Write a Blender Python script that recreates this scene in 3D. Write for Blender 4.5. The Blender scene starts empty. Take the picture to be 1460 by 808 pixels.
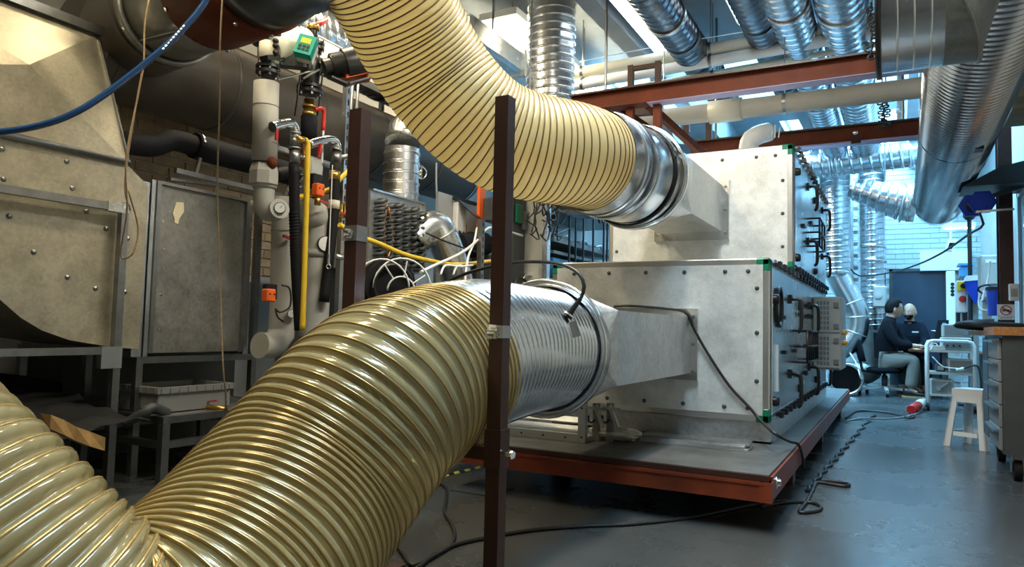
import bpy, bmesh, math, random
import numpy as np
from mathutils import Vector, Matrix
random.seed(7)
C = bpy.context.scene.collection
SC = bpy.context.scene
PI = math.pi
# ------------------------------------------------------------------ camera
F = 1017.22
YAW, PITCH, ROLL = math.radians(28.4221), math.radians(3.4577), math.radians(1.3965)
CAM = np.array([0.0, 0.0, 0.9])
def cam_axes():
    f = np.array([-math.sin(YAW)*math.cos(PITCH), math.cos(YAW)*math.cos(PITCH), math.sin(PITCH)])
    r = np.cross(f, [0, 0, 1]); r /= np.linalg.norm(r); u = np.cross(r, f)
    return r*math.cos(ROLL)+u*math.sin(ROLL), -r*math.sin(ROLL)+u*math.cos(ROLL), -f
RX, RY, RZ = cam_axes()
cd = bpy.data.cameras.new('camera'); co = bpy.data.objects.new('camera', cd); C.objects.link(co)
cd.sensor_width = 36; cd.lens = 36*F/1460; cd.clip_start = 0.02; cd.clip_end = 200
co.matrix_world = Matrix(((RX[0], RY[0], RZ[0], CAM[0]), (RX[1], RY[1], RZ[1], CAM[1]), (RX[2], RY[2], RZ[2], CAM[2]), (0, 0, 0, 1)))
SC.camera = co
SC.view_settings.view_transform = 'Standard'; SC.view_settings.look = 'None'
SC.view_settings.gamma = 1; SC.view_settings.use_curve_mapping = False
SC.view_settings.exposure = 0.0
# ------------------------------------------------------------------ sky and daylight through the roof lights
w = bpy.data.worlds.new('sky'); SC.world = w; w.use_nodes = True
bg = w.node_tree.nodes['Background']; bg.inputs[0].default_value = (0.42, 0.72, 1.0, 1); bg.inputs[1].default_value = 3.0
def area(name, loc, sx, sy, power, col, rot=(0, 0, 0)):
    l = bpy.data.lights.new(name, 'AREA'); l.shape = 'RECTANGLE'; l.size = sx; l.size_y = sy; l.energy = power; l.color = col
    o = bpy.data.objects.new(name, l); C.objects.link(o); o.location = loc; o.rotation_euler = rot
    return o
CEIL = 4.2
DAY = (0.30, 0.68, 0.98)
SKY_X = [(-3.55, -2.65), (-2.2, -1.3), (-0.85, 0.05), (0.4, 1.1)]
SKY_Y = [(8.3, 11.2)]
for i, (xa, xb) in enumerate(SKY_X):
    area('roof_light', ((xa+xb)/2, 9.75, 4.75), xb-xa, 2.9, 760, DAY)
area('roof_light', (-0.4, 1.9, 4.75), 0.9, 2.2, 260, (.72, .90, 1.0))
area('roof_light', (-0.62, 12.5, 4.75), 1.9, 1.7, 1150, DAY)
# ------------------------------------------------------------------ helpers
def at(px, py, X=None, Y=None, Z=None, d=None):
    r = RX*((px-730)/F) - RY*((py-404)/F) - RZ
    t = (X-CAM[0])/r[0] if X is not None else (Y-CAM[1])/r[1] if Y is not None else (Z-CAM[2])/r[2] if Z is not None else d
    return CAM + t*r
V = lambda *a: np.array(a, float)
def unit(v):
    v = np.asarray(v, float); n = np.linalg.norm(v); return v/n if n > 1e-12 else V(0, 0, 1)
def frame_of(d):
    d = unit(d); a = V(0, 0, 1) if abs(d[2]) < 0.9 else V(1, 0, 0)
    u = unit(np.cross(a, d)); return u, np.cross(d, u)
def spline(pts, n):
    P = [np.asarray(p, float) for p in pts]
    P = [2*P[0]-P[1]] + P + [2*P[-1]-P[-2]]
    out = []
    for i in range(1, len(P)-2):
        p0, p1, p2, p3 = P[i-1:i+3]
        for t in np.linspace(0, 1, 40, endpoint=False):
            out.append(0.5*((2*p1)+(p2-p0)*t+(2*p0-5*p1+4*p2-p3)*t*t+(3*p1-p0-3*p2+p3)*t**3))
    out.append(P[-2]); out = np.array(out)
    s = np.concatenate([[0], np.cumsum(np.linalg.norm(np.diff(out, axis=0), axis=1))])
    q = np.linspace(0, s[-1], n)
    return np.stack([np.interp(q, s, out[:, k]) for k in range(3)], 1)
def plen(P):
    return float(np.sum(np.linalg.norm(np.diff(P, axis=0), axis=1)))
def sweep_frames(P):
    T = np.gradient(P, axis=0); T /= np.linalg.norm(T, axis=1)[:, None]
    u, v = frame_of(T[0]); U = [u]
    for i in range(1, len(P)):
        a = U[-1]-T[i]*np.dot(U[-1], T[i]); U.append(unit(a))
    U = np.array(U); return T, U, np.cross(T, U)
def phase_of(pitch, L):
    # number of turns along a hose whose pitch may be stretched along its length
    q = np.linspace(0, L, 800)
    p = np.full(800, pitch) if np.isscalar(pitch) else np.interp(q/L, [a for a, _ in pitch], [b for _, b in pitch])
    c = np.concatenate([[0], np.cumsum((q[1]-q[0])*.5*(1/p[1:]+1/p[:-1]))])
    return (lambda s: np.interp(s, q, c)), c[-1]
class MB:
    def __init__(s): s.v = []; s.f = []; s.sm = []; s.sharp = False
    def add(s, v, f, smooth=False):
        o = len(s.v); s.v.extend([tuple(map(float, p)) for p in v]); s.f.extend([tuple(i+o for i in q) for q in f]); s.sm.extend([smooth]*len(f)); return s
    def bx(s, x0, x1, y0, y1, z0, z1):
        v = [(x, y, z) for z in (z0, z1) for y in (y0, y1) for x in (x0, x1)]
        return s.add(v, [(0, 2, 3, 1), (4, 5, 7, 6), (0, 1, 5, 4), (2, 6, 7, 3), (0, 4, 6, 2), (1, 3, 7, 5)])
    def ob(s, c, ax, ay, az, hx, hy, hz):
        c, ax, ay, az = map(lambda q: np.asarray(q, float), (c, ax, ay, az))
        v = [c+ax*hx*i+ay*hy*j+az*hz*k for k in (-1, 1) for j in (-1, 1) for i in (-1, 1)]
        return s.add(v, [(0, 2, 3, 1), (4, 5, 7, 6), (0, 1, 5, 4), (2, 6, 7, 3), (0, 4, 6, 2), (1, 3, 7, 5)])
    def bar(s, a, b, w, h, up=(0, 0, 1)):
        a, b = np.asarray(a, float), np.asarray(b, float); d = unit(b-a); x = unit(np.cross(d, up)) if abs(np.dot(d, up)) < .99 else frame_of(d)[0]
        z = np.cross(x, d); return s.ob((a+b)/2, x, d, z, w/2, np.linalg.norm(b-a)/2, h/2)
    def cham(s, x0, x1, y0, y1, z0, z1, c):
        # box with chamfered vertical and horizontal edges
        v = []; idx = {}
        for i, x in enumerate((x0, x1)):
            for j, y in enumerate((y0, y1)):
                for k, z in enumerate((z0, z1)):
                    sx, sy, sz = (c if i == 0 else -c), (c if j == 0 else -c), (c if k == 0 else -c)
                    for q, p in (('x', (x, y+sy, z+sz)), ('y', (x+sx, y, z+sz)), ('z', (x+sx, y+sy, z))):
                        idx[(i, j, k, q)] = len(v); v.append(p)
        f = []
        I = lambda i, j, k, q: idx[(i, j, k, q)]
        for i in (0, 1): f.append([I(i, 0, 0, 'x'), I(i, 1, 0, 'x'), I(i, 1, 1, 'x'), I(i, 0, 1, 'x')][::1 if i else -1])
        for j in (0, 1): f.append([I(0, j, 0, 'y'), I(0, j, 1, 'y'), I(1, j, 1, 'y'), I(1, j, 0, 'y')][::1 if j else -1])
        for k in (0, 1): f.append([I(0, 0, k, 'z'), I(1, 0, k, 'z'), I(1, 1, k, 'z'), I(0, 1, k, 'z')][::1 if k else -1])
        for i in (0, 1):
            for j in (0, 1): f.append([I(i, j, 0, 'x'), I(i, j, 1, 'x'), I(i, j, 1, 'y'), I(i, j, 0, 'y')][::1 if i != j else -1])
            for k in (0, 1): f.append([I(i, 0, k, 'x'), I(i, 0, k, 'z'), I(i, 1, k, 'z'), I(i, 1, k, 'x')][::-1 if i != k else 1])
        for j in (0, 1):
            for k in (0, 1): f.append([I(0, j, k, 'y'), I(1, j, k, 'y'), I(1, j, k, 'z'), I(0, j, k, 'z')][::1 if j != k else -1])
        for i in (0, 1):
            for j in (0, 1):
                for k in (0, 1): f.append([I(i, j, k, 'x'), I(i, j, k, 'y'), I(i, j, k, 'z')])
        return s.add(v, f)
    def tube(s, P, r, seg=10, n=None, caps=True, smooth=True):
        P = spline(P, n) if n else np.asarray([np.asarray(p, float) for p in P])
        T, U, W = sweep_frames(P); m = len(P)
        r = np.full(m, r) if np.isscalar(r) else np.asarray(r, float)
        th = np.linspace(0, 2*PI, seg, endpoint=False)
        v = P[:, None, :] + r[:, None, None]*(np.cos(th)[None, :, None]*U[:, None, :]+np.sin(th)[None, :, None]*W[:, None, :])
        return s.grid(v.reshape(-1, 3), m, seg, caps, smooth)
    def grid(s, v, m, seg, caps=True, smooth=True):
        f = [(i*seg+j, i*seg+(j+1) % seg, (i+1)*seg+(j+1) % seg, (i+1)*seg+j) for i in range(m-1) for j in range(seg)]
        o = len(s.v); s.add(v, f, smooth)
        if caps:
            s.f.append(tuple(o+j for j in range(seg))[::-1]); s.f.append(tuple(o+(m-1)*seg+j for j in range(seg))); s.sm += [False, False]
        return s
    def duct(s, P, r, pitch, h, seg=48, per=6, kind='ridge', lead=1.0, r2=None, caps=False):
        # ribbed round duct along a smooth path; the rib runs round as a helix
        P = np.asarray([np.asarray(p, float) for p in P]); L = plen(spline(P, 200)); pf, tot = phase_of(pitch, L); m = max(4, int(tot*per)+1)
        P = spline(P, m); T, U, W = sweep_frames(P); th = np.linspace(0, 2*PI, seg, endpoint=False)
        S = np.linspace(0, L, m); ph = (pf(S)[:, None]-lead*th[None, :]/(2*PI)) % 1.0
        if kind == 'ridge': g = np.exp(-((ph-.5)/.075)**2)
        elif kind == 'bulge': g = np.abs(np.sin(PI*ph))**.65
        else: g = .5+.5*np.cos(2*PI*ph)
        R0 = np.linspace(r, r2 if r2 else r, m)[:, None]
        R = R0+h*g
        v = P[:, None, :]+R[:, :, None]*(np.cos(th)[None, :, None]*U[:, None, :]+np.sin(th)[None, :, None]*W[:, None, :])
        return s.grid(v.reshape(-1, 3), m, seg, caps, True)
    def helix(s, P, r, pitch, wire, phase=.5, seg=48, sides=5, lead=1.0, r2=None):
        P = np.asarray([np.asarray(p, float) for p in P]); L = plen(spline(P, 200)); m = 900
        P = spline(P, m); T, U, W = sweep_frames(P); S = np.linspace(0, L, m)
        pf, tot = phase_of(pitch, L); turns = int(tot-phase); k = np.arange(0, turns*seg+1); tt = 2*PI*k/seg; q_ = np.linspace(0, L, 2000); ss = np.interp(phase+k/seg*lead, pf(q_), q_)
        ok = ss < L; tt = tt[ok]; ss = ss[ok]
        I = lambda A: np.stack([np.interp(ss, S, A[:, q]) for q in range(3)], 1)
        p = I(P); u = I(U); w2 = I(W)
        rr = (r+((r2 if r2 else r)-r)*ss/L)[:, None]
        return s.tube(p+rr*(np.cos(tt)[:, None]*u+np.sin(tt)[:, None]*w2), wire, sides, smooth=True)
    def lathe(s, o, d, prof, seg=24, smooth=True, caps=True):
        s.sharp = True; o = np.asarray(o, float); d = unit(d); u, w2 = frame_of(d); th = np.linspace(0, 2*PI, seg, endpoint=False)
        v = [o+d*a+max(r, 1e-5)*(math.cos(t)*u+math.sin(t)*w2) for a, r in prof for t in th]
        return s.grid(v, len(prof), seg, caps, smooth)
    def cyl(s, a, b, r, seg=16, r2=None, smooth=True):
        a = np.asarray(a, float); b = np.asarray(b, float); return s.lathe(a, b-a, [(0, r), (np.linalg.norm(b-a), r if r2 is None else r2)], seg, smooth)
    def ring(s, c, d, R, r, seg=32, sides=6):
        u, w2 = frame_of(d); P = [np.asarray(c)+R*(math.cos(t)*u+math.sin(t)*w2) for t in np.linspace(0, 2*PI, seg, endpoint=False)]
        d = unit(d); v = []
        for i, t in enumerate(np.linspace(0, 2*PI, seg, endpoint=False)):
            o = math.cos(t)*u+math.sin(t)*w2
            for q in range(sides):
                a = 2*PI*q/sides; v.append(np.asarray(c)+o*(R+r*math.cos(a))+d*r*math.sin(a))
        f = [(i*sides+q, i*sides+(q+1) % sides, ((i+1) % seg)*sides+(q+1) % sides, ((i+1) % seg)*sides+q) for i in range(seg) for q in range(sides)]
        return s.add(v, f, True)
    def band(s, c, d, R, wdt, t, seg=40):
        # short hollow collar: width wdt along d, radial thickness t outward from R
        c = np.asarray(c, float); d = unit(d); u, w2 = frame_of(d); v = []
        prof = [(-wdt/2, R), (-wdt/2, R+t), (wdt/2, R+t), (wdt/2, R)]
        for th in np.linspace(0, 2*PI, seg, endpoint=False):
            o = math.cos(th)*u+math.sin(th)*w2
            for a, r in prof: v.append(c+d*a+o*r)
        f = [(i*4+q, i*4+(q+1) % 4, ((i+1) % seg)*4+(q+1) % 4, ((i+1) % seg)*4+q) for i in range(seg) for q in range(4)]
        return s.add(v, f, True)
    def plate(s, pts, off):
        # polygon (list of 3-D points) given a thickness vector
        n = len(pts); off = np.asarray(off, float); v = [np.asarray(p, float) for p in pts]; v = v+[p+off for p in v]
        f = [tuple(range(n))[::-1], tuple(range(n, 2*n))]+[(i, (i+1) % n, (i+1) % n+n, i+n) for i in range(n)]
        return s.add(v, f)
    def sphere(s, c, r, seg=12, rings=8, sc=(1, 1, 1)):
        v = []; c = np.asarray(c, float)
        for i in range(rings+1):
            a = PI*i/rings
            for j in range(seg):
                t = 2*PI*j/seg; v.append(c+V(math.sin(a)*math.cos(t)*sc[0], math.sin(a)*math.sin(t)*sc[1], math.cos(a)*sc[2])*r)
        return s.grid(v, rings+1, seg, False, True)
    def build(s, name, mat, parent=None, origin=None):
        me = bpy.data.meshes.new(name)
        vs = np.array(s.v, float); off = np.zeros(3)
        if parent is None or origin is not None:
            off = np.array(origin) if origin is not None else V(*((vs.min(0)+vs.max(0))/2)[:2], vs[:, 2].min())
        me.from_pydata([tuple(p) for p in (vs-off)], [], s.f)
        me.polygons.foreach_set('use_smooth', s.sm)
        bm = bmesh.new(); bm.from_mesh(me); bmesh.ops.recalc_face_normals(bm, faces=bm.faces); bm.to_mesh(me); bm.free()
        if s.sharp: me.set_sharp_from_angle(angle=.8)
        me.materials.append(mat); me.update()
        o = bpy.data.objects.new(name, me); C.objects.link(o)
        if parent is not None: attach(o, parent)
        o.location = off
        return o
def world_off(o):
    p = V(0, 0, 0)
    while o is not None:
        p = p+np.array(o.location)
        if o.parent is not None: p = p+np.array(o.matrix_parent_inverse.translation)
        o = o.parent
    return p
def attach(o, parent):
    o.parent = parent; o.matrix_parent_inverse = Matrix.Translation(Vector(-world_off(parent)))
def tag(o, label, cat, group=None):
    o['label'] = label; o['category'] = cat
    if group: o['group'] = group
    return o
def thing(name, label, cat, loc, group=None):
    o = bpy.data.objects.new(name, None); C.objects.link(o); o.location = tuple(map(float, loc)); o.empty_display_size = .1
    return tag(o, label, cat, group)
def struct(name, mb, mat):
    o = mb.build(name, mat); o['kind'] = 'structure'; return o
def lab(o, l): o['label'] = l; return o
def dup(root, off, label=None):
    off = Vector(off); r = root.copy(); C.objects.link(r); r.location = root.location+off
    if label: r['label'] = label
    for ch in root.children:
        c = ch.copy(); C.objects.link(c); c.parent = r
        for g in ch.children:
            e = g.copy(); C.objects.link(e); e.parent = c
    return r
def shared(src, parent, off):
    # another piece with the same mesh, moved by off
    o = src.copy(); C.objects.link(o); o.parent = parent; o.matrix_parent_inverse = src.matrix_parent_inverse.copy()
    o.location = src.location+Vector(tuple(map(float, off))); return o
# ------------------------------------------------------------------ materials
def mat(name, col, rough=.5, metal=0., noise=0., nscale=8., bump=0., bscale=60., col2=None, rvar=0., coat=0., spec=.5, stretch=(1, 1, 1), emit=None, es=0, trans=0., alpha=1.):
    m = bpy.data.materials.new(name); m.use_nodes = True; nt = m.node_tree; N = nt.nodes; L = nt.links
    b = N['Principled BSDF']; b.inputs['Roughness'].default_value = rough; b.inputs['Metallic'].default_value = metal
    b.inputs['Base Color'].default_value = (*col, 1); b.inputs['Specular IOR Level'].default_value = spec
    b.inputs['Coat Weight'].default_value = coat; b.inputs['Transmission Weight'].default_value = trans; b.inputs['Alpha'].default_value = alpha
    if emit: b.inputs['Emission Color'].default_value = (*emit, 1); b.inputs['Emission Strength'].default_value = es
    if noise or bump or rvar or col2:
        tc = N.new('ShaderNodeTexCoord'); mp = N.new('ShaderNodeMapping'); mp.inputs['Scale'].default_value = stretch
        gm = N.new('ShaderNodeNewGeometry'); L.new(gm.outputs['Position'], mp.inputs['Vector'])
        no = N.new('ShaderNodeTexNoise'); no.inputs['Scale'].default_value = nscale; no.inputs['Detail'].default_value = 6; no.inputs['Roughness'].default_value = .65
        L.new(mp.outputs[0], no.inputs['Vector'])
        if noise or col2:
            rp = N.new('ShaderNodeValToRGB'); rp.color_ramp.elements[0].position = .28; rp.color_ramp.elements[1].position = .75
            c2 = col2 if col2 else tuple(min(1, c*(1+noise)) for c in col); c1 = col if col2 else tuple(c*(1-noise) for c in col)
            rp.color_ramp.elements[0].color = (*c1, 1); rp.color_ramp.elements[1].color = (*c2, 1)
            L.new(no.outputs['Fac'], rp.inputs[0]); L.new(rp.outputs[0], b.inputs['Base Color'])
        if rvar:
            mr = N.new('ShaderNodeMapRange'); mr.inputs[1].default_value = .3; mr.inputs[2].default_value = .7
            mr.inputs[3].default_value = max(0.02, rough-rvar); mr.inputs[4].default_value = min(1, rough+rvar)
            L.new(no.outputs['Fac'], mr.inputs[0]); L.new(mr.outputs[0], b.inputs['Roughness'])
        if bump:
            n2 = N.new('ShaderNodeTexNoise'); n2.inputs['Scale'].default_value = bscale; n2.inputs['Detail'].default_value = 4; L.new(mp.outputs[0], n2.inputs['Vector'])
            bp = N.new('ShaderNodeBump'); bp.inputs['Strength'].default_value = bump; bp.inputs['Distance'].default_value = .01
            L.new(n2.outputs['Fac'], bp.inputs['Height']); L.new(bp.outputs[0], b.inputs['Normal'])
    return m
def galv(name, col=(.62, .64, .64), rough=.34, scale=55., amt=.16, bump=.02, metal=1., dark=.62, rv=.12):
    # hot-dip zinc: crystalline spangle plus handling smears
    m = bpy.data.materials.new(name); m.use_nodes = True; nt = m.node_tree; N = nt.nodes; L = nt.links; b = N['Principled BSDF']
    b.inputs['Metallic'].default_value = metal; g = N.new('ShaderNodeNewGeometry')
    vo = N.new('ShaderNodeTexVoronoi'); vo.inputs['Scale'].default_value = scale; L.new(g.outputs['Position'], vo.inputs['Vector'])
    no = N.new('ShaderNodeTexNoise'); no.inputs['Scale'].default_value = 5; no.inputs['Detail'].default_value = 7; no.inputs['Roughness'].default_value = .7; L.new(g.outputs['Position'], no.inputs['Vector'])
    sep = N.new('ShaderNodeSeparateColor'); L.new(vo.outputs['Color'], sep.inputs[0])
    ad = N.new('ShaderNodeMath'); ad.operation = 'MULTIPLY_ADD'; ad.inputs[1].default_value = amt; L.new(sep.outputs[0], ad.inputs[0]); L.new(no.outputs['Fac'], ad.inputs[2])
    rp = N.new('ShaderNodeValToRGB'); rp.color_ramp.elements[0].position = .3; rp.color_ramp.elements[1].position = .8
    rp.color_ramp.elements[0].color = (*[c*dark for c in col], 1); rp.color_ramp.elements[1].color = (*[min(1, c*1.15) for c in col], 1)
    L.new(ad.outputs[0], rp.inputs[0]); L.new(rp.outputs[0], b.inputs['Base Color'])
    mr = N.new('ShaderNodeMapRange'); mr.inputs[1].default_value = .3; mr.inputs[2].default_value = .8; mr.inputs[3].default_value = rough-rv*.8; mr.inputs[4].default_value = rough+rv
    L.new(ad.outputs[0], mr.inputs[0]); L.new(mr.outputs[0], b.inputs['Roughness'])
    bp = N.new('ShaderNodeBump'); bp.inputs['Strength'].default_value = bump; bp.inputs['Distance'].default_value = .01; L.new(no.outputs['Fac'], bp.inputs['Height']); L.new(bp.outputs[0], b.inputs['Normal'])
    return m
def film(name, tint, surf, clear, rough, translucent=.0, coat=.6):
    # plastic film: part of the light passes through, part scatters, a gloss on top
    m = bpy.data.materials.new(name); m.use_nodes = True; nt = m.node_tree; N = nt.nodes; L = nt.links
    b = N['Principled BSDF']; b.inputs['Base Color'].default_value = (*surf, 1); b.inputs['Roughness'].default_value = rough; b.inputs['Coat Weight'].default_value = coat; b.inputs['Coat Roughness'].default_value = .08
    tr = N.new('ShaderNodeBsdfTransparent'); tr.inputs[0].default_value = (*tint, 1)
    tl = N.new('ShaderNodeBsdfTranslucent'); tl.inputs[0].default_value = (*surf, 1)
    g = N.new('ShaderNodeNewGeometry'); no = N.new('ShaderNodeTexNoise'); no.inputs['Scale'].default_value = 7; no.inputs['Detail'].default_value = 6; L.new(g.outputs['Position'], no.inputs['Vector'])
    mr = N.new('ShaderNodeMapRange'); mr.inputs[1].default_value = .35; mr.inputs[2].default_value = .7; mr.inputs[3].default_value = clear*.8; mr.inputs[4].default_value = min(1, clear*1.2); L.new(no.outputs['Fac'], mr.inputs[0])
    m1 = N.new('ShaderNodeMixShader'); m1.inputs[0].default_value = translucent; L.new(b.outputs[0], m1.inputs[1]); L.new(tl.outputs[0], m1.inputs[2])
    m2 = N.new('ShaderNodeMixShader'); L.new(mr.outputs[0], m2.inputs[0]); L.new(m1.outputs[0], m2.inputs[1]); L.new(tr.outputs[0], m2.inputs[2])
    L.new(m2.outputs[0], N['Material Output'].inputs[0]); return m
M = dict(
    floor=mat('painted_concrete', (.060, .064, .064), .27, noise=.3, nscale=.9, bump=.02, bscale=20, rvar=.07),
    wall=mat('white_paint', (.44, .44, .42), .6, noise=.06, nscale=3, bump=.05),
    wallback=mat('white_brick_paint', (.46, .53, .56), .55, noise=.08, nscale=4),
    tanbrick=mat('tan_brick', (.46, .34, .20), .8, noise=.25, nscale=9, bump=.3),
    mortar=mat('mortar', (.42, .40, .36), .9),
    wallfront=mat('dark_grey_wall', (.10, .10, .10), .7), tanwall=mat('tan_plaster', (.62, .46, .24), .7, noise=.12, nscale=4),
    conc=mat('ceiling_concrete', (.24, .27, .29), .7, noise=.12, nscale=4, bump=.1),
    whitemetal=mat('white_enamel', (.78, .79, .78), .35, noise=.05, nscale=5),
    galv=galv('galvanised', metal=.8), galvd=galv('galvanised_dull', (.30, .30, .28), .42, metal=.75),
    galvb=galv('galvanised_bright', (.74, .76, .77), .26, 30, .05, 0, 1., .88, .03),
    spiro=galv('spiral_duct_zinc', (.66, .70, .74), .24, 40, .05, 0, 1., .88, .03),
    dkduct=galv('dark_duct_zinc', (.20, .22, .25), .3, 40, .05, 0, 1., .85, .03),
    hood=galv('hood_sheet', (.43, .395, .30), .42, 70, .14, .03, .6),
    aluz=galv('aluzinc_panel', (.70, .72, .71), .42, 120, .08, .006, .25),
    alu=mat('aluminium_profile', (.80, .81, .80), .32, 1., noise=.05),
    steel=mat('dull_steel', (.31, .32, .32), .38, 1., noise=.2, nscale=14),
    chrome=mat('chrome', (.85, .86, .87), .12, 1.),
    brown=mat('brown_paint', (.05, .018, .012), .4, noise=.25, nscale=12, bump=.05),
    red=mat('red_oxide_paint', (.20, .036, .012), .38, noise=.35, nscale=7, bump=.08),
    ored=mat('rust_red_beam', (.125, .026, .009), .6, spec=.25, noise=.3, nscale=6),
    deck=mat('deck_ply', (.07, .07, .066), .55, noise=.5, nscale=5, bump=.2, bscale=30),
    green=mat('green_corner', (.0, .16, .085), .35),
    black=mat('black_plastic', (.012, .012, .013), .35), rubber=mat('black_rubber', (.011, .011, .012), .6, spec=.2),
    blackfoam=mat('black_foam_lagging', (.007, .008, .012), .75, spec=.2, bump=.2, bscale=40),
    lag=mat('grey_lagging', (.43, .42, .375), .55, noise=.08, nscale=6, bump=.05),
    pipebrown=mat('dark_grey_lagging', (.085, .074, .06), .4, noise=.15, nscale=5, bump=.04),
    cream=mat('cream_paint', (.62, .60, .50), .4), white=mat('white_plastic', (.80, .80, .78), .4),
    yellow=mat('yellow_hose', (.80, .52, .03), .4), orange=mat('orange_plastic', (.85, .14, .02), .4),
    redp=mat('red_plastic', (.55, .02, .015), .35), bluep=mat('blue_plastic', (.01, .05, .42), .3), bluel=mat('light_blue_plastic', (.10, .38, .75), .35),
    bluedk=mat('dark_blue_paint', (.022, .040, .066), .45, noise=.08), brass=mat('brass', (.55, .36, .10), .3, 1., noise=.15, nscale=20),
    copper=mat('copper', (.62, .25, .10), .35, 1.), tealp=mat('teal_plastic', (.0, .30, .24), .35), lcd=mat('screen_green', (.45, .52, .05), .3),
    wood=mat('oiled_wood', (.34, .15, .05), .45, noise=.4, nscale=4, stretch=(12, 1, 12)), plank=mat('raw_plank', (.40, .28, .16), .7, noise=.3, nscale=4, stretch=(1, 14, 14)),
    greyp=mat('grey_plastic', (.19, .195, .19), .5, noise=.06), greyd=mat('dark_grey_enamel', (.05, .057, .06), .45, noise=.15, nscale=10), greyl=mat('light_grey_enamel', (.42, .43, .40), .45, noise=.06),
    skin=mat('skin', (.55, .30, .20), .5), hair=mat('black_hair', (.006, .005, .005), .7, spec=.15), navy=mat('black_fleece', (.006, .007, .010), .9, spec=.15, bump=.3, bscale=90),
    navy2=mat('navy_fleece', (.007, .010, .017), .9, spec=.15, bump=.3, bscale=90), trouser=mat('grey_trousers', (.19, .18, .155), .85, bump=.2, bscale=80),
    shoe=mat('black_shoe', (.012, .012, .012), .4), sole=mat('tan_sole', (.35, .22, .12), .6), glass=mat('dark_screen', (.01, .012, .015), .1),
    tape=galv('duct_tape', (.55, .56, .57), .35, 20, .05, .3), paper=mat('paper', (.70, .62, .42), .8), card=mat('cardboard', (.40, .22, .07), .8, noise=.25, nscale=14),
    bag=film('clear_bag', (.85, .86, .84), (.6, .6, .55), .45, .2), hosehi=film('cream_hose_film', (.95, .88, .62), (.90, .77, .44), .12, .32, .45, .3),
    hoselo=film('clear_hose_film', (.88, .82, .58), (.56, .48, .26), .44, .17, .22, 1.0), wire=mat('hose_wire', (.42, .29, .11), .25, .5), wiredk=mat('hose_wire_dark', (.16, .085, .02), .4, .2),
    cable=mat('black_cable', (.012, .012, .012), .45), cablew=mat('white_cable', (.75, .75, .72), .5), cableg=mat('grey_cable', (.30, .30, .28), .5),
    bluehose=mat('blue_air_hose', (.02, .075, .20), .25, coat=.5), skylight=mat('skylight_glass', (.9, .95, 1), .15, trans=1.0),
    tube=mat('fluorescent_diffuser', (1, 1, 1), .5, emit=(1.0, .86, .62), es=6.0), tubec=mat('cool_diffuser', (1, 1, 1), .5, emit=(.75, .9, 1.0), es=7.0),
    lilac=mat('lilac_lit_underside', (.42, .36, .55), .5), signw=mat('sign_white', (.85, .85, .82), .4), amber=mat('amber_plastic', (.75, .35, .03), .3), stripe=mat('hazard_yellow', (.6, .5, .05), .5),  # lilac is the light on the beam undersides, put into the colour
)
# ------------------------------------------------------------------ structure
X0, X1, YA, YB = -5.0, 1.2, -3.0, 13.8
struct('floor', MB().bx(X0-.2, X1+.2, YA-.2, YB+.2, -.1, 0), M['floor'])
wl = struct('wall_left', MB().bx(X0-.2, X0, YA, YB, 0, CEIL), M['wall'])
wb = struct('wall_back', MB().bx(X0, X1, YB, YB+.2, 0, CEIL), M['mortar'])
struct('wall_right', MB().bx(X1, X1+.2, YA, YB, 0, CEIL), M['wall'])
struct('wall_front', MB().bx(X0, X1, YA-.2, YA, 0, CEIL), M['wallfront'])
HOLES = [(xa, xb, 8.3, 11.2) for xa, xb in SKY_X]+[(-.85, .05, .8, 3.0), (-1.6, .36, 11.6, 13.4)]
xs = sorted({X0-.2, X1+.2}|{h[0] for h in HOLES}|{h[1] for h in HOLES}); ys = sorted({YA-.2, YB+.2}|{h[2] for h in HOLES}|{h[3] for h in HOLES})
b = MB()
for j in range(len(ys)-1):
    run = None
    for i in range(len(xs)):
        solid = i < len(xs)-1 and not any(h[0] < (xs[i]+xs[i+1])/2 < h[1] and h[2] < (ys[j]+ys[j+1])/2 < h[3] for h in HOLES)
        if solid and run is None: run = xs[i]
        if not solid and run is not None: b.bx(run, xs[i], ys[j], ys[j+1], CEIL, CEIL+.25); run = None
ceil = struct('ceiling', b, M['conc'])
for xb_ in (-4.1, -2.43, -1.08, .22):
    z = CEIL
    prof = [(xb_-.13, z), (xb_-.09, z-.38), (xb_+.09, z-.38), (xb_+.13, z)]
    MB().plate([(x, YA, zz) for x, zz in prof], (0, YB-YA, 0)).build('beam', M['conc'], ceil)
M['skylight'] = film('roof_light_glass', (.92, .97, 1), (.8, .85, .9), .92, .1, 0, .2)
for k, (xa, xb, ya, yb) in enumerate(HOLES):
    f = MB()
    for x in (xa+.02, xb-.02): f.bx(x-.02, x+.02, ya, yb, CEIL+.18, CEIL+.26)
    for y in (ya+.02, yb-.02): f.bx(xa, xb, y-.02, y+.02, CEIL+.18, CEIL+.26)
    wn = struct('window_%d' % (k+1), f, M['whitemetal'])
    n = max(2, int((yb-ya)/.6))
    for q in range(n):
        y0 = ya+(yb-ya)*q/n; y1 = ya+(yb-ya)*(q+1)/n
        MB().bx(xa, xb, y0+.012, y1-.012, CEIL+.2, CEIL+.206).build('pane', M['skylight'], wn)
        if q: MB().bx(xa, xb, y0-.015, y0+.015, CEIL+.17, CEIL+.24).build('glazing_bar', M['whitemetal'], wn)
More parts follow.
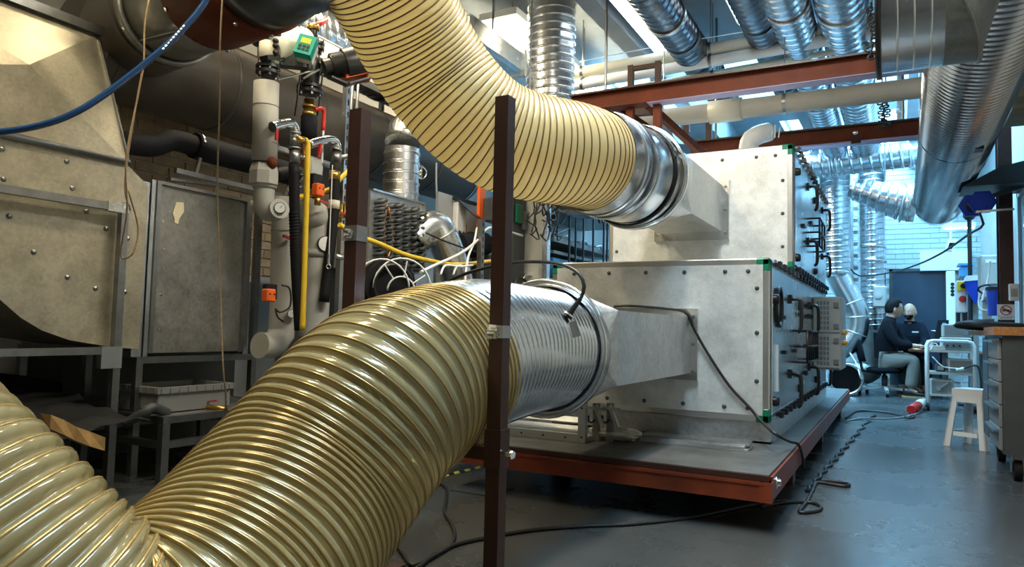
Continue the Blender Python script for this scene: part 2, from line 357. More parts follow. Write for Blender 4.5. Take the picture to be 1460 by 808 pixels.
# painted brickwork of the back wall (too small to pick apart one by one) and the tan bricks of the left wall
b = MB(); z = 0.005; row = 0
while z < 4.1:
    x = -3.4-(.13 if row % 2 else 0)
    while x < X1:
        if not (-.16 < x+.12 < .80 and z < 2.03): b.bx(max(x, X0), min(x+.25, X1), YB-.012-random.random()*.003, YB+.01, z, z+.075)
        x += .26
    z += .085; row += 1
o = b.build('brick', M['wallback'], wb); o['kind'] = 'stuff'
first = None; z = 1.3; row = 0
while z < 2.85:
    y = 2.3-(.14 if row % 2 else 0)
    while y < 4.7:
        if first is None: first = MB().cham(X0-.02, X0+.014, y, y+.27, z, z+.068, .004).build('brick', M['tanbrick'], wl); base = (y, z)
        else: shared(first, wl, (random.uniform(-.004, .004), y-base[0], z-base[1]))
        y += .28
    z += .078; row += 1
d1 = struct('door_1', MB().bx(-.07, .69, YB-.05, YB-.012, .01, 1.99), M['bluedk'])
MB().bx(-.12, -.07, YB-.07, YB, 0, 2.04).bx(.69, .74, YB-.07, YB, 0, 2.04).bx(-.12, .74, YB-.07, YB, 1.99, 2.04).build('door_frame', M['greyd'], d1)
MB().cyl((.62, YB-.05, 1.0), (.62, YB-.1, 1.0), .012).cyl((.62, YB-.1, 1.0), (.5, YB-.1, 1.0), .01).build('door_handle', M['chrome'], d1)
# ------------------------------------------------------------------ platform
PX1, PY0, PY1, PT = -.503, 3.405, 9.39, .26
pf = thing('steel_platform', 'low rust red steel platform with worn dark deck carrying the two white metal cabinets', 'platform', (-1.36, 6.4, 0))
MB().bx(-2.2, PX1-.012, PY0+.02, PY1, PT-.025, PT).build('deck', M['deck'], pf)
def channel(x0, x1, y0, y1, face):
    m = MB().bx(x0, x1, y0, y1, .14, PT-.012)
    return m
MB().bx(-2.22, PX1, PY0, PY0+.05, .14, PT-.03).bx(-2.22, PX1-.03, PY0-.006, PY0+.05, PT-.045, PT-.03).build('front_beam', M['red'], pf)
MB().bx(-2.21, PX1-.01, PY0+.006, PY0+.04, PT-.03, PT-.002).build('deck_edge', M['brown'], pf)
MB().bx(PX1-.05, PX1, PY0+.051, PY1, .14, PT-.012).build('side_beam', M['red'], pf)
MB().bx(-2.22, -2.17, PY0+.051, PY1, .14, PT-.03).build('side_beam', M['red'], pf)
MB().bx(-2.17, PX1-.051, PY1-.05, PY1, .14, PT-.03).build('back_beam', M['red'], pf)
for y in (4.6, 6.2, 7.9): MB().bx(-2.17, PX1-.051, y, y+.06, .14, PT-.03).build('cross_beam', M['red'], pf)
for x in (-2.1, -.62):
    for y in (4.7, 6.6, 8.8): MB().bx(x-.06, x+.06, y-.06, y+.06, 0, .14).build('foot', M['brown'], pf)
MB().lathe((PX1, PY0+.16, .205), (1, 0, 0), [(0, .03), (.004, .03), (.006, .02), (.02, .018), (.024, .01)], 12).build('lifting_stud', M['chrome'], pf)
MB().bx(PX1-.052, PX1+.004, PY0-.004, PY0+.05, .14, PT-.03).build('corner_gusset', M['red'], pf)
# ------------------------------------------------------------------ air handling units
BX0, BX1 = -2.045, -.652
def unit_box(name, label, y0, y1, z0, z1, rows_x, rows_z, base=None):
    t = thing(name, label, 'cabinet', ((BX0+BX1)/2, (y0+y1)/2, base if base else z0), 'white metal test cabinets')
    e = .045
    # aluminium frame profiles
    for x in (BX0, BX1-e):
        for y in (y0, y1-e): MB().cham(x, x+e, y, y+e, z0+e, z1-e, .006).build('corner_profile', M['alu'], t)
    for z in (z0, z1-e):
        for y in (y0, y1-e): MB().cham(BX0+e, BX1-e, y, y+e, z, z+e, .006).build('rail', M['alu'], t)
        for x in (BX0, BX1-e): MB().cham(x, x+e, y0+e, y1-e, z, z+e, .006).build('rail', M['alu'], t)
    for x in (BX0, BX1-e):
        for y in (y0, y1-e):
            for z in (z0, z1-e):
                sx_ = 1 if x == BX0 else -1; sy_ = 1 if y == y0 else -1; sz_ = 1 if z == z0 else -1; m = MB(); o3 = (x if sx_ > 0 else x+e, y if sy_ > 0 else y+e, z if sz_ > 0 else z+e)
                for ax in range(3):
                    ln = [e+.003]*3; ln[ax] = .085; b0c = [o3[q]-(.003*(1, 1, 1)[q])*(sx_, sy_, sz_)[q] for q in range(3)]; b1c = [b0c[q]+ln[q]*(sx_, sy_, sz_)[q] for q in range(3)]
                    lo_, hi_ = [min(b0c[q], b1c[q]) for q in range(3)], [max(b0c[q], b1c[q]) for q in range(3)]
                    m.cham(lo_[0], hi_[0], lo_[1], hi_[1], lo_[2], hi_[2], .010)
                m.build('corner_block', M['green'], t)
    fp = MB().bx(BX0+e-.008, BX1-e+.008, y0-.004, y0+.03, z0+e-.008, z1-e+.008).build('front_panel', M['aluz'], t)
    MB().bx(BX0+.004, BX0+.03, y0+e, y1-e, z0+e, z1-e).build('left_panel', M['aluz'], t)
    MB().bx(BX0+e, BX1-e, y1-.03, y1-.004, z0+e, z1-e).build('back_panel', M['aluz'], t)
    MB().bx(BX0+e, BX1-e, y0+e, y1-e, z1-.03, z1-.004).build('top_panel', M['aluz'], t)
    b0 = None
    pos = [(x, z) for x in rows_x for z in (z0+e+.03, z1-e-.03)]+[(x, z) for z in rows_z for x in (BX0+e+.025, BX1-e-.025)]
    for x, z in pos:
        if b0 is None: b0 = MB().lathe((x, y0-.004, z), (0, -1, 0), [(0, .013), (.004, .012), (.007, .007), (.0075, .002)], 12).build('rivet', M['greyd'], fp); o0 = (x, z)
        else: shared(b0, fp, (x-o0[0], 0, z-o0[1]))
    return t
LZ0, LZ1, LY0, LY1 = .385, 1.335, 4.349, 8.0
low = unit_box('test_cabinet', 'lower white metal cabinet resting on the rust red platform, green corners', LY0, LY1, LZ0, LZ1, [BX0+.16+.245*i for i in range(5)]+[BX1-.12], [.62, .9, 1.16], PT)
MB().bx(BX0+.01, BX1+.005, LY0+.02, LY0+.035, PT, LZ0).bx(BX0+.01, BX0+.025, LY0+.036, LY1-.02, PT, LZ0).bx(BX1-.01, BX1+.005, LY0+.036, LY1-.02, PT, LZ0).bx(BX0+.01, BX1+.005, LY0+.02, LY0+.07, PT, PT+.012).build('base_frame', M['galv'], low)
UZ0, UZ1, UY0, UY1 = LZ1+.004, 2.262, 5.402, 8.0
up = unit_box('test_cabinet', 'upper white metal cabinet stacked on the lower one, green corners', UY0, UY1, UZ0, UZ1, [BX0+.16+.245*i for i in range(5)]+[BX1-.12], [1.52, 1.76, 2.0])
def bow_handle(y, z, h, side, parent, X=BX1):
    m = MB()
    m.bx(X, X+.018, y-.02, y+.02, z+h/2-.03, z+h/2+.03)
    m.tube([(X+.01, y, z+h/2), (X+.06, y, z+h/2), (X+.075, y, z+h/2-.04), (X+.075, y, z-h/2+.03), (X+.055, y, z-h/2)], .013, 8, n=14)
    m.build('door_handle', M['black'], parent)
def knob(y, z, parent, X=BX1):
    MB().lathe((X, y, z), (1, 0, 0), [(0, .03), (.02, .03), (.03, .022), (.032, .005)], 14).build('hinge_knob', M['black'], parent)
def toggle(y, z, parent, X=BX1):
    MB().bx(X, X+.03, y-.012, y+.012, z-.012, z+.012).bx(X+.02, X+.04, y-.035, y-.018, z-.018, z+.018).bx(X+.02, X+.04, y+.018, y+.035, z-.018, z+.018).bx(X+.026, X+.034, y-.03, y+.03, z-.006, z+.006).build('clamp', M['black'], parent)
def side_doors(parent, y0, y1, z0, z1, n):
    e = .045; ds = []
    wdt = (y1-y0-2*e)/n
    for i in range(n):
        a = y0+e+wdt*i; d = MB().cham(BX1-.002, BX1+.008, a+.006, a+wdt-.006, z0+e+.004, z1-e-.004, .006).build('door', M['galvb'], parent); ds.append(d)
    return ds, wdt
dl, wl_ = side_doors(low, LY0, LY1, LZ0, LZ1, 3)
du, wu_ = side_doors(up, UY0, UY1, UZ0, UZ1, 2)
for i, d in enumerate(dl):
    y = LY0+.045+wl_*i
    bow_handle(y+wl_*.62, 1.02, .22, 1, d, BX1+.008); bow_handle(y+wl_*.62, .52, .22, 1, d, BX1+.008)
    knob(y+.07, 1.1, d, BX1+.008); knob(y+.07, .50, d, BX1+.008)
for i, d in enumerate(du):
    y = UY0+.045+wu_*i
    bow_handle(y+wu_*.62, 2.0, .2, 1, d, BX1+.008); bow_handle(y+wu_*.62, 1.55, .2, 1, d, BX1+.008)
    knob(y+.07, 2.08, d, BX1+.008); knob(y+.07, 1.45, d, BX1+.008)
# porthole with thick rim in the first lower door
g = MB().band((BX1+.012, LY0+.26, 1.06), (1, 0, 0), .105, .03, .022, 32).build('porthole_rim', M['black'], dl[0])
MB().lathe((BX1+.004, LY0+.26, 1.06), (1, 0, 0), [(0, .105), (.012, .105)], 32).build('porthole_glass', M['glass'], dl[0])
MB().bx(BX1+.008, BX1+.02, LY0+.2, LY0+.235, .55, .83).build('strip_gauge', M['white'], dl[0])
for y, z in ((LY0+.42, 1.0), (LY0+.5, .78), (LY0+1.0, .78)): MB().bx(BX1+.008, BX1+.03, y-.04, y+.04, z-.012, z+.012).build('latch', M['black'], dl[0])
for k in range(16): toggle(LY0+.2+k*.21, LZ1-.022, low)
for k in range(16): toggle(LY0+.28+k*.21, LZ0+.022, low)
for k in range(14): toggle(UY0+.12+k*.18, UZ1-.022, up)
for k in range(14): toggle(UY0+.15+k*.18, UZ0+.024, up)
for y in (LY0+1.3, LY0+1.75, LY0+2.0):
    for z in (1.12, 1.04): toggle(y, z, low)
for y in (LY0+1.2, LY0+1.6): toggle(y, .6, low)
def cage(parent, y0, y1, z0, z1, ny, X):
    m = MB(); dx = .09
    for z in (z0, (z0+z1)/2, z1):
        m.tube([(X, y0, z), (X+dx, y0, z), (X+dx, y1, z), (X, y1, z)], .009, 6)
    for k in range(ny+1):
        y = y0+(y1-y0)*k/ny; m.tube([(X+dx, y, z0), (X+dx, y, z1)], .009, 6)
    return m.build('cable_cage', M['black'], parent)
cage(low, LY0+1.05, LY0+1.75, .70, .92, 5, BX1+.005)
cage(up, UY0+.9, UY0+1.35, 1.62, 1.85, 2, BX1+.005)
for k in range(5):
    y = UY0+.5+k*.55; MB().bx(BX1+.008, BX1+.03, y-.05, y+.05, 1.72+.1*(k % 2), 1.745+.1*(k % 2)).build('latch', M['black'], du[min(1, int(k*.5))])
# grey control cabinet hung on the side of the lower unit
cc = thing('control_cabinet', 'grey control cabinet with hatched door and two amber lamps, hung on the lower white cabinet', 'electrical box', (BX1+.1, 6.6, .55))
CY0 = 6.62
MB().cham(BX1+.012, BX1+.235, CY0, CY0+.6, .60, 1.22, .008).build('body', M['greyl'], cc)
for z0_, z1_ in ((.62, .90), (.92, 1.20)):
    d = MB().bx(BX1+.03, BX1+.22, CY0-.014, CY0-.001, z0_, z1_).build('door', M['greyl'], cc)
    m = MB()
    for i in range(4):
        for j in range(6):
            m.bx(BX1+.045+i*.026, BX1+.063+i*.026, CY0-.018, CY0-.013, z0_+.02+j*.042, z0_+.05+j*.042)
    m.build('embossing', M['greyp'], d)
    for z in (z0_+.05, z1_-.05): MB().bx(BX1+.175, BX1+.215, CY0-.03, CY0-.013, z-.02, z+.02).build('hinge', M['greyp'], d)
for z in (.92, .83): MB().lathe((BX1+.235, CY0+.1, z), (1, 0, 0), [(0, .022), (.02, .022), (.035, .016), (.042, .003)], 14).build('signal_lamp', M['amber'], cc)
# ------------------------------------------------------------------ sheet metal transitions in front of the cabinets
def transition(name, label, xc, w_, z0, z1, yf, yn, yr, rc, r, flz):
    # flange at yf, rectangular duct to yn, square-to-round to ring at yr (centre rc, radius r)
    t = thing(name, label, 'duct', (xc, yn, z0))
    xa, xb = xc-w_/2, xc+w_/2
    MB().bx(xa, xb, yn, yf-.04, z0, z1).build('rectangular_duct', M['galv'], t)
    f0, f1 = flz; e = .052
    MB().bx(xa-e, xa, yf-.04, yf-.005, f0, f1).bx(xb, xb+e, yf-.04, yf-.005, f0, f1).bx(xa, xb, yf-.04, yf-.005, f0, z0).bx(xa, xb, yf-.04, yf-.005, z1, f1).build('flange', M['galvb'], t)
    for x in (xa-e/2, xb+e/2):
        for z in (f0+.05, (f0+f1)/2, f1-.05): MB().lathe((x, yf-.04, z), (0, -1, 0), [(0, .011), (.01, .011), (.011, .003)], 6).build('bolt', M['steel'], t)
    # square to round, triangular facets
    N_ = 32; v = []; cs = [(xb, z0), (xb, z1), (xa, z1), (xa, z0)]
    m = MB(); rp = [(rc[0]+r*math.cos(a), yr, rc[1]+r*math.sin(a)) for a in [2*PI*k/N_ for k in range(N_)]]
    sq = [(xb, yn, z1), (xa, yn, z1), (xa, yn, z0), (xb, yn, z0)]
    v = rp+sq; f = []
    q = N_//4
    for k in range(4):
        for j in range(q): f.append((k*q+j, (k*q+j+1) % N_, N_+k))
        f.append((N_+(k-1) % 4, N_+k, k*q))
    m.add(v, f, False); m.build('square_to_round', M['galv'], t)
    m = MB().band((rc[0], yr, rc[1]), (0, 1, 0), r-.004, .05, .02, 48).ring((rc[0], yr-.03, rc[1]), (0, 1, 0), r+.012, .012, 48).build('collar_ring', M['galvb'], t)
    return t
transition('duct_transition', 'galvanised square to round duct joining the lower metal hose to the lower white cabinet', -1.385, .55, .645, .985, LY0, 3.07, 2.98, (-1.43, .805), .295, (.605, 1.035))
transition('duct_transition', 'galvanised square to round duct joining the upper coupling to the upper white cabinet', -1.375, .46, 1.645, 1.99, UY0, 4.5, 4.15, (-1.40, 1.825), .30, (1.585, 2.03))
# round coupling of the upper line, corrugated metal hose of the lower line
t = thing('round_coupling', 'shiny galvanised round coupling at the end of the cream upper hose', 'duct', (-1.42, 3.8, 1.5))
MB().lathe((-1.40, 4.15, 1.825), (-.06, -.60, -.015), [(0, .295), (.03, .295), (.04, .30), (.06, .30), (.07, .29), (.34, .288), (.36, .297), (.38, .297), (.40, .286), (.46, .283), (.47, .29), (.48, .283), (.62, .28)], 56, caps=False).build('sleeve', M['galvb'], t)
MB().band((-1.412, 4.04, 1.822), (.06, .6, .015), .296, .03, .008, 48).build('clamp_band', M['rubber'], t)
MB().band((-1.436, 3.78, 1.816), (.06, .6, .015), .286, .07, .006, 48).build('clamp_band', M['dkduct'], t)
MB().band((-1.446, 3.66, 1.812), (.06, .6, .015), .284, .02, .008, 48).build('clamp_band', M['galvb'], t)
MB().bx(-1.13, -1.10, 4.0, 4.08, 1.90, 1.93).build('buckle', M['chrome'], t)
mh_path = [(-1.43, 2.98, .805), (-1.41, 2.75, .803), (-1.385, 2.5, .802), (-1.352, 2.24, .797), (-1.325, 2.05, .778), (-1.303, 1.90, .753)]
t = thing('metal_hose', 'ribbed galvanised metal hose between the clear hose and the lower cabinet', 'duct', (-1.4, 2.6, .5))
MB().duct(mh_path, .260, .045, .016, 72, 12, 'ridge').build('corrugation', M['spiro'], t)
MB().band((-1.427, 2.955, .805), (0, 1, 0), .285, .03, .012, 48).build('clamp_band', M['galvb'], t)
HOSE_A = 'ribbed'
# lower clear hose
lo_path = [(-1.312, 1.965, .765), (-1.29, 1.80, .735), tuple(at(536, 577, d=1.96)), tuple(at(428, 708, d=1.74)), tuple(at(332, 838, d=1.48)), tuple(at(222, 952, d=1.26)), tuple(at(112, 980, d=1.17)), tuple(at(5, 912, d=1.13)), tuple(at(-90, 822, d=1.12)), tuple(at(-190, 728, d=1.12)), tuple(at(-320, 590, d=1.15))]
t = thing('clear_hose', 'large clear ribbed hose with brown wire spiral looping down to the floor in the foreground', 'hose', (-1.33, 1.1, 0))
LOP = [(0, .029), (.2, .032), (.43, .034), (.6, .029), (.72, .027), (.86, .034), (1, .042)]
MB().duct(lo_path, .262, LOP, .015, 96, 10, 'bulge', r2=.232).build('film', M['hoselo'], t)
MB().helix(lo_path, .274, LOP, .0036, .70, 72, 6, r2=.244).build('wire_spiral', M['wire'], t)
# upper cream hose
hi_path = [(-1.445, 3.72, 1.812), (-1.455, 3.5, 1.806), (-1.49, 3.35, 1.80), (-1.57, 3.22, 1.80), (-1.67, 3.10, 1.815), (-1.77, 2.99, 1.865), (-1.86, 2.88, 1.96), (-1.945, 2.77, 2.10), (-1.985, 2.62, 2.25), (-1.985, 2.46, 2.38), (-2.0, 2.32, 2.48), (-2.08, 2.2, 2.56), (-2.2, 2.14, 2.575)]
t = thing('cream_hose', 'large cream ribbed hose curving down from the ceiling duct to the upper white cabinet', 'hose', (-1.8, 2.9, 1.5))
MB().duct(hi_path, .262, .031, .006, 96, 8, 'bulge').build('film', M['hosehi'], t)
MB().helix(hi_path, .2655, .031, .0034, .02, 64, 6).build('wire_spiral', M['wiredk'], t)
# ------------------------------------------------------------------ brown posts holding the hoses
P1, P2 = at(721, 132, d=2.05), at(514, 157, d=2.36)
t = thing('hose_support', 'brown square steel frame of two posts between the big hoses, tape wrapped', 'support frame', (-1.3, 1.77, 0))
def post(x, y, ztop, w_=.043):
    p = MB().bx(x-w_/2, x+w_/2, y-w_/2, y+w_/2, 0, ztop).build('post', M['brown'], t)
    MB().bx(x-.026, x+.026, y-.026, y+.026, .585-.075, .585+.03).build('sleeve', M['brown'], p); return p
pa = post(P1[0], P1[1], 1.555); pb = post(P2[0], P2[1], 1.60, .05)
MB().cyl((P1[0]+.026, P1[1]-.01, .555), (P1[0]+.055, P1[1]-.03, .555), .005).lathe((P1[0]+.055, P1[1]-.03, .555), (1, -.7, 0), [(0, .012), (.02, .012), (.024, .008)], 12).build('clamp_bolt', M['chrome'], pa)
MB().bar((P1[0]-.03, P1[1]+.0, .545), (P2[0]+.03, P2[1], .545), .036, .036).build('cross_bar', M['brown'], t)
MB().bar((P2[0], P2[1]-.35, .03), (P2[0], P2[1]+.3, .03), .05, .05).bar((P2[0]+.1, P2[1]-.3, .03), (P1[0], P1[1]-.25, .03), .04, .04).build('foot', M['brown'], t)
MB().bar((P1[0], P1[1]-.35, .02), (P1[0], P1[1]+.3, .02), .05, .05).build('foot', M['brown'], t)
def tape(p, z, parent, h=.035, w_=.041):
    m = MB().bx(p[0]-w_/2, p[0]+w_/2, p[1]-w_/2, p[1]+w_/2, z-h/2, z+h/2)
    for k in range(5):
        a = random.uniform(-.5, .5); m.ob((p[0]+w_/2*.2*k-.02, p[1]-w_/2-.003, z-h/4+.008*(k % 3)), (1, a*.3, 0), (0, 1, a), (0, a, 1), .011, .002, .012)
    return m.build('tape_wrap', M['tape'], parent)
tape(P1, .885, pa, .035, .046); tape(P2, 1.19, pb, .05, .053)
def lum(name, label, x, y0, y1, z, w_, mt):
    t = thing(name, label, 'lamp', (x, (y0+y1)/2, z))
    MB().bx(x-w_/2, x+w_/2, y0, y1, z+.02, z+.09).build('housing', M['whitemetal'], t)
    MB().bx(x-w_/2+.02, x+w_/2-.02, y0+.02, y1-.02, z, z+.02).build('diffuser', M[mt], t)
    MB().cyl((x, y0+.3, z+.09), (x, y0+.3, CEIL), .006, 6).cyl((x, y1-.3, z+.09), (x, y1-.3, CEIL), .006, 6).build('hanger', M['steel'], t)
    return t
LX = at(700, 20, Z=3.9)[0]
WARM = (1, .84, .56)
area('lamp_light', (LX, 7.4, 3.88), .3, 2.6, 210, WARM)
lum('ceiling_luminaire', 'long bright ceiling lamp behind the cream hose, left of the vertical duct', LX, 5.9, 9.0, 3.9, .42, 'tube')
area('lamp_light', (-2.3, 1.3, 3.78), .3, 2.0, 80, WARM)
lum('ceiling_luminaire', 'ceiling lamp above the big hoses', -2.3, .3, 2.3, 3.8, .36, 'tube')
area('lamp_light', (-1.0, 3.6, 3.78), .3, 1.6, 105, (1, .92, .78))
area('lamp_light', (-3.5, 3.6, 3.83), .3, 2.0, 60, WARM)
lum('ceiling_luminaire', 'ceiling lamp above the pump and pipework', -3.5, 2.6, 4.6, 3.85, .36, 'tube')
lum('ceiling_luminaire', 'ceiling lamp over the front of the white cabinets', -1.0, 2.8, 4.4, 3.8, .36, 'tube')
# ------------------------------------------------------------------ left side: fan housing on its stand
def on(px, py, X): return at(px, py, X=X)
HX = -3.78
t = thing('fan_housing', 'yellowish sheet metal fan housing with creased sloping top and curved bottom, leftmost', 'ventilation unit', (-4.1, 1.9, .8))
BR, TR = on(182, 232, HX), on(138, 50, -3.98)
yl = .75
BL = V(HX, yl, BR[2]); TL = V(-3.98, yl+.25, TR[2]); CT = on(42, 92, -3.79)
back = lambda p, dx=-.75: V(p[0]+dx, p[1], p[2])
m = MB(); P = [BL, BR, TR, TL, CT, back(BL), back(BR), back(TR, -.45), back(TL, -.45)]
m.add(P, [(0, 1, 4), (1, 2, 4), (2, 3, 4), (3, 0, 4), (1, 6, 7, 2), (2, 7, 8, 3), (5, 8, 7, 6), (0, 3, 8, 5)]); m.build('creased_hood', M['hood'], t)
# flat side with a curved lower edge, running round as a scroll
cur = [on(*q, HX) for q in ((198, 498), (150, 493), (100, 485), (60, 471), (30, 453), (0, 427))]
cur = [p for p in cur]+[V(HX, 1.45, cur[-1][2]+.22), V(HX, 1.1, cur[-1][2]+.42), V(HX, yl, cur[-1][2]+.6)]
RT = V(HX, cur[0][1], on(198, 262, HX)[2])
poly = [V(HX, yl, BR[2]-.012)]+cur[::-1]+[RT, V(HX, BR[1], BR[2]-.012)]
side = MB().plate(poly, (-.012, 0, 0)).build('side_panel', M['hood'], t)
m = MB()
for a, c in zip(cur[:-1], cur[1:]): m.plate([a+V(-.012, 0, 0), c+V(-.012, 0, 0), c+V(-.75, 0, 0), a+V(-.75, 0, 0)], (0, 0, .006))
m.build('scroll_sheet', M['hood'], t)
MB().plate([V(HX-.013, cur[0][1]-.012, cur[0][2]), V(HX-.75, cur[0][1]-.012, cur[0][2]), V(HX-.75, cur[0][1]-.012, RT[2]), V(HX-.013, cur[0][1]-.012, RT[2])], (0, .01, 0)).build('end_panel', M['hood'], t)
MB().tube([V(HX+.012, yl, BR[2]), BR+V(.012, 0, 0)], .019, 10).build('rail', M['steel'], t)
MB().bar(TL+V(.02, 0, .02), TR+V(.02, .02, .02), .035, .05).build('rail', M['steel'], t)
MB().bar(BR+V(.0, .004, 0), TR+V(.0, .004, 0), .012, .02).build('edge_strip', M['steel'], t)
r0 = None
for q in ((5, 255), (103, 268), (13, 308), (48, 359), (123, 301), (151, 326), (96, 395), (136, 411), (182, 340), (178, 416), (170, 368), (3, 212), (95, 230)):
    p = on(*q, HX)
    if r0 is None: r0 = MB().lathe(p, (1, 0, 0), [(0, .014), (.004, .013), (.008, .007), (.009, .001)], 10).build('rivet', M['steel'], side); p0 = p
    else: shared(r0, side, p-p0)
# stand
t = thing('steel_stand', 'galvanised square tube stand framing the fan housing at the left edge', 'stand', (-3.73, 2.0, 0))
SP = at(153, 692, Z=0); sx, sy = -3.72, SP[1]
ztop = on(163, 290, sx)[2]; zm = on(155, 498, sx)[2]
MB().bx(sx-.02, sx+.02, sy-.02, sy+.02, 0, ztop+.01).build('post', M['steel'], t)
MB().bx(sx-.02, sx+.02, yl, sy-.021, ztop-.04, ztop).build('top_bar', M['steel'], t)
MB().bx(sx-.02, sx+.02, yl, sy-.021, zm-.025, zm+.012).build('lower_bar', M['steel'], t)
MB().bx(sx-.024, sx+.024, sy-.1, sy+.024, ztop-.046, ztop+.006).build('corner_plate', M['galvb'], t)
MB().bx(sx-.024, sx+.024, sy-.09, sy+.024, zm-.1, zm+.016).build('corner_plate', M['galvb'], t)
for x in (sx-.9,): MB().bx(x-.02, x+.02, sy-.02, sy+.02, 0, zm).build('post', M['steel'], t)
MB().bx(sx-.88, sx-.021, sy-.02, sy+.02, zm-.025, zm+.012).build('lower_bar', M['steel'], t)
MB().bx(sx-.02, sx+.02, yl, yl+.04, 0, zm-.026).build('post', M['steel'], t)
# duct box right of it
CX = -3.80
a, c = on(222, 262, CX), on(354, 286, CX); zb = on(217, 503, CX)[2]; zt = a[2]
t = thing('duct_box', 'dull grey sheet metal duct box with a taped paper scrap, right of the fan housing', 'duct', (CX-.3, (a[1]+c[1])/2, zb))
bd = MB().bx(CX-.6, CX, a[1], c[1], zb, zt).build('body', M['galvd'], t)
for y in (a[1]+.012, c[1]-.012): MB().bx(CX, CX+.022, y-.012, y+.012, zb, zt).build('corner_strip', M['steel'], t)
for y0_, y1_ in ((a[1]-.03, a[1]-.002), (c[1]+.002, c[1]+.03)): MB().bx(CX-.6, CX+.012, y0_, y1_, zb-.02, zt+.02).build('flange', M['galvb'], t)
MB().bx(CX-.6, CX+.008, a[1]-.10, a[1]-.04, zb-.02, zt).build('flange', M['galvb'], t)
MB().bx(CX-.62, CX+.02, a[1], c[1], zt+.001, zt+.02).build('top_edge', M['steel'], t)
p = on(253, 305, CX)
MB().plate([p+V(.002, dy, dz) for dy, dz in ((-.035, 0), (-.015, .07), (.035, .075), (.04, .02), (.01, -.03), (.005, -.06), (-.02, -.055), (-.02, -.03))], (.003, 0, 0)).build('paper_scrap', M['paper'], bd)
for q in ((232, 315), (241, 301), (233, 355), (229, 420), (228, 470), (345, 365), (342, 428), (341, 500)):
    MB().lathe(on(*q, CX), (1, 0, 0), [(0, .009), (.005, .008), (.006, .002)], 8).build('bolt', M['chrome'], bd)
lx = CX-.03
MB().bx(lx-.02, lx+.02, a[1]-.05, a[1]-.01, 0, zb-.021).build('leg', M['steel'], t)
MB().bx(lx-.5, lx-.46, a[1]-.05, a[1]-.01, 0, zb-.021).build('leg', M['steel'], t)
yr_ = on(361, 400, lx)[1]
MB().bx(lx-.02, lx+.02, yr_-.0, yr_+.04, 0, zt+.01).build('leg', M['steel'], t)
MB().bx(lx-.02, lx+.02, a[1]-.01, yr_, zb-.06, zb-.022).build('bottom_bar', M['steel'], t)
# frame rails and black foam hose above the box
t = thing('foam_pipe', 'fat black foam covered hose above the duct box, left of the grey pipe', 'pipe', tuple(on(260, 215, -4.05)))
MB().tube([on(172, 203, -4.1), on(215, 208, -4.06), on(245, 200, -4.05), on(275, 207, -4.05)], .068, 16, n=20).build('lagging', M['blackfoam'], t)
MB().tube([on(276, 207, -4.05), on(300, 215, -4.05), on(362, 232, -4.05), on(420, 250, -4.05)], .085, 16, n=16).build('lagging', M['blackfoam'], t)
q0, q1 = on(281, 206, -4.05), on(287, 208, -4.05); MB().band(q0, q1-q0, .07, .02, .012, 24).build('hose_clip', M['chrome'], t)
t = thing('pipe_bracket', 'galvanised rail bracket under the black foam covered hose', 'bracket', tuple(on(300, 250, -3.9)))
MB().bar(on(250, 243, -3.9), on(400, 278, -3.9), .03, .03).bar(on(240, 255, -3.95), on(320, 265, -3.95), .05, .02).build('rail', M['steel'], t)
MB().bar(on(285, 225, -3.9), on(279, 247, -3.9), .02, .02).build('arm', M['steel'], t)
# low bench with crate
c0 = at(228, 692, Z=0); bz = at(228, 594, Y=c0[1])[2]; bz2 = at(228, 630, Y=c0[1])[2]
bx0, bx1, by0, by1 = c0[0]-.95, c0[0], c0[1], c0[1]+1.0
t = thing('low_bench', 'low square tube steel bench under the duct box holding the grey crate', 'bench', ((bx0+bx1)/2, (by0+by1)/2, 0))
for x in (bx0+.02, bx1-.02):
    for y in (by0+.02, by1-.02): MB().bx(x-.022, x+.022, y-.022, y+.022, 0, bz-.04).build('leg', M['steel'], t)
for z in (bz, bz2):
    MB().bx(bx0, bx1, by0, by0+.04, z-.038, z).bx(bx0, bx1, by1-.04, by1, z-.038, z).bx(bx0, bx0+.04, by0+.04, by1-.04, z-.038, z).bx(bx1-.04, bx1, by0+.04, by1-.04, z-.038, z).build('bar_frame', M['steel'], t)
MB().bx(bx0+.04, bx1-.04, by0+.04, by1-.04, bz-.02, bz-.004).build('top', M['galvd'], t)
# crate
A_, B_ = at(205, 580, Z=bz), at(290, 583, Z=bz)
t = thing('crate', 'grey plastic crate with ribbed rim on the low steel bench', 'crate', (-3.83, 2.86, bz+.002))
cx0, cx1, cy0, cy1 = -4.02, -3.64, 2.60, 3.12; zc0, zc1 = bz+.003, bz+.145
m = MB().bx(cx0+.02, cx1-.02, cy0+.02, cy1-.02, zc0, zc0+.006)
for x0_, x1_, y0_, y1_ in ((cx0+.015, cx0+.022, cy0+.02, cy1-.02), (cx1-.022, cx1-.015, cy0+.02, cy1-.02), (cx0+.02, cx1-.02, cy0+.015, cy0+.022), (cx0+.02, cx1-.02, cy1-.022, cy1-.015)): m.bx(x0_, x1_, y0_, y1_, zc0, zc1-.03)
m.build('tub', M['greyp'], t)
m = MB().bx(cx0, cx1, cy0, cy0+.022, zc1-.035, zc1).bx(cx0, cx1, cy1-.022, cy1, zc1-.035, zc1).bx(cx0, cx0+.022, cy0+.022, cy1-.022, zc1-.035, zc1).bx(cx1-.022, cx1, cy0+.022, cy1-.022, zc1-.035, zc1)
for k in range(9): m.bx(cx1, cx1+.006, cy0+.02+k*.058, cy0+.03+k*.058, zc1-.034, zc1-.004)
for k in range(6): m.bx(cx0+.03+k*.065, cx0+.042+k*.065, cy0-.006, cy0, zc1-.034, zc1-.004)
m.build('rim', M['greyp'], t)
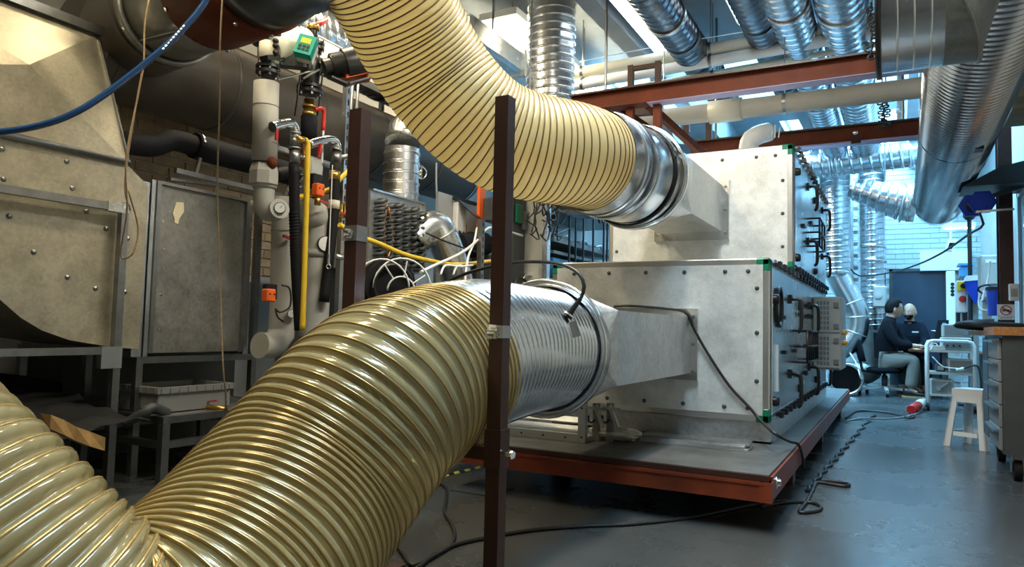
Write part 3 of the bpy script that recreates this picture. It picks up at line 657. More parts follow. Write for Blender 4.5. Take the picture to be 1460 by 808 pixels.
MB().cham(cx1-.035, cx1-.012, cy0+.012, cy0+.06, zc0, zc1-.036, .006).cham(cx1-.035, cx1-.012, cy1-.06, cy1-.012, zc0, zc1-.036, .006).build('corner', M['greyp'], t)
t = thing('drain_pipe', 'short dark plastic pipe stub sticking out over the bench corner', 'pipe', (c0[0], c0[1], bz))
MB().tube([at(178, 604, Y=2.42), at(205, 588, Y=2.46), at(217, 581, Y=2.50), at(226, 583, Y=2.56), at(238, 588, Y=2.66)], .026, 12, n=18).build('tube', M['greyd'], t)
MB().tube([at(204, 588.5, Y=2.46), at(213, 583.5, Y=2.49)], .031, 12).build('socket', M['greyd'], t)
tag(MB().lathe(at(184, 604, Y=2.40), at(182, 610, Y=2.40)-at(184, 604, Y=2.40), [(0, .007), (.02, .007)], 6).build('bolt', M['chrome'], t), '', '') if False else None
t = thing('ball_valve', 'brass ball valve with red lever lying on the bench right of the crate', 'valve', tuple(at(295, 580, Y=3.0)))
vp = lambda x, y: at(x, y, Y=2.95)
MB().tube([vp(273, 581), vp(285, 580), vp(286, 580), vp(291, 580), vp(292, 580), vp(303, 581), vp(322, 583)], [.014, .014, .022, .022, .017, .017, .013], 12).build('body', M['brass'], t)
MB().bar(vp(287, 573), vp(310, 571), .014, .008).build('lever', M['redp'], t)
MB().cyl(vp(287, 581), vp(287, 573), .007, 8).build('stem', M['chrome'], t)
t = thing('cardboard_strip', 'crumpled brown cardboard strip under the fan housing behind the clear hose', 'cardboard', (-3.2, 1.9, .3))
pts = [at(72, 601, X=-3.2), at(90, 610, X=-3.2), at(108, 618, X=-3.2), at(126, 626, X=-3.2), at(150, 633, X=-3.2)]
m = MB(); v = []
for k, p in enumerate(pts): v += [p+V(0, 0, .03+.006*(k % 2)), p+V(.02*(k % 2), 0, -.03), p+V(-.08, .01, -.03), p+V(-.08, 0, .03)]
m.grid(v, 5, 4, True, False); m.build('strip', M['card'], t)
t = thing('black_sheet', 'crumpled black plastic sheet spread under the fan housing above the cardboard strip', 'plastic sheet', (-3.7, 2.0, .3))
v = []; nn = 14
for i in range(nn):
    for j in range(nn):
        v.append((-3.3-i*.09, 1.2+j*.087, .36+.02*math.sin(i*1.7+j*.6)+.035*random.random()+.16*(i/nn)))
MB().add(v, [(i*nn+j, i*nn+j+1, (i+1)*nn+j+1, (i+1)*nn+j) for i in range(nn-1) for j in range(nn-1)], True).build('sheet', M['rubber'], t)
MB().bx(-3.25, -3.2, 1.6, 1.66, 0, .36).bx(-4.3, -4.25, 1.6, 1.66, 0, .5).bx(-4.25, -3.25, 1.6, 1.64, .3, .34).build('trestle', M['greyd'], t)
# ------------------------------------------------------------------ big dark pipe along the left wall
ce = at(652, 250, X=-4.42); pz = ce[2]; pr = .33
t = thing('dark_pipe', 'very large dark grey lagged pipe running along the left wall behind the pipework', 'pipe', (-4.42, 4.0, pz-pr))
MB().lathe((-4.42, 2.5, pz), (0, 1, 0), [(0, pr), (ce[1]-2.5, pr), (ce[1]-2.49, pr-.02)], 48).build('barrel', M['pipebrown'], t)
MB().band((-4.42, ce[1]-.06, pz), (0, 1, 0), pr, .02, .006, 40).build('strap', M['chrome'], t)
for k in range(5): MB().band((-4.42, 2.6+k*.85, pz), (0, 1, 0), pr, .03, .004, 40).build('seam_band', M['pipebrown'], t)
ea, eb = at(200, 60, d=4.45), at(244, 38, d=4.15)
MB().tube([V(-4.42, ea[1]+.1, pz), at(195, 44, d=4.5), at(238, 20, d=4.15)], .30, 36, n=16).build('branch', M['pipebrown'], t)
for y in (2.7, 3.9, 5.4): MB().bx(-4.44, -4.40, y-.02, y+.02, pz+pr, CEIL).build('hanger', M['steel'], t)
t = thing('ceiling_duct', 'dark galvanised duct with rust red flange rising from the dark pipe to the cream hose', 'duct', tuple(at(340, 0, d=3.6)))
dA, dB, dC, dD = at(238, 20, d=4.1), at(305, -10, d=3.75), at(372, -42, d=3.4), at(478, -88, d=3.0)
dd = unit(dD-dA)
MB().tube([dA, dB], .27, 48).build('duct_section', M['galvd'], t)
MB().band(dA+dd*.06, dd, .27, .05, .03, 48).build('flange', M['galvd'], t)
MB().tube([dB+dd*.002, dC], .29, 48).build('flange_section', M['ored'], t)
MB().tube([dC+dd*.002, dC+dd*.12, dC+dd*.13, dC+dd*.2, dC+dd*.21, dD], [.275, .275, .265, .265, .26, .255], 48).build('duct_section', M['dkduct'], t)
for k in range(20):
    u_, w_ = frame_of(dd); a_ = 2*PI*k/20
    for q in (dB+dd*.02, dC-dd*.02, dA+dd*.06):
        c_ = q+(u_*math.cos(a_)+w_*math.sin(a_))*(.29 if k >= 0 else 0); n_ = unit(c_-q)
        MB().lathe(c_, n_, [(0, .012), (.012, .012), (.014, .003)], 6).build('bolt', M['chrome'], t) if k % 2 == 0 else None
MB().bar(dB+V(0, -.2, -.29), dA+V(.1, -.2, -.25), .03, .004).build('strap', M['steel'], t)
# white tray and spiral duct behind
t = thing('cable_trunking', 'long white cable trunking sloping away above the dark pipe', 'trunking', tuple(at(420, 155, X=-3.85)))
MB().bx(-3.99, -3.87, 2.3, 6.6, pz+pr-.02, pz+pr+.13).bx(-3.995, -3.865, 2.3, 6.6, pz+pr+.131, pz+pr+.14).build('channel', M['whitemetal'], t)
for y in (2.9, 4.1, 5.3, 6.4): MB().bx(-3.95, -3.93, y-.01, y+.01, pz+pr+.14, CEIL).build('hanger', M['steel'], t)
t = thing('spiral_duct', 'shiny spiral duct running along the ceiling above the white trunking', 'duct', (-4.3, 5, 3.1), 'spiral ducts')
MB().duct([(-4.25, 2.6, 3.25), (-4.25, 4.2, 3.25), (-4.25, 6.5, 3.25), (-4.25, 9.5, 3.25)], .25, .09, .010, 40, 12).build('tube', M['spiro'], t)
for y in (2.62, 5.2, 7.8): MB().band((-4.25, y, 3.25), (0, 1, 0), .255, .06, .01, 40).build('coupling', M['galvb'], t)
for y in (3.2, 6.2): MB().bx(-4.26, -4.24, y-.015, y+.015, 3.5, CEIL).build('hanger', M['steel'], t)
t = thing('spiral_duct', 'dark spiral duct crossing the top left corner above the fan housing', 'duct', tuple(at(140, 10, d=5.2)), 'spiral ducts')
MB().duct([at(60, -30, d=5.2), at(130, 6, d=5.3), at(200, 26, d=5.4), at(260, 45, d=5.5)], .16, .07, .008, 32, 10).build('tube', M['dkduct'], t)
MB().bx(*sorted((at(130, 0, d=5.2)[0]-.01, at(130, 0, d=5.2)[0]+.01)), at(130, 0, d=5.3)[1]-.01, at(130, 0, d=5.3)[1]+.01, at(130, 6, d=5.3)[2]+.1, CEIL).build('hanger', M['steel'], t)

t = thing('dark_tank', 'tall dark tank on a low plinth below the fan housing, with dark block added for shade', 'tank', (-4.4, 2.0, 0))
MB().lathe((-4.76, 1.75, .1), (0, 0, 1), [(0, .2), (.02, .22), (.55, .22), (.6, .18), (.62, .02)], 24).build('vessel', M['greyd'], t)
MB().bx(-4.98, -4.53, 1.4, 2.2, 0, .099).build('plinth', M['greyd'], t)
MB().bx(-4.95, -4.55, 2.6, 3.9, 0, .78).build('casing', M['greyd'], t)  # dark block added to keep the wall and floor here dark
MB().tube([(-4.56, 1.8, .5), (-4.5, 2.05, .55), (-4.52, 2.4, .5), (-4.6, 2.62, .45)], .035, 10, n=16).build('hose', M['rubber'], t)
# ------------------------------------------------------------------ pipework between the duct box and the brown post
PXW = -3.5
def o_(px, py, dx=0.): return at(px, py, X=PXW+dx)
def pipe(name, label, pts, r, m, cat='pipe', seg=16, n=None, dx=0., group=None, part='tube'):
    P = [o_(*p[:2], dx+(p[2] if len(p) > 2 else 0)) for p in pts]
    t = thing(name, label, cat, tuple(P[-1]), group)
    MB().tube(P, r, seg, n=n).build(part, M[m], t); return t
def gauge(p, r, parent, dirn=(1, -.9, 0)):
    g = MB().lathe(p, dirn, [(0, r), (.02, r), (.024, r*.9)], 18).build('gauge', M['black'], parent)
    d = unit(dirn); MB().lathe(np.asarray(p)+d*.024, d, [(0, r*.88), (.002, r*.88)], 18).build('dial', M['signw'], g)
    u, w_ = frame_of(d); MB().bar(np.asarray(p)+d*.0275, np.asarray(p)+d*.0275+(u*.5+w_*.5)*r*.9, .004, .002).build('needle', M['black'], g)
def flange(p, d, r, parent, m='black'):
    d = unit(d); f = MB().lathe(np.asarray(p)-d*.03, d, [(0, r*.8), (.004, r), (.022, r), (.024, r*.75), (.036, r*.75), (.038, r), (.056, r), (.06, r*.8)], 20).build('flange', M[m], parent)
    u, w_ = frame_of(d)
    for k in range(6):
        a = 2*PI*k/6; c_ = np.asarray(p)+(u*math.cos(a)+w_*math.sin(a))*r*.82; MB().cyl(c_-d*.045, c_+d*.045, .008, 6).build('bolt', M['chrome'], f)
# grey lagged pipe with tapered valve cover and elbow
t = pipe('lagged_pipe', 'grey lagged vertical pipe with a boxy valve cover, right of the duct box', [(380, 118), (377, 232)], .078, 'lag', seg=24)
for y in (152, 205): MB().band(o_(379, y), (0, 0, 1), .078, .006, .002, 24).build('seam', M['greyp'], t)
a, c = o_(377, 234), o_(377, 266)
m = MB()
for k in range(1):
    zc = [(a[2], .074), (a[2]-.05, .088), (a[2]-.13, .088), (c[2], .066)]
    v = []
    for z, r in zc:
        for q in range(8): v.append((a[0]+r*math.cos(PI/8+q*PI/4)*1.05, a[1]+r*math.sin(PI/8+q*PI/4)*1.05, z))
    m.grid(v, 4, 8, True, False)
m.build('valve_cover', M['lag'], t)
MB().band(o_(377, 233), (0, 0, 1), .079, .008, .003, 24).build('seam', M['rubber'], t)
MB().band(c, (0, 0, 1), .066, .02, .008, 24).build('seam', M['lag'], t)
MB().tube([c, o_(376, 285), o_(379, 298), o_(388, 302), o_(399, 297, .1)], .064, 20, n=18).build('elbow', M['lag'], t)
gauge(o_(399, 297, .1), .036, t)
MB().sphere(o_(388, 232, .08), .035, 12, 8, (1, 1, 1.1)).build('red_cap', M['ored'], t)
flange(o_(382, 100), (0, 0, 1), .075, t)
MB().tube([o_(382, 112), o_(382, 96)], .04, 14).build('neck', M['black'], t)
MB().tube([o_(383, 92), o_(385, 62)], .065, 18).build('cream_section', M['cream'], t)
MB().tube([o_(386, 72, .02), o_(405, 68, .02), o_(437, 58, .04)], .085, 18).build('cream_section', M['cream'], t)
for y in (58, 65, 75): MB().sphere(o_(393, y, .09), .02, 8, 6).build('black_stud', M['black'], t)
flange(o_(386, 55), (0, 0, 1), .07, t)
# second grey pipe, big vertical with lower elbow
t = pipe('lagged_pipe', 'grey lagged vertical pipe behind the orange actuator with a curved lower end', [(407, 282), (402, 460), (399, 478), (388, 492), (370, 492)], .085, 'lag', seg=24, n=26, dx=-.1)
for y in (330, 420): MB().band(o_(405, y, -.1), (0, 0, 1), .085, .005, .002, 24).build('seam', M['greyp'], t)
gauge(o_(416, 447, .0), .03, t)
MB().bar(o_(404, 336, .0), o_(415, 340, .0), .02, .016).build('red_lever', M['redp'], t)
t = pipe('lagged_pipe', 'grey lagged pipe with a domed top and collar, right of the yellow hose', [(410, 330, -.25), (424, 306, -.15), (444, 303, 0), (455, 318), (454, 350), (449, 430), (446, 480)], .098, 'lag', seg=24, n=40)
MB().band(o_(453, 362), (0, 0, 1), .098, .05, .006, 24).build('collar', M['lag'], t)
gauge(o_(463, 348, .09), .055, t, (1, -.6, 0))
# black rubber hoses, brass fittings
t = pipe('black_hose', 'black ribbed hose hanging from the steel elbow left of the yellow hose', [(419, 234), (420, 300), (422, 380), (427, 470)], .034, 'rubber', seg=12, n=20, dx=.12)
MB().duct([o_(419.5, 300, .12), o_(420.5, 330, .12), o_(421.5, 365, .12)], .034, .02, .005, 12, 6, 'ridge').build('ribs', M['rubber'], t)
t = pipe('steel_elbow', 'steel threaded elbow with unions feeding the black ribbed hose', [(388, 181), (403, 177), (415, 176), (420, 184), (420, 196)], .032, 'chrome', seg=14, n=20, dx=.12)
for y0_, y1_, r in ((188, 192, .04), (196, 208, .036), (210, 213, .042), (214, 233, .035)): MB().tube([o_(420, y0_, .12), o_(420, y1_, .12)], r, 14).build('union', M['steel'], t)
MB().bar(o_(395, 180, .14), o_(394, 200, .14), .018, .012).build('red_lever', M['redp'], t)
t = pipe('yellow_hose', 'thin yellow hose bent over at the top and running straight down', [(425, 199), (436, 200), (438.5, 208), (437, 280), (434, 380), (431, 470)], .019, 'yellow', 'hose', 10, 40, dx=.16)
MB().tube([o_(424, 199, .16), o_(433, 199, .16)], .022, 10).build('brass_fitting', M['brass'], t)
t = pipe('yellow_hose', 'yellow hose crossing behind the left brown post down to the orange actuator', [(515, 228), (500, 240), (482, 258), (470, 270), (440, 278), (424, 281)], .017, 'yellow', 'hose', 10, 24, dx=.05)
t = pipe('yellow_hose', 'long yellow hose sagging from behind the left brown post to the right brown post', [(484, 320), (505, 334), (540, 347), (575, 362), (610, 371), (650, 377), (700, 372)], .017, 'yellow', 'hose', 10, 40, dx=.35)
t = pipe('foam_riser', 'black foam covered riser with brass union under the pump', [(440, 200), (441, 166)], .055, 'blackfoam', seg=16)
MB().tube([o_(441, 166), o_(441, 160), o_(441, 159), o_(441, 142)], [.046, .046, .038, .038], 16).build('brass_union', M['brass'], t)
MB().band(o_(441, 152), (0, 0, 1), .038, .02, .008, 12).build('brass_nut', M['brass'], t)
MB().tube([o_(448, 156, .03), o_(460, 155, .03), o_(462, 163, .03), o_(461, 186, .03)], .014, 8, n=12).build('red_lever', M['redp'], t)
MB().cyl(o_(461, 186, .03), o_(458, 250, .03), .008, 8).build('rod', M['white'], t)
t = pipe('steel_elbow', 'steel threaded elbow with unions beside the left brown post', [(440, 206), (452, 202), (468, 199), (478, 202), (481, 212)], .03, 'chrome', seg=14, n=20, dx=.1)
for y0_, y1_, r in ((212, 216, .038), (217, 232, .034)): MB().tube([o_(480, y0_, .1), o_(479, y1_, .1)], r, 14).build('union', M['steel'], t)
MB().bar(o_(457, 205, .12), o_(454, 224, .12), .018, .012).build('red_lever', M['redp'], t)
MB().tube([o_(482, 225, .1), o_(495, 223, .1), o_(508, 221, .1)], .017, 10).build('branch', M['steel'], t)
t = pipe('black_hose', 'black rubber hose with a pale band running down beside the domed grey pipe', [(478, 233), (476, 300), (470, 360), (462, 430)], .036, 'rubber', seg=12, n=20, dx=.12)
MB().band(o_(476, 292, .12), (0.03, .02, 1), .036, .06, .003, 14).build('pale_band', M['cream'], t)
MB().band(o_(477, 250, .12), (0.03, .02, 1), .036, .06, .003, 14).build('brass_band', M['brass'], t)
t = thing('thermometer_rod', 'thin steel rod with a ring hanging in front of the black hose', 'rod', tuple(o_(468, 380, .2)))
MB().cyl(o_(474, 235, .18), o_(469, 365, .18), .004, 6).build('rod', M['cablew'], t); MB().ring(o_(468.5, 380, .18), (1, -.8, 0), .014, .004, 14).build('ring', M['chrome'], t); MB().cyl(o_(469, 362, .18), o_(468.5, 378, .18), .008, 8).build('tip', M['chrome'], t)
# actuators
def actuator(label, px, py, w_, h_, dx, blk):
    p = o_(px, py, dx); t = thing('valve_actuator', label, 'actuator', tuple(p), 'orange valve actuators')
    MB().cham(p[0]-.03, p[0]+.03, p[1]-w_/2, p[1]+w_/2, p[2]-h_/2, p[2]+h_/2, .008).build('orange_cover', M['orange'], t)
    q = p+V(-.03, blk[0], blk[1]); MB().cham(q[0]-.03, q[0]+.02, q[1]-w_*.6, q[1]+w_*.6, q[2]-h_*.6, q[2]+h_*.6, .006).build('housing', M['black'], t)
    for k in (-1, 1): MB().lathe(p+V(.03, k*w_*.25, h_*.1), (1, 0, 0), [(0, .006), (.004, .005)], 8).build('screw', M['black'], t)
    return t, p
t, p = actuator('orange valve actuator on a black valve below the yellow hose elbow', 453.5, 271, .07, .085, .14, (.01, .06))
MB().tube([p+V(0, 0, -.045), p+V(0, 0, -.1)], .022, 10).build('valve_body', M['brass'], t); MB().bar(p+V(.02, -.0, -.07), p+V(.02, .08, -.075), .012, .01).build('red_lever', M['redp'], t)
MB().cham(p[0]-.09, p[0]-.05, p[1]-.02, p[1]+.09, p[2]-.02, p[2]+.22, .01).build('grey_housing', M['greyl'], t)
t, p = actuator('orange valve actuator with a black cable loop in front of the curved grey pipe', 383, 421, .07, .08, .1, (.04, .025))
MB().tube([p+V(.0, .1, .07), p+V(.02, .15, .05), p+V(.02, .16, -.06), p+V(.0, .1, -.1), p+V(0, .06, -.08)], .006, 6, n=24).build('cable', M['cable'], t)
MB().tube([p+V(.0, .06, -.08), p+V(0, .08, -.13), p+V(0, .13, -.16)], .006, 6, n=10).build('cable', M['cable'], t)
# pump
pc = o_(470, 92, .1); px_ = unit(o_(520, 86, .25)-o_(470, 97, .1))
t = thing('circulation_pump', 'black and orange circulation pump with a teal control box high beside the cream hose', 'pump', tuple(pc))
MB().lathe(o_(462, 97, .1), px_, [(0, .06), (.05, .06), (.052, .078), (.14, .078), (.142, .10), (.30, .10), (.31, .09), (.312, .02)], 24).build('motor', M['black'], t)
MB().lathe(o_(462, 97, .1)+px_*.312, px_, [(0, .088), (.006, .086), (.007, .03)], 24).build('fan_cover', M['greyd'], t)
for k in range(10): MB().band(o_(462, 97, .1)+px_*(.06+k*.008), px_, .078, .003, .008, 20).build('fin', M['black'], t)
q = o_(503, 104, .18); MB().ob(q, px_, frame_of(px_)[0], frame_of(px_)[1], .075, .085, .045).build('orange_base', M['orange'], t)
q = o_(519, 96, .2); MB().ob(q, px_, frame_of(px_)[0], frame_of(px_)[1], .02, .075, .09).build('orange_shroud', M['orange'], t)
q = o_(500, 108, .14); MB().bar(o_(470, 110, .14), o_(495, 121, .18), .06, .012).bar(o_(495, 121, .18), o_(527, 112, .26), .1, .012).build('bracket', M['black'], t)
MB().tube([o_(441, 135), o_(441, 128), o_(442, 118), o_(443, 92), o_(444, 75)], [.045, .04, .06, .07, .055], 18).build('pump_body', M['black'], t)
flange(o_(441, 128), (0, 0, 1), .085, t); flange(o_(450, 66), (0, 0, 1), .06, t)
MB().tube([o_(447, 72), o_(446, 45), o_(446, 38)], .032, 14).build('neck', M['black'], t); MB().tube([o_(446, 43), o_(446, 36)], .045, 12).build('brass_nut', M['brass'], t)
MB().tube([o_(446, 37), o_(455, 34), o_(466, 28)], .018, 10).build('red_lever', M['redp'], t)
MB().bar(o_(395, 84, .02), o_(432, 88, .08), .09, .09).build('bracket', M['greyd'], t)
MB().bar(o_(376, 83, .05), o_(400, 82, .05), .07, .03).build('lever', M['black'], t)
q = o_(436, 67, .2); fw = unit(V(.55, -.8, .25)); su = unit(np.cross(V(-.1, 0, 1), fw)); su2 = np.cross(fw, su)
su, su2 = unit(su*.93+su2*-.3), unit(su2*.93+su*.3)
cb = MB().ob(q, su, fw, su2, .055, .03, .07).build('control_box', M['tealp'], t)
MB().ob(q+fw*.031+su2*.025, su, fw, su2, .032, .002, .02).build('screen', M['lcd'], cb)
MB().ob(q-fw*.06, su, fw, su2, .05, .03, .06).build('control_box_back', M['cream'], t)
for i in range(3):
    for j in range(2): MB().ob(q+fw*.032+su*(i-1)*.026-su2*(.015+.024*j), su, fw, su2, .009, .003, .008).build('button', M['black'], cb)
MB().cyl(o_(398, 113, .1), o_(445, 101, .15), .006, 6).cyl(o_(432, 112, .1), o_(455, 99, .15), .008, 6).build('tie_rod', M['chrome'], t)
for x in (428, 460): MB().tube([o_(x, 105, .05), o_(x-4, 140, .05), o_(x-8, 165, .0)], .006, 6, n=12).build('cable', M['cable'], t)
# strut channel and thin risers behind the pump
t = thing('strut_channel', 'galvanised slotted strut standing behind the pump, left of the brown post', 'strut', tuple(o_(492, 300, -.1)))
a, c = o_(495, 115, -.1), o_(487, 330, -.1)
MB().bx(a[0]-.02, a[0]+.02, a[1]-.022, a[1]+.022, 0, a[2]).build('channel', M['galvb'], t)
m = MB()
for k in range(12): m.bx(a[0]+.0195, a[0]+.0215, a[1]-.006, a[1]+.006, a[2]-.1-k*.09, a[2]-.06-k*.09)
m.build('slot', M['black'], t)['kind'] = 'stuff'
MB().bar(o_(392, 210, -.02), o_(480, 238, -.02), .035, .03).build('cross_rail', M['galv'], t)
MB().bar(o_(436, 227, .03), o_(476, 240, .03), .02, .02).build('cross_rail', M['steel'], t)
for x, xv, lb_ in ((503, 486, 'thin steel riser pipe with brass valve nearest the strut, left of a twin'), (511, 492, 'thin steel riser pipe with brass valve nearest the left brown post, right of its twin')):
    t = thing('riser_pipe', lb_, 'pipe', tuple(o_(x-9, 300)), 'thin riser pipes')
    MB().tube([o_(x, 118), o_(x-4, 180), o_(x-9, 300)], .011, 8).build('tube', M['steel'], t)
    MB().tube([o_(xv, 290, .05), o_(xv, 303, .05), o_(xv, 304, .05), o_(xv, 311, .05)], [.015, .015, .02, .02], 10).build('valve', M['brass'], t)
    MB().bar(o_(xv-5, 303, .08), o_(xv+5, 305, .08), .01, .008).build('red_lever', M['redp'], t)
t = thing('copper_riser', 'short copper riser with steel unions behind the yellow hose', 'pipe', tuple(o_(432, 260)))
MB().tube([o_(435, 205, .02), o_(434, 240, .02)], .018, 10).build('tube', M['copper'], t)
for y in (225, 246, 255): MB().tube([o_(434, y-3, .02), o_(434, y+3, .02)], .026, 10).build('union', M['chrome'], t)
MB().tube([o_(434, 258, .02), o_(428, 262, .02), o_(420, 262, .02), o_(412, 270, -.05), o_(411, 285, -.05)], .024, 10, n=16).build('bend', M['chrome'], t)
t = pipe('black_hose', 'curved black hose above the grey pipes behind the actuator', [(392, 250), (408, 246), (440, 250), (447, 275), (447, 300)], .045, 'rubber', seg=12, n=20, dx=-.3)
t = pipe('wall_junction_rail', 'small steel bracket plate left of the brown post', [(478, 365), (500, 370)], .018, 'galv', 'bracket', 6, dx=.1, part='plate')
# black control panel behind the pipes
p = o_(470, 380, -.35)
t = thing('galvanised_casing', 'grey galvanised machine casing behind the hoses and left brown post', 'cabinet', (PXW-.6, o_(500, 380, -.3)[1], 0))
ya_, yb_ = o_(478, 380, -.3)[1], o_(524, 380, -.3)[1]
MB().bx(PXW-.9, PXW-.3, ya_, yb_, 0.0, 1.62).build('body', M['galvd'], t); MB().bx(PXW-.299, PXW-.27, ya_, ya_+.05, 0, 1.62).build('corner_strip', M['galvb'], t)
# coil with return bends
KX = -3.45
ka, kb = at(531, 272, X=KX), at(598, 291, X=KX); kz0 = at(560, 385, X=KX)[2]; kz1 = ka[2]
t = thing('coil_heat_exchanger', 'finned coil with rows of dark copper return bends under the shiny round duct', 'heat exchanger', (KX-.3, (ka[1]+kb[1])/2, kz0))
pl = MB().bx(KX-.5, KX, ka[1]-.02, kb[1]+.06, kz0, kz1).build('casing', M['galv'], t)
MB().bx(KX-.5, KX+.03, ka[1]-.02, kb[1]+.06, kz1+.001, kz1+.014).bx(KX, KX+.03, kb[1]+.04, kb[1]+.06, kz0, kz1).build('casing_flange', M['galvb'], t)
bend = None
for i in range(6):
    for j in range(9):
        y = ka[1]+.06+i*(kb[1]-ka[1]-.06)/5.2; z = kz1-.07-j*(kz1-kz0-.08)/8.8-(.02 if i % 2 else 0)
        if bend is None:
            pts = [V(KX, y-.022, z-.012), V(KX+.04, y-.022, z-.012), V(KX+.07, y-.014, z-.008), V(KX+.07, y+.014, z+.008), V(KX+.04, y+.022, z+.012), V(KX, y+.022, z+.012)]
            bend = MB().tube(pts, .0165, 8).build('return_bend', M['greyd'], pl); b0_ = (y, z)
        else:
            e_ = shared(bend, pl, (0, y-b0_[0], z-b0_[1]))
for x_, ys_ in ((548, (285, 330, 372)), (556, (295, 340, 375))): MB().tube([at(x_+6*math.sin(y), y, X=KX+.07) for y in ys_], .006, 6, n=10).build('copper_tube', M['copper'], pl)
MB().bx(KX-.45, KX-.05, ka[1], kb[1]+.03, 0, kz0-.002).build('stand', M['greyd'], t)
# round damper above the coil
t = thing('round_damper', 'shiny round galvanised damper with a hand lever standing on the coil', 'duct', tuple(at(570, 285, X=KX-.22)))
dl0, dl1 = at(571, 283, X=KX-.22), at(574, 205, X=KX-.22); L_ = dl1[2]-dl0[2]
prof = [(0, .15)]
for k in range(1, 6): q = L_*k/5.5; prof += [(q-.012, .15), (q-.006, .158), (q+.006, .158), (q+.012, .15)]
prof += [(L_, .15)]
MB().lathe((dl0[0], dl0[1], kz1+.016), (0, 0, 1), prof, 36).build('body', M['galvb'], t)
MB().tube([V(dl0[0], dl0[1], dl1[2]), V(dl0[0]-.02, dl0[1]+.06, dl1[2]+.12), V(dl0[0]-.05, dl0[1]+.3, dl1[2]+.24), V(dl0[0]-.1, dl0[1]+.7, dl1[2]+.3)], .15, 28, n=16).build('elbow', M['galvb'], t)
hq = at(601, 246, X=KX-.08)
MB().cyl(hq+V(-.09, -.06, 0), hq, .025, 12).build('spindle', M['chrome'], t); MB().ring(hq, (1, -.4, 0), .05, .006, 24).bar(hq+V(0, 0, -.06), hq+V(0, 0, .06), .01, .01).build('hand_lever', M['chrome'], t)
# silver elbow duct right of the coil
t = thing('elbow_duct', 'galvanised elbow duct dropping behind the clear hose right of the coil', 'duct', tuple(at(650, 375, X=-3.3)))
MB().tube([at(590, 345, X=-3.5), at(606, 325, X=-3.45), at(622, 324, X=-3.4), at(634, 345, X=-3.35), at(650, 392, X=-3.3), at(660, 440, X=-3.3)], .135, 28, n=30).build('tube', M['galvb'], t)
for p_, q_ in (((628, 334), (632, 342)), ((640, 362), (643, 370)), ((646, 380), (649, 390))):
    a, c = at(*p_, X=-3.35), at(*q_, X=-3.34); MB().band(a, c-a, .136, .012, .005, 28).build('seam', M['galv'], t)
MB().bx(-3.5, -3.25, at(650, 400, X=-3.4)[1]-.05, at(650, 400, X=-3.4)[1]+.25, 0, .9).build('plenum', M['galvd'], t)
# white wire coil and black reel
t = thing('cable_reel', 'black cable reel wound with white wire loops behind the clear hose', 'reel', tuple(at(560, 400, X=-2.75)))
rc_ = at(557, 408, X=-2.75); MB().lathe(rc_+V(-.1, .05, 0), (1, -.5, 0), [(0, .17), (.02, .17), (.022, .1), (.1, .1), (.102, .17), (.12, .17)], 28).build('drum', M['rubber'], t)
MB().ring(rc_+V(.03, -.01, 0), (1, -.5, 0), .13, .012, 28).build('cable_turns', M['cable'], t)
for k, (cx_, cy_, R_) in enumerate(((545, 410, .17), (574, 412, .19), (572, 415, .09))):
    c_ = at(cx_, cy_, X=-2.68); u_, w_ = frame_of((1, -.6, 0)); MB().tube([c_+(u_*math.cos(a)+w_*math.sin(a))*R_ for a in np.linspace(0, PI, 14)], .006, 6).build('wire_loop', M['cablew'], t)
for a in (.6, 1.4, 2.2):
    c_ = at(572, 415, X=-2.68); u_, w_ = frame_of((1, -.6, 0)); e_ = u_*math.cos(a)+w_*math.sin(a); MB().cyl(c_+e_*.09, c_+e_*.19, .005, 6).build('wire_spoke', M['cablew'], t)
MB().bx(rc_[0]-.12, rc_[0]+.12, rc_[1]-.1, rc_[1]+.2, 0, rc_[2]-.18).build('stand', M['greyd'], t)
# white cables hanging
def cable(label, pts, r, m, n=30, name='cable', cat='cable'):
    o = MB().tube(pts, r, 6, n=n).build(name, M[m]); return tag(o, label, cat)
cable('white cable with loose end hanging from the dark pipe', [at(622, 232, X=-3.8), at(622, 262, X=-3.8), at(624, 285, X=-3.8), at(632, 305, X=-3.8)], .009, 'cablew')
cable('white cable sagging from the black wall unit over to the cable reel', [at(745, 336, X=-3.1), at(705, 325, X=-3.1), at(692, 328, X=-3.1), at(678, 345, X=-3.0), at(655, 362, X=-2.9), at(620, 378, X=-2.8), at(600, 388, X=-2.75)], .011, 'cablew')
cable('braided white cable looping behind the slotted post to the clear hose', [at(680, 325, X=-3.05), at(676, 345, X=-3.0), at(668, 365, X=-2.9), at(664, 390, X=-2.8), at(663, 410, X=-2.7)], .009, 'cablew')
cable('thin black cable crossing the elbow duct right of the coil', [at(608, 332, X=-3.2), at(630, 342, X=-3.15), at(660, 353, X=-3.1), at(690, 362, X=-3.0)], .007, 'cable')
for q, (x0_, x1_, h_) in enumerate(((628, 652, 14), (646, 668, 12))):
    cable(('white cable arch at the right end of the yellow hose', 'second white cable arch nearest the slotted post')[q], [at(x0_, 392, X=-2.7), at(x0_+5, 380, X=-2.7), at((x0_+x1_)/2, 392-h_, X=-2.7), at(x1_-3, 379, X=-2.7), at(x1_+6, 378, X=-2.75)], .008, 'cablew', 20)
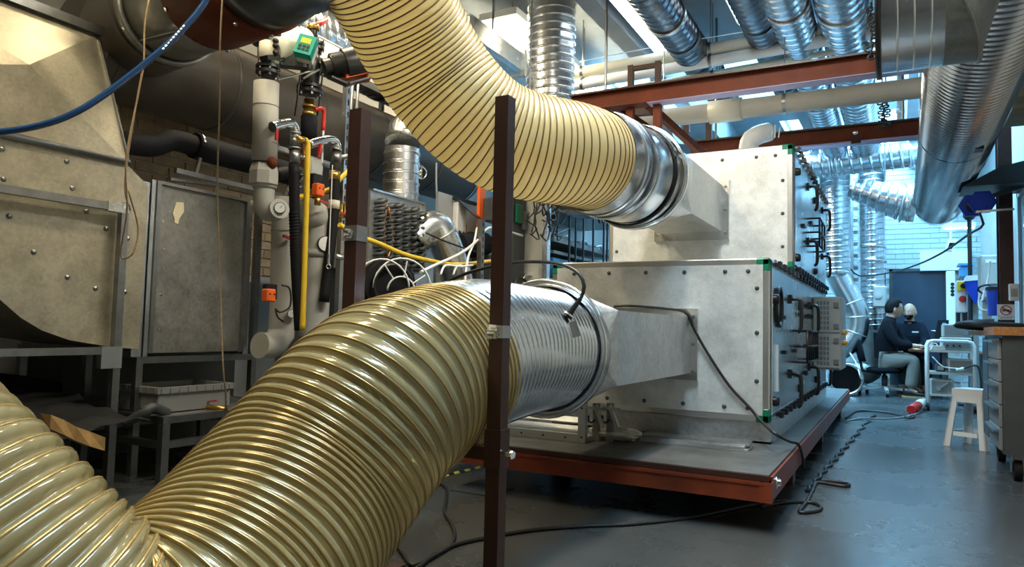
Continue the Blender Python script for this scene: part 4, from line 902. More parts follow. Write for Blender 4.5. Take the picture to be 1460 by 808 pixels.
# slotted post, socket box and black wall unit at the end of the dark pipe
t = thing('slotted_post', 'grey slotted angle post left of the right brown post', 'post', tuple(at(686, 420, X=-3.0)))
sp = at(686, 330, X=-3.0); MB().bx(sp[0]-.02, sp[0]+.02, sp[1]-.025, sp[1]+.025, 0, sp[2]+.1).build('angle', M['steel'], t)
m = MB()
for k in range(14): m.bx(sp[0]+.0195, sp[0]+.021, sp[1]-.008, sp[1]+.008, sp[2]+.04-k*.06, sp[2]+.07-k*.06)
m.build('slot', M['black'], t)['kind'] = 'stuff'
t = thing('socket_box', 'white double socket box under a small black flap near the slotted post', 'socket', tuple(at(654, 328, X=-3.6)))
q = at(654, 318, X=-3.6); so = MB().cham(q[0]-.03, q[0]+.03, q[1]-.07, q[1]+.09, q[2]-.17, q[2]+.19, .01).build('box', M['white'], t)
for dy in (-.035, .035): MB().lathe(q+V(.03, dy, -.1), (1, -.4, 0), [(0, .026), (.004, .024)], 14).build('socket_hole', M['black'], so)
MB().plate([q+V(.03, -.08, .2), q+V(.2, -.06, .05), q+V(.2, .08, .03), q+V(.03, .12, .18)], (0, 0, .012)).build('flap', M['black'], t)
MB().bar(q+V(0, -.1, .22), q+V(.05, .22, .21), .03, .03).build('arm', M['black'], t)
MB().cham(q[0]-.03, q[0]+.02, q[1]+.13, q[1]+.18, q[2]-.17, q[2]-.0, .006).build('junction', M['tanwall'], t)
MB().bx(q[0]-.06, q[0]-.031, q[1]-.3, q[1]+.4, 0, 2.1).build('back_board', M['wall'], t)
t = thing('wall_unit', 'black control unit on an orange framed board behind the right brown post', 'electrical box', tuple(at(700, 330, X=-3.4)))
q = at(700, 290, X=-3.4); q2 = at(713, 290, X=-3.4)
MB().bx(q[0]-.06, q[0]-.03, at(688, 290, X=-3.4)[1], at(702, 290, X=-3.4)[1]-.08, 0, at(700, 268, X=-3.4)[2]).build('board', M['orange'], t)
MB().cham(q[0]-.03, q[0]+.08, at(692, 290, X=-3.4)[1], at(722, 290, X=-3.4)[1], at(700, 318, X=-3.4)[2], at(700, 284, X=-3.4)[2], .012).build('unit', M['greyd'], t)
MB().bx(q[0]+.081, q[0]+.085, at(696, 290, X=-3.4)[1], at(704, 290, X=-3.4)[1], at(700, 312, X=-3.4)[2], at(700, 290, X=-3.4)[2]).build('door', M['black'], t)
# workbench tangle between right brown post and rack
def item(name, label, cat, px, py, X): return thing(name, label, cat, tuple(at(px, py, X=X)))
t = item('workbench', 'cluttered dark workbench behind the clear hose under hanging cables', 'workbench', 740, 405, -3.0)
ya_, yb_ = at(684, 395, X=-3.0)[1], at(768, 380, X=-3.0)[1]
MB().bx(-3.6, -2.9, ya_, yb_, .95, 1.0).build('top', M['greyd'], t)
for y in (ya_+.05, yb_-.05):
    for x in (-3.55, -2.95): MB().bx(x-.03, x+.03, y-.03, y+.03, 0, .949).build('leg', M['steel'], t)
MB().bx(-3.6, -3.0, ya_+.1, yb_-.1, .4, .43).build('shelf', M['greyd'], t)
t = item('black_barrel', 'fat black lagged cylinder lying on the cluttered workbench', 'cylinder', 655, 350, -3.5)
MB().tube([at(652, 350, X=-3.4), at(690, 348, X=-3.4)], .11, 20).build('lagging', M['blackfoam'], t); MB().band(at(672, 349, X=-3.4), (0, 1, 0), .11, .05, .01, 20).build('strap', M['rubber'], t)
MB().bx(-3.5, -3.3, at(686, 350, X=-3.4)[1], at(690, 350, X=-3.4)[1], 1.003, at(690, 348, X=-3.4)[2]-.108).build('cradle', M['greyd'], t)
rnd = random.Random(5)
for k, (px, py, w_, h_, mt, lb) in enumerate(((700, 372, .2, .12, 'greyl', 'pale instrument box at the left end of the workbench behind the post'), (747, 345, .13, .2, 'lag', 'cream pump body standing on the workbench right of the brown post'), (760, 372, .25, .12, 'ored', 'rust coloured motor lying on the workbench in shadow'), (735, 375, .2, .15, 'greyd', 'dark box on the workbench just right of the brown post'))):
    q = at(px, py, X=-3.15); z0_ = 1.003
    t = thing('bench_instrument', lb, 'instrument', (q[0], q[1], z0_))
    MB().cham(q[0]-.12, q[0]+.1, q[1]-w_/2, q[1]+w_/2, z0_, z0_+h_+.1, .015).build('case', M[mt], t)
    MB().lathe((q[0]+.1, q[1]-.02, z0_+h_*.6), (1, 0, 0), [(0, .04), (.02, .04), (.03, .02)], 14).build('knob', M['black'], t)
    MB().tube([(q[0], q[1], z0_+h_+.1), (q[0], q[1]+.05, z0_+h_+.2), (q[0]+.02, q[1]+.2, z0_+h_+.16), (q[0], q[1]+.25, z0_+.02)], .016, 8, n=16).build('pipe', M['chrome' if k == 1 else 'copper' if k == 2 else 'cable'], t)
# hanging cables tangle
t = thing('cable_rail', 'dark cable rail hung behind the cream hose above the tangle of black cables', 'rail', tuple(at(782, 258, X=-2.82)))
ra0, ra1 = at(745, 256, X=-2.82), at(812, 264, X=-2.82); MB().bx(-2.95, -2.68, ra0[1], ra1[1], ra1[2], ra1[2]+.03).build('rail', M['greyd'], t)
for y in (ra0[1]+.1, ra1[1]-.1): MB().cyl((-2.82, y, ra1[2]+.03), (-2.82, y, CEIL), .006, 6).build('hanger', M['steel'], t)
for k in range(14):
    x0_ = 758+k*3.4; xs_ = -2.72-rnd.random()*.2
    y1_ = 300+rnd.random()*45
    cable('one of the black cables hanging in a tangle below the cream hose', [V(xs_, at(x0_, 262, X=xs_)[1], ra1[2]), at(x0_+rnd.uniform(-5, 5), 285, X=xs_), at(x0_+rnd.uniform(-9, 6), (285+y1_)/2, X=xs_), at(x0_+rnd.uniform(-12, 4), y1_, X=xs_), at(x0_+rnd.uniform(-16, 10), y1_-8, X=xs_)], .007, 'cable', 20)['group'] = 'tangled hanging cables'
t = item('pipe_stub', 'white plastic pipe stub with open end among the hanging cables', 'pipe', 788, 305, -3.0)
MB().tube([at(784, 296, X=-3.1), at(789, 309, X=-2.95)], .035, 14).build('tube', M['white'], t); MB().band(at(789, 308, X=-2.95), at(789, 309, X=-2.95)-at(784, 296, X=-3.1), .035, .03, .01, 16).build('rim', M['white'], t)
MB().lathe(at(789, 309, X=-2.95), at(789, 309, X=-2.95)-at(784, 296, X=-3.1), [(0, .024), (.004, .024)], 14).build('bore', M['black'], t)
t = item('green_terminal', 'green and grey terminal strip hanging beside the right brown post', 'electrical box', 738, 320, -3.2)
q = at(738, 305, X=-3.2); MB().cham(q[0], q[0]+.03, q[1]-.06, q[1]+.06, q[2]-.09, q[2]+.09, .01).build('strip', M['green'], t); MB().cham(q[0], q[0]+.03, q[1]+.07, q[1]+.14, q[2]-.14, q[2]+.04, .01).build('grey_module', M['greyp'], t)
MB().bx(q[0]-.03, q[0]-.001, q[1]-.08, q[1]+.16, 1.003, q[2]+.2).build('back_plate', M['greyd'], t)
# blue rack
RXX = -2.95
t = item('storage_rack', 'tall grey rack with thin blue uprights and shelves left of the upper white cabinet', 'rack', 830, 370, RXX)
ra, rb = at(783, 330, X=RXX)[1], at(884, 330, X=RXX)[1]
MB().bx(RXX-.55, RXX-.5, ra, rb, 0.3, 2.3).build('back_panel', M['galvd'], t)
for px in (784, 788): pass
MB().bx(RXX-.5, RXX-.02, ra, ra+.06, 0, 2.35).build('end_frame', M['greyl'], t)
MB().bx(RXX-.03, RXX+.02, ra-.08, ra-.01, 0, 2.2).build('upright', M['galvb'], t)
for px in (812, 821, 832, 846, 861, 866, 871):
    q = at(px, 330, X=RXX+.04); MB().bx(q[0]-.009, q[0]+.009, q[1]-.009, q[1]+.009, 0, 2.3).build('upright', M['bluedk'], t)
for z, h_ in ((at(830, 300, X=RXX)[2], .09), (at(830, 352, X=RXX)[2], .05), (at(830, 369, X=RXX)[2], .03)):
    MB().bx(RXX-.5, RXX+.02, ra+.07, rb, z-h_/2, z+h_/2).build('shelf', M['galvd'], t)
z_ = at(830, 372, X=RXX)[2]
MB().bx(RXX-.45, RXX-.0, ra+.1, rb-.05, z_-.14, z_-.03).build('light_panel', M['bluel'], t)
for k in range(7):
    y = ra+.4+k*(rb-ra-.6)/6; zz = at(830, 352, X=RXX)[2]+.03
    MB().tube([(RXX-.1, y-.2, zz), (RXX-.05, y-.1, zz+.02+.03*(k % 2)), (RXX-.08, y+.05, zz+.03), (RXX-.12, y+.2, zz+.01)], .018, 8, n=10).build('hose_end', M['steel'] if k % 2 else M['cable'], t)
for px in (852, 856):
    q = at(px, 275, X=RXX+.05); MB().tube([q, q+V(0, .02, -.2), q+V(0, .08, -.32), q+V(0, .14, -.2), q+V(0, .15, .02)], .014, 6, n=20).build('hung_cable', M['cable'], t)
MB().cham(RXX-.3, RXX+.02, at(843, 290, X=RXX)[1], at(868, 290, X=RXX)[1], at(850, 290, X=RXX)[2], at(850, 276, X=RXX)[2], .02).build('blue_box', M['bluep'], t)
# ------------------------------------------------------------------ overhead steelwork
def xat(px, Y, py=120): return at(px, py, Y=Y)[0]
BY, BZ = 5.48, 2.80
t = thing('overhead_beam', 'long rust red steel beam crossing above the upper white cabinet, with hanger frames', 'beam', (-.9, BY, BZ-.06), 'overhead red beams')
xl, xr = xat(815, BY), .38
MB().bx(xl, xr, BY-.004, BY+.012, BZ-.065, BZ+.055).build('web', M['ored'], t)
MB().bx(xl, xr, BY-.055, BY+.085, BZ+.056, BZ+.07).build('top_flange', M['brown'], t)
MB().bx(xl, xr, BY-.055, BY+.085, BZ-.08, BZ-.066).build('bottom_flange', M['ored'], t)
MB().bx(xat(925, BY), xr-.02, BY-.05, BY+.08, BZ-.086, BZ-.0805).build('lilac_lit_underside', M['lilac'], t)  # thin layer painted lilac for the light falling on the underside
xa_, xb_ = xat(897, BY), xat(936, BY)
zt_ = at(916, 92, Y=BY)[2]
for x in (xa_, xb_): MB().bx(x-.022, x+.022, BY+.02, BY+.065, BZ+.071, zt_+.02).build('hanger_post', M['brown'], t)
MB().bx(xa_+.023, xb_-.023, BY+.025, BY+.06, zt_-.025, zt_+.01).build('hanger_bar', M['brown'], t)
for x, zb_ in ((xa_, at(897, 200, Y=BY)[2]), (xb_, 2.3)): MB().bx(x-.03, x+.03, BY+.012, BY+.07, zb_, BZ-.087).build('hanger_post', M['ored'], t)
MB().bar(at(880, 153, Y=BY+.1), at(935, 190, Y=BY+.3), .05, .05).build('brace', M['brown'], t)
MB().bar(at(925, 150, Y=BY+.1), at(1005, 222, Y=BY+.9), .05, .06).build('brace', M['ored'], t)
MB().bar(at(818, 164, Y=BY+.5), at(938, 156, Y=BY+.5), .06, .09).build('short_beam', M['brown'], t)
for x in (xl+.3, xr-.1): MB().cyl((x, BY+.02, BZ+.07), (x, BY+.02, CEIL), .012, 8).build('hanger_rod', M['steel'], t)
B2Y = 7.42
t = thing('overhead_beam', 'second rust red steel beam farther back, just above the upper white cabinet', 'beam', (-.6, B2Y, BZ-.06), 'overhead red beams')
xl2, xr2 = xat(985, B2Y, 200), .36
MB().bx(xl2, xr2, B2Y-.004, B2Y+.012, BZ-.07, BZ+.075).build('web', M['ored'], t)
MB().bx(xl2, xr2, B2Y-.06, B2Y+.08, BZ+.076, BZ+.09).build('top_flange', M['brown'], t)
MB().bx(xl2, xr2, B2Y-.06, B2Y+.08, BZ-.085, BZ-.071).build('bottom_flange', M['lilac'], t)  # flange coloured lilac to stand in for light from below
MB().lathe((xat(1220, B2Y, 200), B2Y-.005, BZ+.02), (0, -1, 0), [(0, .022), (.01, .022), (.014, .01)], 10).build('bolt', M['chrome'], t)
MB().bx(xat(1214, B2Y, 200), xat(1228, B2Y, 200), B2Y-.08, B2Y-.061, BZ-.10, BZ-.03).build('clip', M['brown'], t)
for x in (xat(978, B2Y, 190), xat(1010, B2Y, 190)): MB().bx(x-.03, x+.03, B2Y, B2Y+.06, BZ+.091, BZ+.34).build('hanger_post', M['brown'], t)
MB().bx(xat(978, B2Y, 190)+.031, xat(1010, B2Y, 190)-.031, B2Y, B2Y+.06, BZ+.29, BZ+.33).build('hanger_bar', M['brown'], t)
for x in (xl2+.25, xr2-.3): MB().cyl((x, B2Y+.04, BZ+.09), (x, B2Y+.04, CEIL), .012, 8).build('hanger_rod', M['steel'], t)
# white pipes crossing
def xpipe(label, p, q, Y, r, m, dx=(0.3, 0.3), hang=True):
    a, c = at(*p, Y=Y), at(*q, Y=Y); d = unit(c-a); a = a-d*dx[0]; c = c+d*dx[1]
    t = thing('white_pipe', label, 'pipe', tuple((a+c)/2-V(0, 0, r)), 'white pipes under the ceiling')
    MB().cyl(a, c, r, 16).build('tube', M[m], t)
    for k in (.1, .5, .9):
        h = a+(c-a)*k; MB().band(h, d, r, .03, .006, 16).cyl(h+V(0, 0, r), V(h[0], h[1], CEIL), .005, 6).build('pipe_clamp', M['steel'], t)
    return t, a, c
xpipe('upper of the two thick white pipes below the ceiling, crossing behind the ducts', (826, 104), (1238, 30), 6.9, .062, 'cream')
xpipe('lower of the two thick white pipes below the ceiling, crossing behind the ducts', (826, 121), (1238, 47), 6.9, .055, 'whitemetal')
xpipe('thin white pipe under the two thick white pipes', (826, 138), (1245, 64), 7.1, .026, 'cream')
t, a, c = xpipe('fat white lagged pipe between the two rust red beams', (950, 168), (1338, 122), 6.5, .085, 'lag', (.3, .2))
q = a+(c-a)*.27; MB().tube([at(1012, 161, Y=6.5), at(1058, 155, Y=6.5)], .105, 12).build('boxed_joint', M['cream'], t)
cable('thin steel wire strung below the ceiling in front of the roof lights', [at(826, 88, Y=6.6), at(960, 62, Y=6.6), at(1110, 36, Y=6.6), at(1250, -4, Y=6.6)], .004, 'cablew', name='wire', cat='wire')
# ------------------------------------------------------------------ ducts under the ceiling
def yduct(label, p, Z, r, y0, y1, m, pitch=.09, h=.01, ends=(), per=12):
    X = at(*p, Z=Z)[0]
    t = thing('spiral_duct', label, 'duct', (X, (y0+y1)/2, Z-r), 'spiral ducts')
    MB().duct([(X, y0, Z), (X, y0+(y1-y0)*.4, Z), (X, y0+(y1-y0)*.7, Z), (X, y1, Z)], r, pitch, h, 40, per, caps=True).build('tube', M[m], t)
    for y in ends: MB().band((X, y, Z), (0, 1, 0), r+.004, .05, .014, 40).build('coupling', M['galvb'], t)
    for y in (y0+.4, (y0+y1)/2, y1-.4): MB().band((X, y, Z), (0, 1, 0), r+.006, .025, .006, 32).cyl((X, y, Z+r), (X, y, CEIL), .006, 6).build('hanger', M['steel'], t)
    return t, X
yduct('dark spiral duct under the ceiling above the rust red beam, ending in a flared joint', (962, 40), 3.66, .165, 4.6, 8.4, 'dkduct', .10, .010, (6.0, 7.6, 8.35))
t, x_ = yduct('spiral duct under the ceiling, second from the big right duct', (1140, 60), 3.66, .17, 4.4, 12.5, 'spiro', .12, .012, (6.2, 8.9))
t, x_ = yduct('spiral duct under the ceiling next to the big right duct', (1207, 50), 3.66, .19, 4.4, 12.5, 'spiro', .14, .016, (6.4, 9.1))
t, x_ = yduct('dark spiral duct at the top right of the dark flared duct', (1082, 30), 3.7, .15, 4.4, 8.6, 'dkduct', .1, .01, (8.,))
# sheet metal transitions hanging from the ceiling, upper middle
t = thing('ceiling_plenum', 'folded grey sheet metal plenum under the ceiling right of the vertical duct', 'duct', (-3.0, 8.0, 3.4))
for k, (px, w_) in enumerate(((838, .5), (868, .35), (896, .45))):
    q = at(px, 60, Y=8.2); MB().plate([(q[0], 7.9, 3.75), (q[0]+w_, 7.9, 3.75), (q[0]+w_*.9, 8.3+.3*k, 3.3), (q[0]+.02, 8.3+.3*k, 3.3)], (0, .5, .1)).build('section', M['galv'], t)
for x in (-3.4, -2.6): MB().bx(x-.01, x+.01, 8.2, 8.22, 3.7, CEIL).build('hanger', M['steel'], t)
# vertical duct behind the cream hose
t = thing('vertical_duct', 'ribbed vertical round duct dropping from the ceiling behind the cream hose', 'duct', tuple(at(784, 140, Y=5.9)))
vx = at(785, 100, Y=5.9)[0]
MB().duct([(vx, 5.9, CEIL), (vx, 5.9, 3.4), (vx, 5.9, 2.9), (vx, 5.9, 2.6)], .222, .075, .009, 56, 14).build('tube', M['galvb'], t)
MB().tube([(vx, 5.9, 2.6), (vx+.02, 5.9, 2.42), (vx+.12, 5.9, 2.25), (vx+.35, 5.9, 2.1), (BX0-.006, 5.9, 2.0)], [.224]*9+[.224-.01*k for k in range(9)], 36, n=18).build('elbow', M['galvb'], t)
t = thing('sheet_trunking', 'long silver sheet metal trunking under the ceiling left of the vertical duct', 'duct', tuple(at(690, 70, Z=3.55)))
tx = at(690, 70, Z=3.55)[0]
MB().cham(tx-.22, tx+.2, 5.2, 11.0, 3.42, 3.66, .03).build('trunk', M['galvb'], t)
for y in (6.2, 7.4, 8.6): MB().bx(tx-.235, tx+.215, y-.02, y+.02, 3.405, 3.675).build('joint_band', M['galv'], t)
for y in (5.9, 8.2): MB().bx(tx-.01, tx+.01, y-.01, y+.01, 3.66, CEIL).build('hanger', M['steel'], t)
# luminaires in cold white
lum('ceiling_luminaire', 'slim grey ceiling lamp right of the vertical duct', at(905, 30, Z=3.8)[0], 5.6, 7.6, 3.8, .16, 'tubec')
lum('ceiling_luminaire', 'short ceiling lamp between the dark duct and the spiral ducts', at(1050, 10, Z=3.75)[0], 5.6, 6.7, 3.75, .14, 'tubec')
# ------------------------------------------------------------------ galvanised elbow and the big spiral duct on the right
t = thing('mitred_elbow', 'large dull galvanised mitred duct elbow with black end flange, top right', 'duct', (.1, 3.4, 2.04))
ex0, ex1, eY, eZ, eR = -.051, .175, 3.40, 2.28, .241
MB().lathe((ex0, eY, eZ), (1, 0, 0), [(0, eR), (.055, eR), (.059, eR+.008), (.063, eR), (.115, eR), (.119, eR+.008), (.123, eR), (.175, eR), (.179, eR+.008), (.183, eR), (.226, eR)], 64, caps=False).build('sleeve', M['galvb'], t)
MB().band((ex0-.012, eY, eZ), (1, 0, 0), eR-.01, .02, .035, 64).build('end_flange', M['black'], t)
MB().lathe((ex0+.03, eY, eZ), (1, 0, 0), [(0, eR-.008), (.004, eR-.008)], 48).build('damper_blade', M['greyd'], t)
# mitre segments turning upwards
def mitre(a0, tilt0, a1, tilt1, r, seg=64):
    m = MB(); v = []
    for (c_, tilt) in ((a0, tilt0), (a1, tilt1)):
        d = V(math.cos(tilt), 0, math.sin(tilt)); u, w_ = V(0, 1, 0), V(-math.sin(tilt), 0, math.cos(tilt))
        for k in range(seg):
            a = 2*PI*k/seg; v.append(np.asarray(c_)+u*r*math.cos(a)+w_*r*math.sin(a))
    return m.grid(v, 2, seg, False, True)
xe = ex0+.226
v = []; m = MB(); sg = 64
for k in range(sg):
    a = 2*PI*k/sg; v.append((xe+.0, eY+eR*math.cos(a), eZ+eR*math.sin(a)))
for k in range(sg):
    a = 2*PI*k/sg; v.append((xe+.033-.095*math.sin(a), eY+eR*math.cos(a), eZ+eR*math.sin(a)))
m.grid(v, 2, sg, False, True).build('gore', M['galvd'], t)
v2 = [np.array(p) for p in v[sg:]]; m = MB(); dv = unit((.30, 0, .95))
m.grid(v2+[p+dv*1.85 for p in v2], 2, sg, False, True).build('gore', M['galvd'], t)
v3 = [p+(p-V(xe+.033, eY, eZ))*.012 for p in v2]; P_ = v3+[v3[0]]
MB().tube(P_, .008, 6).build('standing_seam', M['galvd'], t)
for x_, z_ in ((.02, .12), (.04, -.0)): pass
MB().lathe((ex0+.08, eY-eR*.92, eZ+eR*.38), (0, -1, .4), [(0, .012), (.012, .012), (.014, .003)], 8).build('plug', M['black'], t)
BXD, BZD, BR_ = .465, 2.71, .285
t = thing('spiral_duct', 'very big shiny spiral duct running down the right side to the back wall', 'duct', (BXD, 7.5, BZD-BR_), 'spiral ducts')
MB().duct([(BXD+.0, 3.67, BZD), (BXD, 5.4, BZD), (BXD+.02, 8, BZD), (BXD+.03, 11.05, BZD)], BR_, .074, .020, 64, 12, caps=True).build('tube', M['spiro'], t)
MB().lathe((BXD+.03, 11.05, BZD), (0, 1, 0), [(0, BR_), (.02, BR_+.012), (.04, BR_), (.28, BR_), (.32, BR_*.94), (.325, .02)], 48).build('end_cap', M['galvb'], t)
MB().band((BXD+.01, 7.2, BZD), (0, 1, 0), BR_+.006, .025, .01, 48).build('hanger_band', M['greyd'], t)
MB().bx(BXD+.1, BXD+.16, 6.78, 6.92, BZD-BR_-.0, BZD-BR_+.02).build('clip', M['black'], t)
MB().tube([(BXD-.22, 10.75, BZD-.06), (BXD-.40, 10.75, BZD-.02)], .25, 36).build('branch_collar', M['galvb'], t)
for x_ in (BXD-.30, BXD-.385): MB().band((x_, 10.75, BZD-.04), (1, 0, -.2), .25, .02, .01, 36).build('seam', M['galv'], t)
t = thing('cone_reducer', 'ribbed tapering duct cone feeding the left flank of the big spiral duct', 'duct', (-.2, 10.75, 2.5))
MB().duct([(BXD-.402, 10.75, BZD-.018), (BXD-.6, 10.75, BZD+.04), (BXD-.8, 10.75, BZD+.12), (BXD-1.02, 10.75, BZD+.20)], .25, .11, .012, 40, 12, r2=.13).build('cone', M['spiro'], t)
MB().bar((BXD-.6, 10.75, BZD+.28), (BXD-.6, 10.75, CEIL), .02, .02).build('hanger', M['steel'], t)
# ducts against the back wall
def xr(px, py, Y): return at(px, py, Y=Y)
h0, h1 = xr(1120, 240, 11.6), xr(1345, 212, 11.6)
t = thing('spiral_duct', 'horizontal spiral duct crossing behind the upper white cabinet under the second beam', 'duct', tuple((h0+h1)/2), 'spiral ducts')
MB().duct([h0, h0*.6+h1*.4, h0*.3+h1*.7, h1], .21, .13, .012, 40, 14).build('tube', M['spiro'], t)
for px in (1187, 1197, 1300, 1318): q = h0+(h1-h0)*((px-1120)/225); MB().band(q, h1-h0, .214, .03, .014, 40).build('coupling', M['galvb'], t)
for px in (1160, 1270): q = h0+(h1-h0)*((px-1120)/225); MB().cyl(q+V(0, 0, .21), V(q[0], q[1], CEIL), .008, 6).build('hanger', M['steel'], t)
V1 = [xr(1190, y, 12.2) for y in (246, 300, 350, 386)]
t = thing('spiral_duct', 'vertical spiral duct just right of the white cabinets bending down to the floor pipe', 'duct', tuple(V1[-1]), 'spiral ducts')
MB().duct([V(V1[0][0], V1[0][1], q[2]) for q in V1], .225, .085, .010, 40, 12).build('tube', M['spiro'], t)
b1 = [xr(1191, 386, 12.2), xr(1200, 405, 12.2), xr(1215, 432, 12.2), xr(1222, 452, 12.2), xr(1219, 474, 12.2), xr(1205, 492, 12.2), xr(1190, 500, 12.2)]
MB().tube([V(V1[0][0], V1[0][1], V1[-1][2]+.02), b1[0]-V(0, 0, .1)], [.225, .2], 32).build('reducer', M['galvb'], t)
MB().tube(b1, .175, 32, n=40).build('bend', M['galvb'], t)
for i in (2, 3, 4): MB().band(b1[i], b1[i+1]-b1[i-1], .176, .02, .008, 32).build('seam', M['galv'], t)
V2 = [xr(1242, y, 12.9) for y in (228, 270, 330, 400, 470)]
t = thing('spiral_duct', 'vertical spiral duct near the back wall left of the blue door', 'duct', tuple(V2[-1]), 'spiral ducts')
MB().duct([V(V2[0][0], V2[0][1], q[2]) for q in V2], .2, .09, .010, 40, 12).build('tube', M['spiro'], t)
for y in (268, 352, 372): MB().band(V(V2[0][0], V2[0][1], xr(1242, y, 12.9)[2]), (0, 0, 1), .204, .06, .012, 40).build('coupling', M['galvb'], t)
MB().tube([V(V2[0][0], V2[0][1], V2[-1][2]+.01), V(V2[0][0], V2[0][1], .45), V(V2[0][0]-.1, V2[0][1]-.05, .3), V(V2[0][0]-.4, V2[0][1]-.1, .26)], .18, 28, n=20).build('elbow', M['galvd'], t)
t = thing('floor_pipe', 'short wide grey pipe lying on the floor with its dark open end facing us', 'pipe', tuple(xr(1206, 553, 11.9)))
fc = V(xr(1206, 530, 11.7)[0], 11.7, .245)
MB().lathe(fc, (-.1, 1, 0), [(0, .235), (.9, .235)], 36, caps=False).lathe(fc, (-.1, 1, 0), [(0, .215), (.9, .215)], 36, caps=False).build('tube', M['galvd'], t)
MB().band(fc+V(0, -.012, 0), (-.1, 1, 0), .206, .035, .036, 36).build('rim', M['galvb'], t)
MB().lathe(fc+V(-.05, .5, 0), (-.1, 1, 0), [(0, .214), (.01, .214)], 32).build('bore', M['black'], t)
# cable ladder between the two vertical ducts
t = thing('cable_ladder', 'narrow grey upright cable ladder between the two vertical spiral ducts', 'ladder', tuple(xr(1222, 480, 13.3)))
lx0, lx1 = xr(1215, 300, 13.3)[0], xr(1226, 300, 13.3)[0]
for x in (lx0, lx1): MB().bx(x-.02, x+.02, 13.25, 13.32, 0, 3.4).build('rail', M['galv'], t)
rg = None
for k in range(16):
    z = .2+k*.2
    if rg is None: rg = MB().bx(lx0+.021, lx1-.021, 13.26, 13.3, z, z+.06).build('rung', M['galvd'], t)
    else: shared(rg, t, (0, 0, k*.2))
t = thing('white_machine_box', 'white box with round dial fixed low on the second vertical duct', 'box', tuple(xr(1255, 440, 12.6)))
q = xr(1254, 422, 12.6); MB().cham(q[0]-.09, q[0]+.1, 12.5, 12.66, q[2]-.18, q[2]+.16, .02).build('case', M['greyl'], t)
MB().lathe((q[0]-.02, 12.5, q[2]-.0), (0, -1, 0), [(0, .05), (.02, .05), (.025, .035)], 18).build('dial', M['greyl'], t)
MB().bx(q[0]-.04, q[0]+.04, 12.66, 12.72, q[2]-.1, q[2]+.1).build('bracket', M['steel'], t)
# hoist chains hanging from the white pipes
def chain(label, px, y0, y1, Y, n):
    t = thing('hoist_chain', label, 'chain', tuple(at(px, y1, Y=Y)))
    a, c = at(px, y0, Y=Y), at(px, y1, Y=Y); lk = None; L_ = (c-a)/n
    m = MB(); lk = None
    for k in range(n):
        q = a+L_*(k+.5)+V(random.uniform(-.02, .02), 0, 0); d = V(1, 0, 0) if k % 2 else V(0, 1, 0)
        pts = [q+d*(.022*math.cos(s))+V(0, 0, abs(L_[2])*.62*math.sin(s)) for s in np.linspace(0, 2*PI, 11)]
        MB().tube(pts, .008, 5, caps=False).build('link', M['black'], t)
    MB().cyl(a, V(a[0], a[1], CEIL), .006, 6).build('suspension', M['steel'], t)
    return t
chain('dark chain hanging beside the black flange of the mitred elbow', 1243, 5, 84, 5.3, 14)
chain('dark chain hanging in a bundle above the second red beam', 1263, 140, 180, 7.2, 12)
chain('dark chain right of the hanging bundle above the second red beam', 1258, 142, 182, 7.25, 12)
for px, lb_ in ((1284, 'left white downpipe hanging from the ceiling behind the second red beam'), (1316, 'right white downpipe with a cross bar hanging behind the second red beam')):
    q = at(px, 172, Y=8.2); t = thing('downpipe', lb_, 'pipe', tuple(q), 'white downpipes'); MB().cyl(q, V(q[0], q[1], CEIL), .035, 12).build('tube', M['white'], t); MB().band(q+V(0, 0, .1), (0, 0, 1), .035, .04, .006, 14).build('socket', M['white'], t)
MB().bx(at(1291, 130, Y=8.2)[0], at(1312, 130, Y=8.2)[0], 8.17, 8.23, at(1290, 138, Y=8.2)[2], at(1290, 131, Y=8.2)[2]).build('cross_bar', M['white'], t)
t = thing('curved_white_pipe', 'short white curved pipe with wires standing on top of the upper white cabinet', 'pipe', tuple(at(1065, 212, Y=7.6)))
MB().tube([V(at(1066, 222, Y=6.6)[0], 6.6, UZ1+.001), at(1068, 206, Y=6.6), at(1078, 194, Y=6.6), at(1096, 188, Y=6.7)], .085, 18, n=16).build('tube', M['white'], t)
for k in range(5): MB().cyl(at(1090+k*5, 196, Y=6.6), at(1092+k*5-2*(k % 2), 178+4*(k % 3), Y=6.6), .006, 6).build('wire', M['cablew'], t)
# ------------------------------------------------------------------ things lying on the platform
fz = PT+.001
def pl_(px, py): return at(px, py, Z=PT)
t = thing('louvre_frame', 'pale slatted aluminium frame lying on the platform under the metal hose', 'frame', tuple(pl_(780, 628)))
fx1 = pl_(834, 632)[0]; fx0 = fx1-1.0; fy0 = pl_(834, 632)[1]
zt_ = at(836, 572, Y=fy0)[2]
MB().bx(fx0, fx1-.046, fy0, fy0+.035, fz, fz+.045).build('bottom_rail', M['alu'], t)
MB().bx(fx1-.045, fx1, fy0, fy0+.035, fz, zt_).build('end_rail', M['alu'], t)
MB().bx(fx0, fx1-.046, fy0+.0, fy0+.035, zt_-.035, zt_).build('top_rail', M['alu'], t)
for k in range(2): MB().ob(((fx0+fx1)/2-.02, fy0+.1, fz+.06+.05*k), (1, 0, 0), (0, .9, .4), (0, -.4, .9), (fx1-fx0)/2-.03, .03, .003).build('slat', M['alu'], t)
MB().bx(fx0, fx1-.046, fy0+.036, fy0+.34, fz, fz+.012).build('tray', M['steel'], t)
MB().bx(fx1-.045, fx1, fy0+.036, fy0+.34, fz, fz+.03).build('side_rail', M['alu'], t)
for x in (fx1-.12, fx1-.26, fx1-.40): MB().cyl((x, fy0-.002, fz+.022), (x, fy0+.001, fz+.022), .006, 8).build('hole', M['black'], t)
for z in (fz+.03, zt_-.04): MB().cyl((fx1-.022, fy0-.002, z), (fx1-.022, fy0+.001, z), .006, 8).build('hole', M['black'], t)
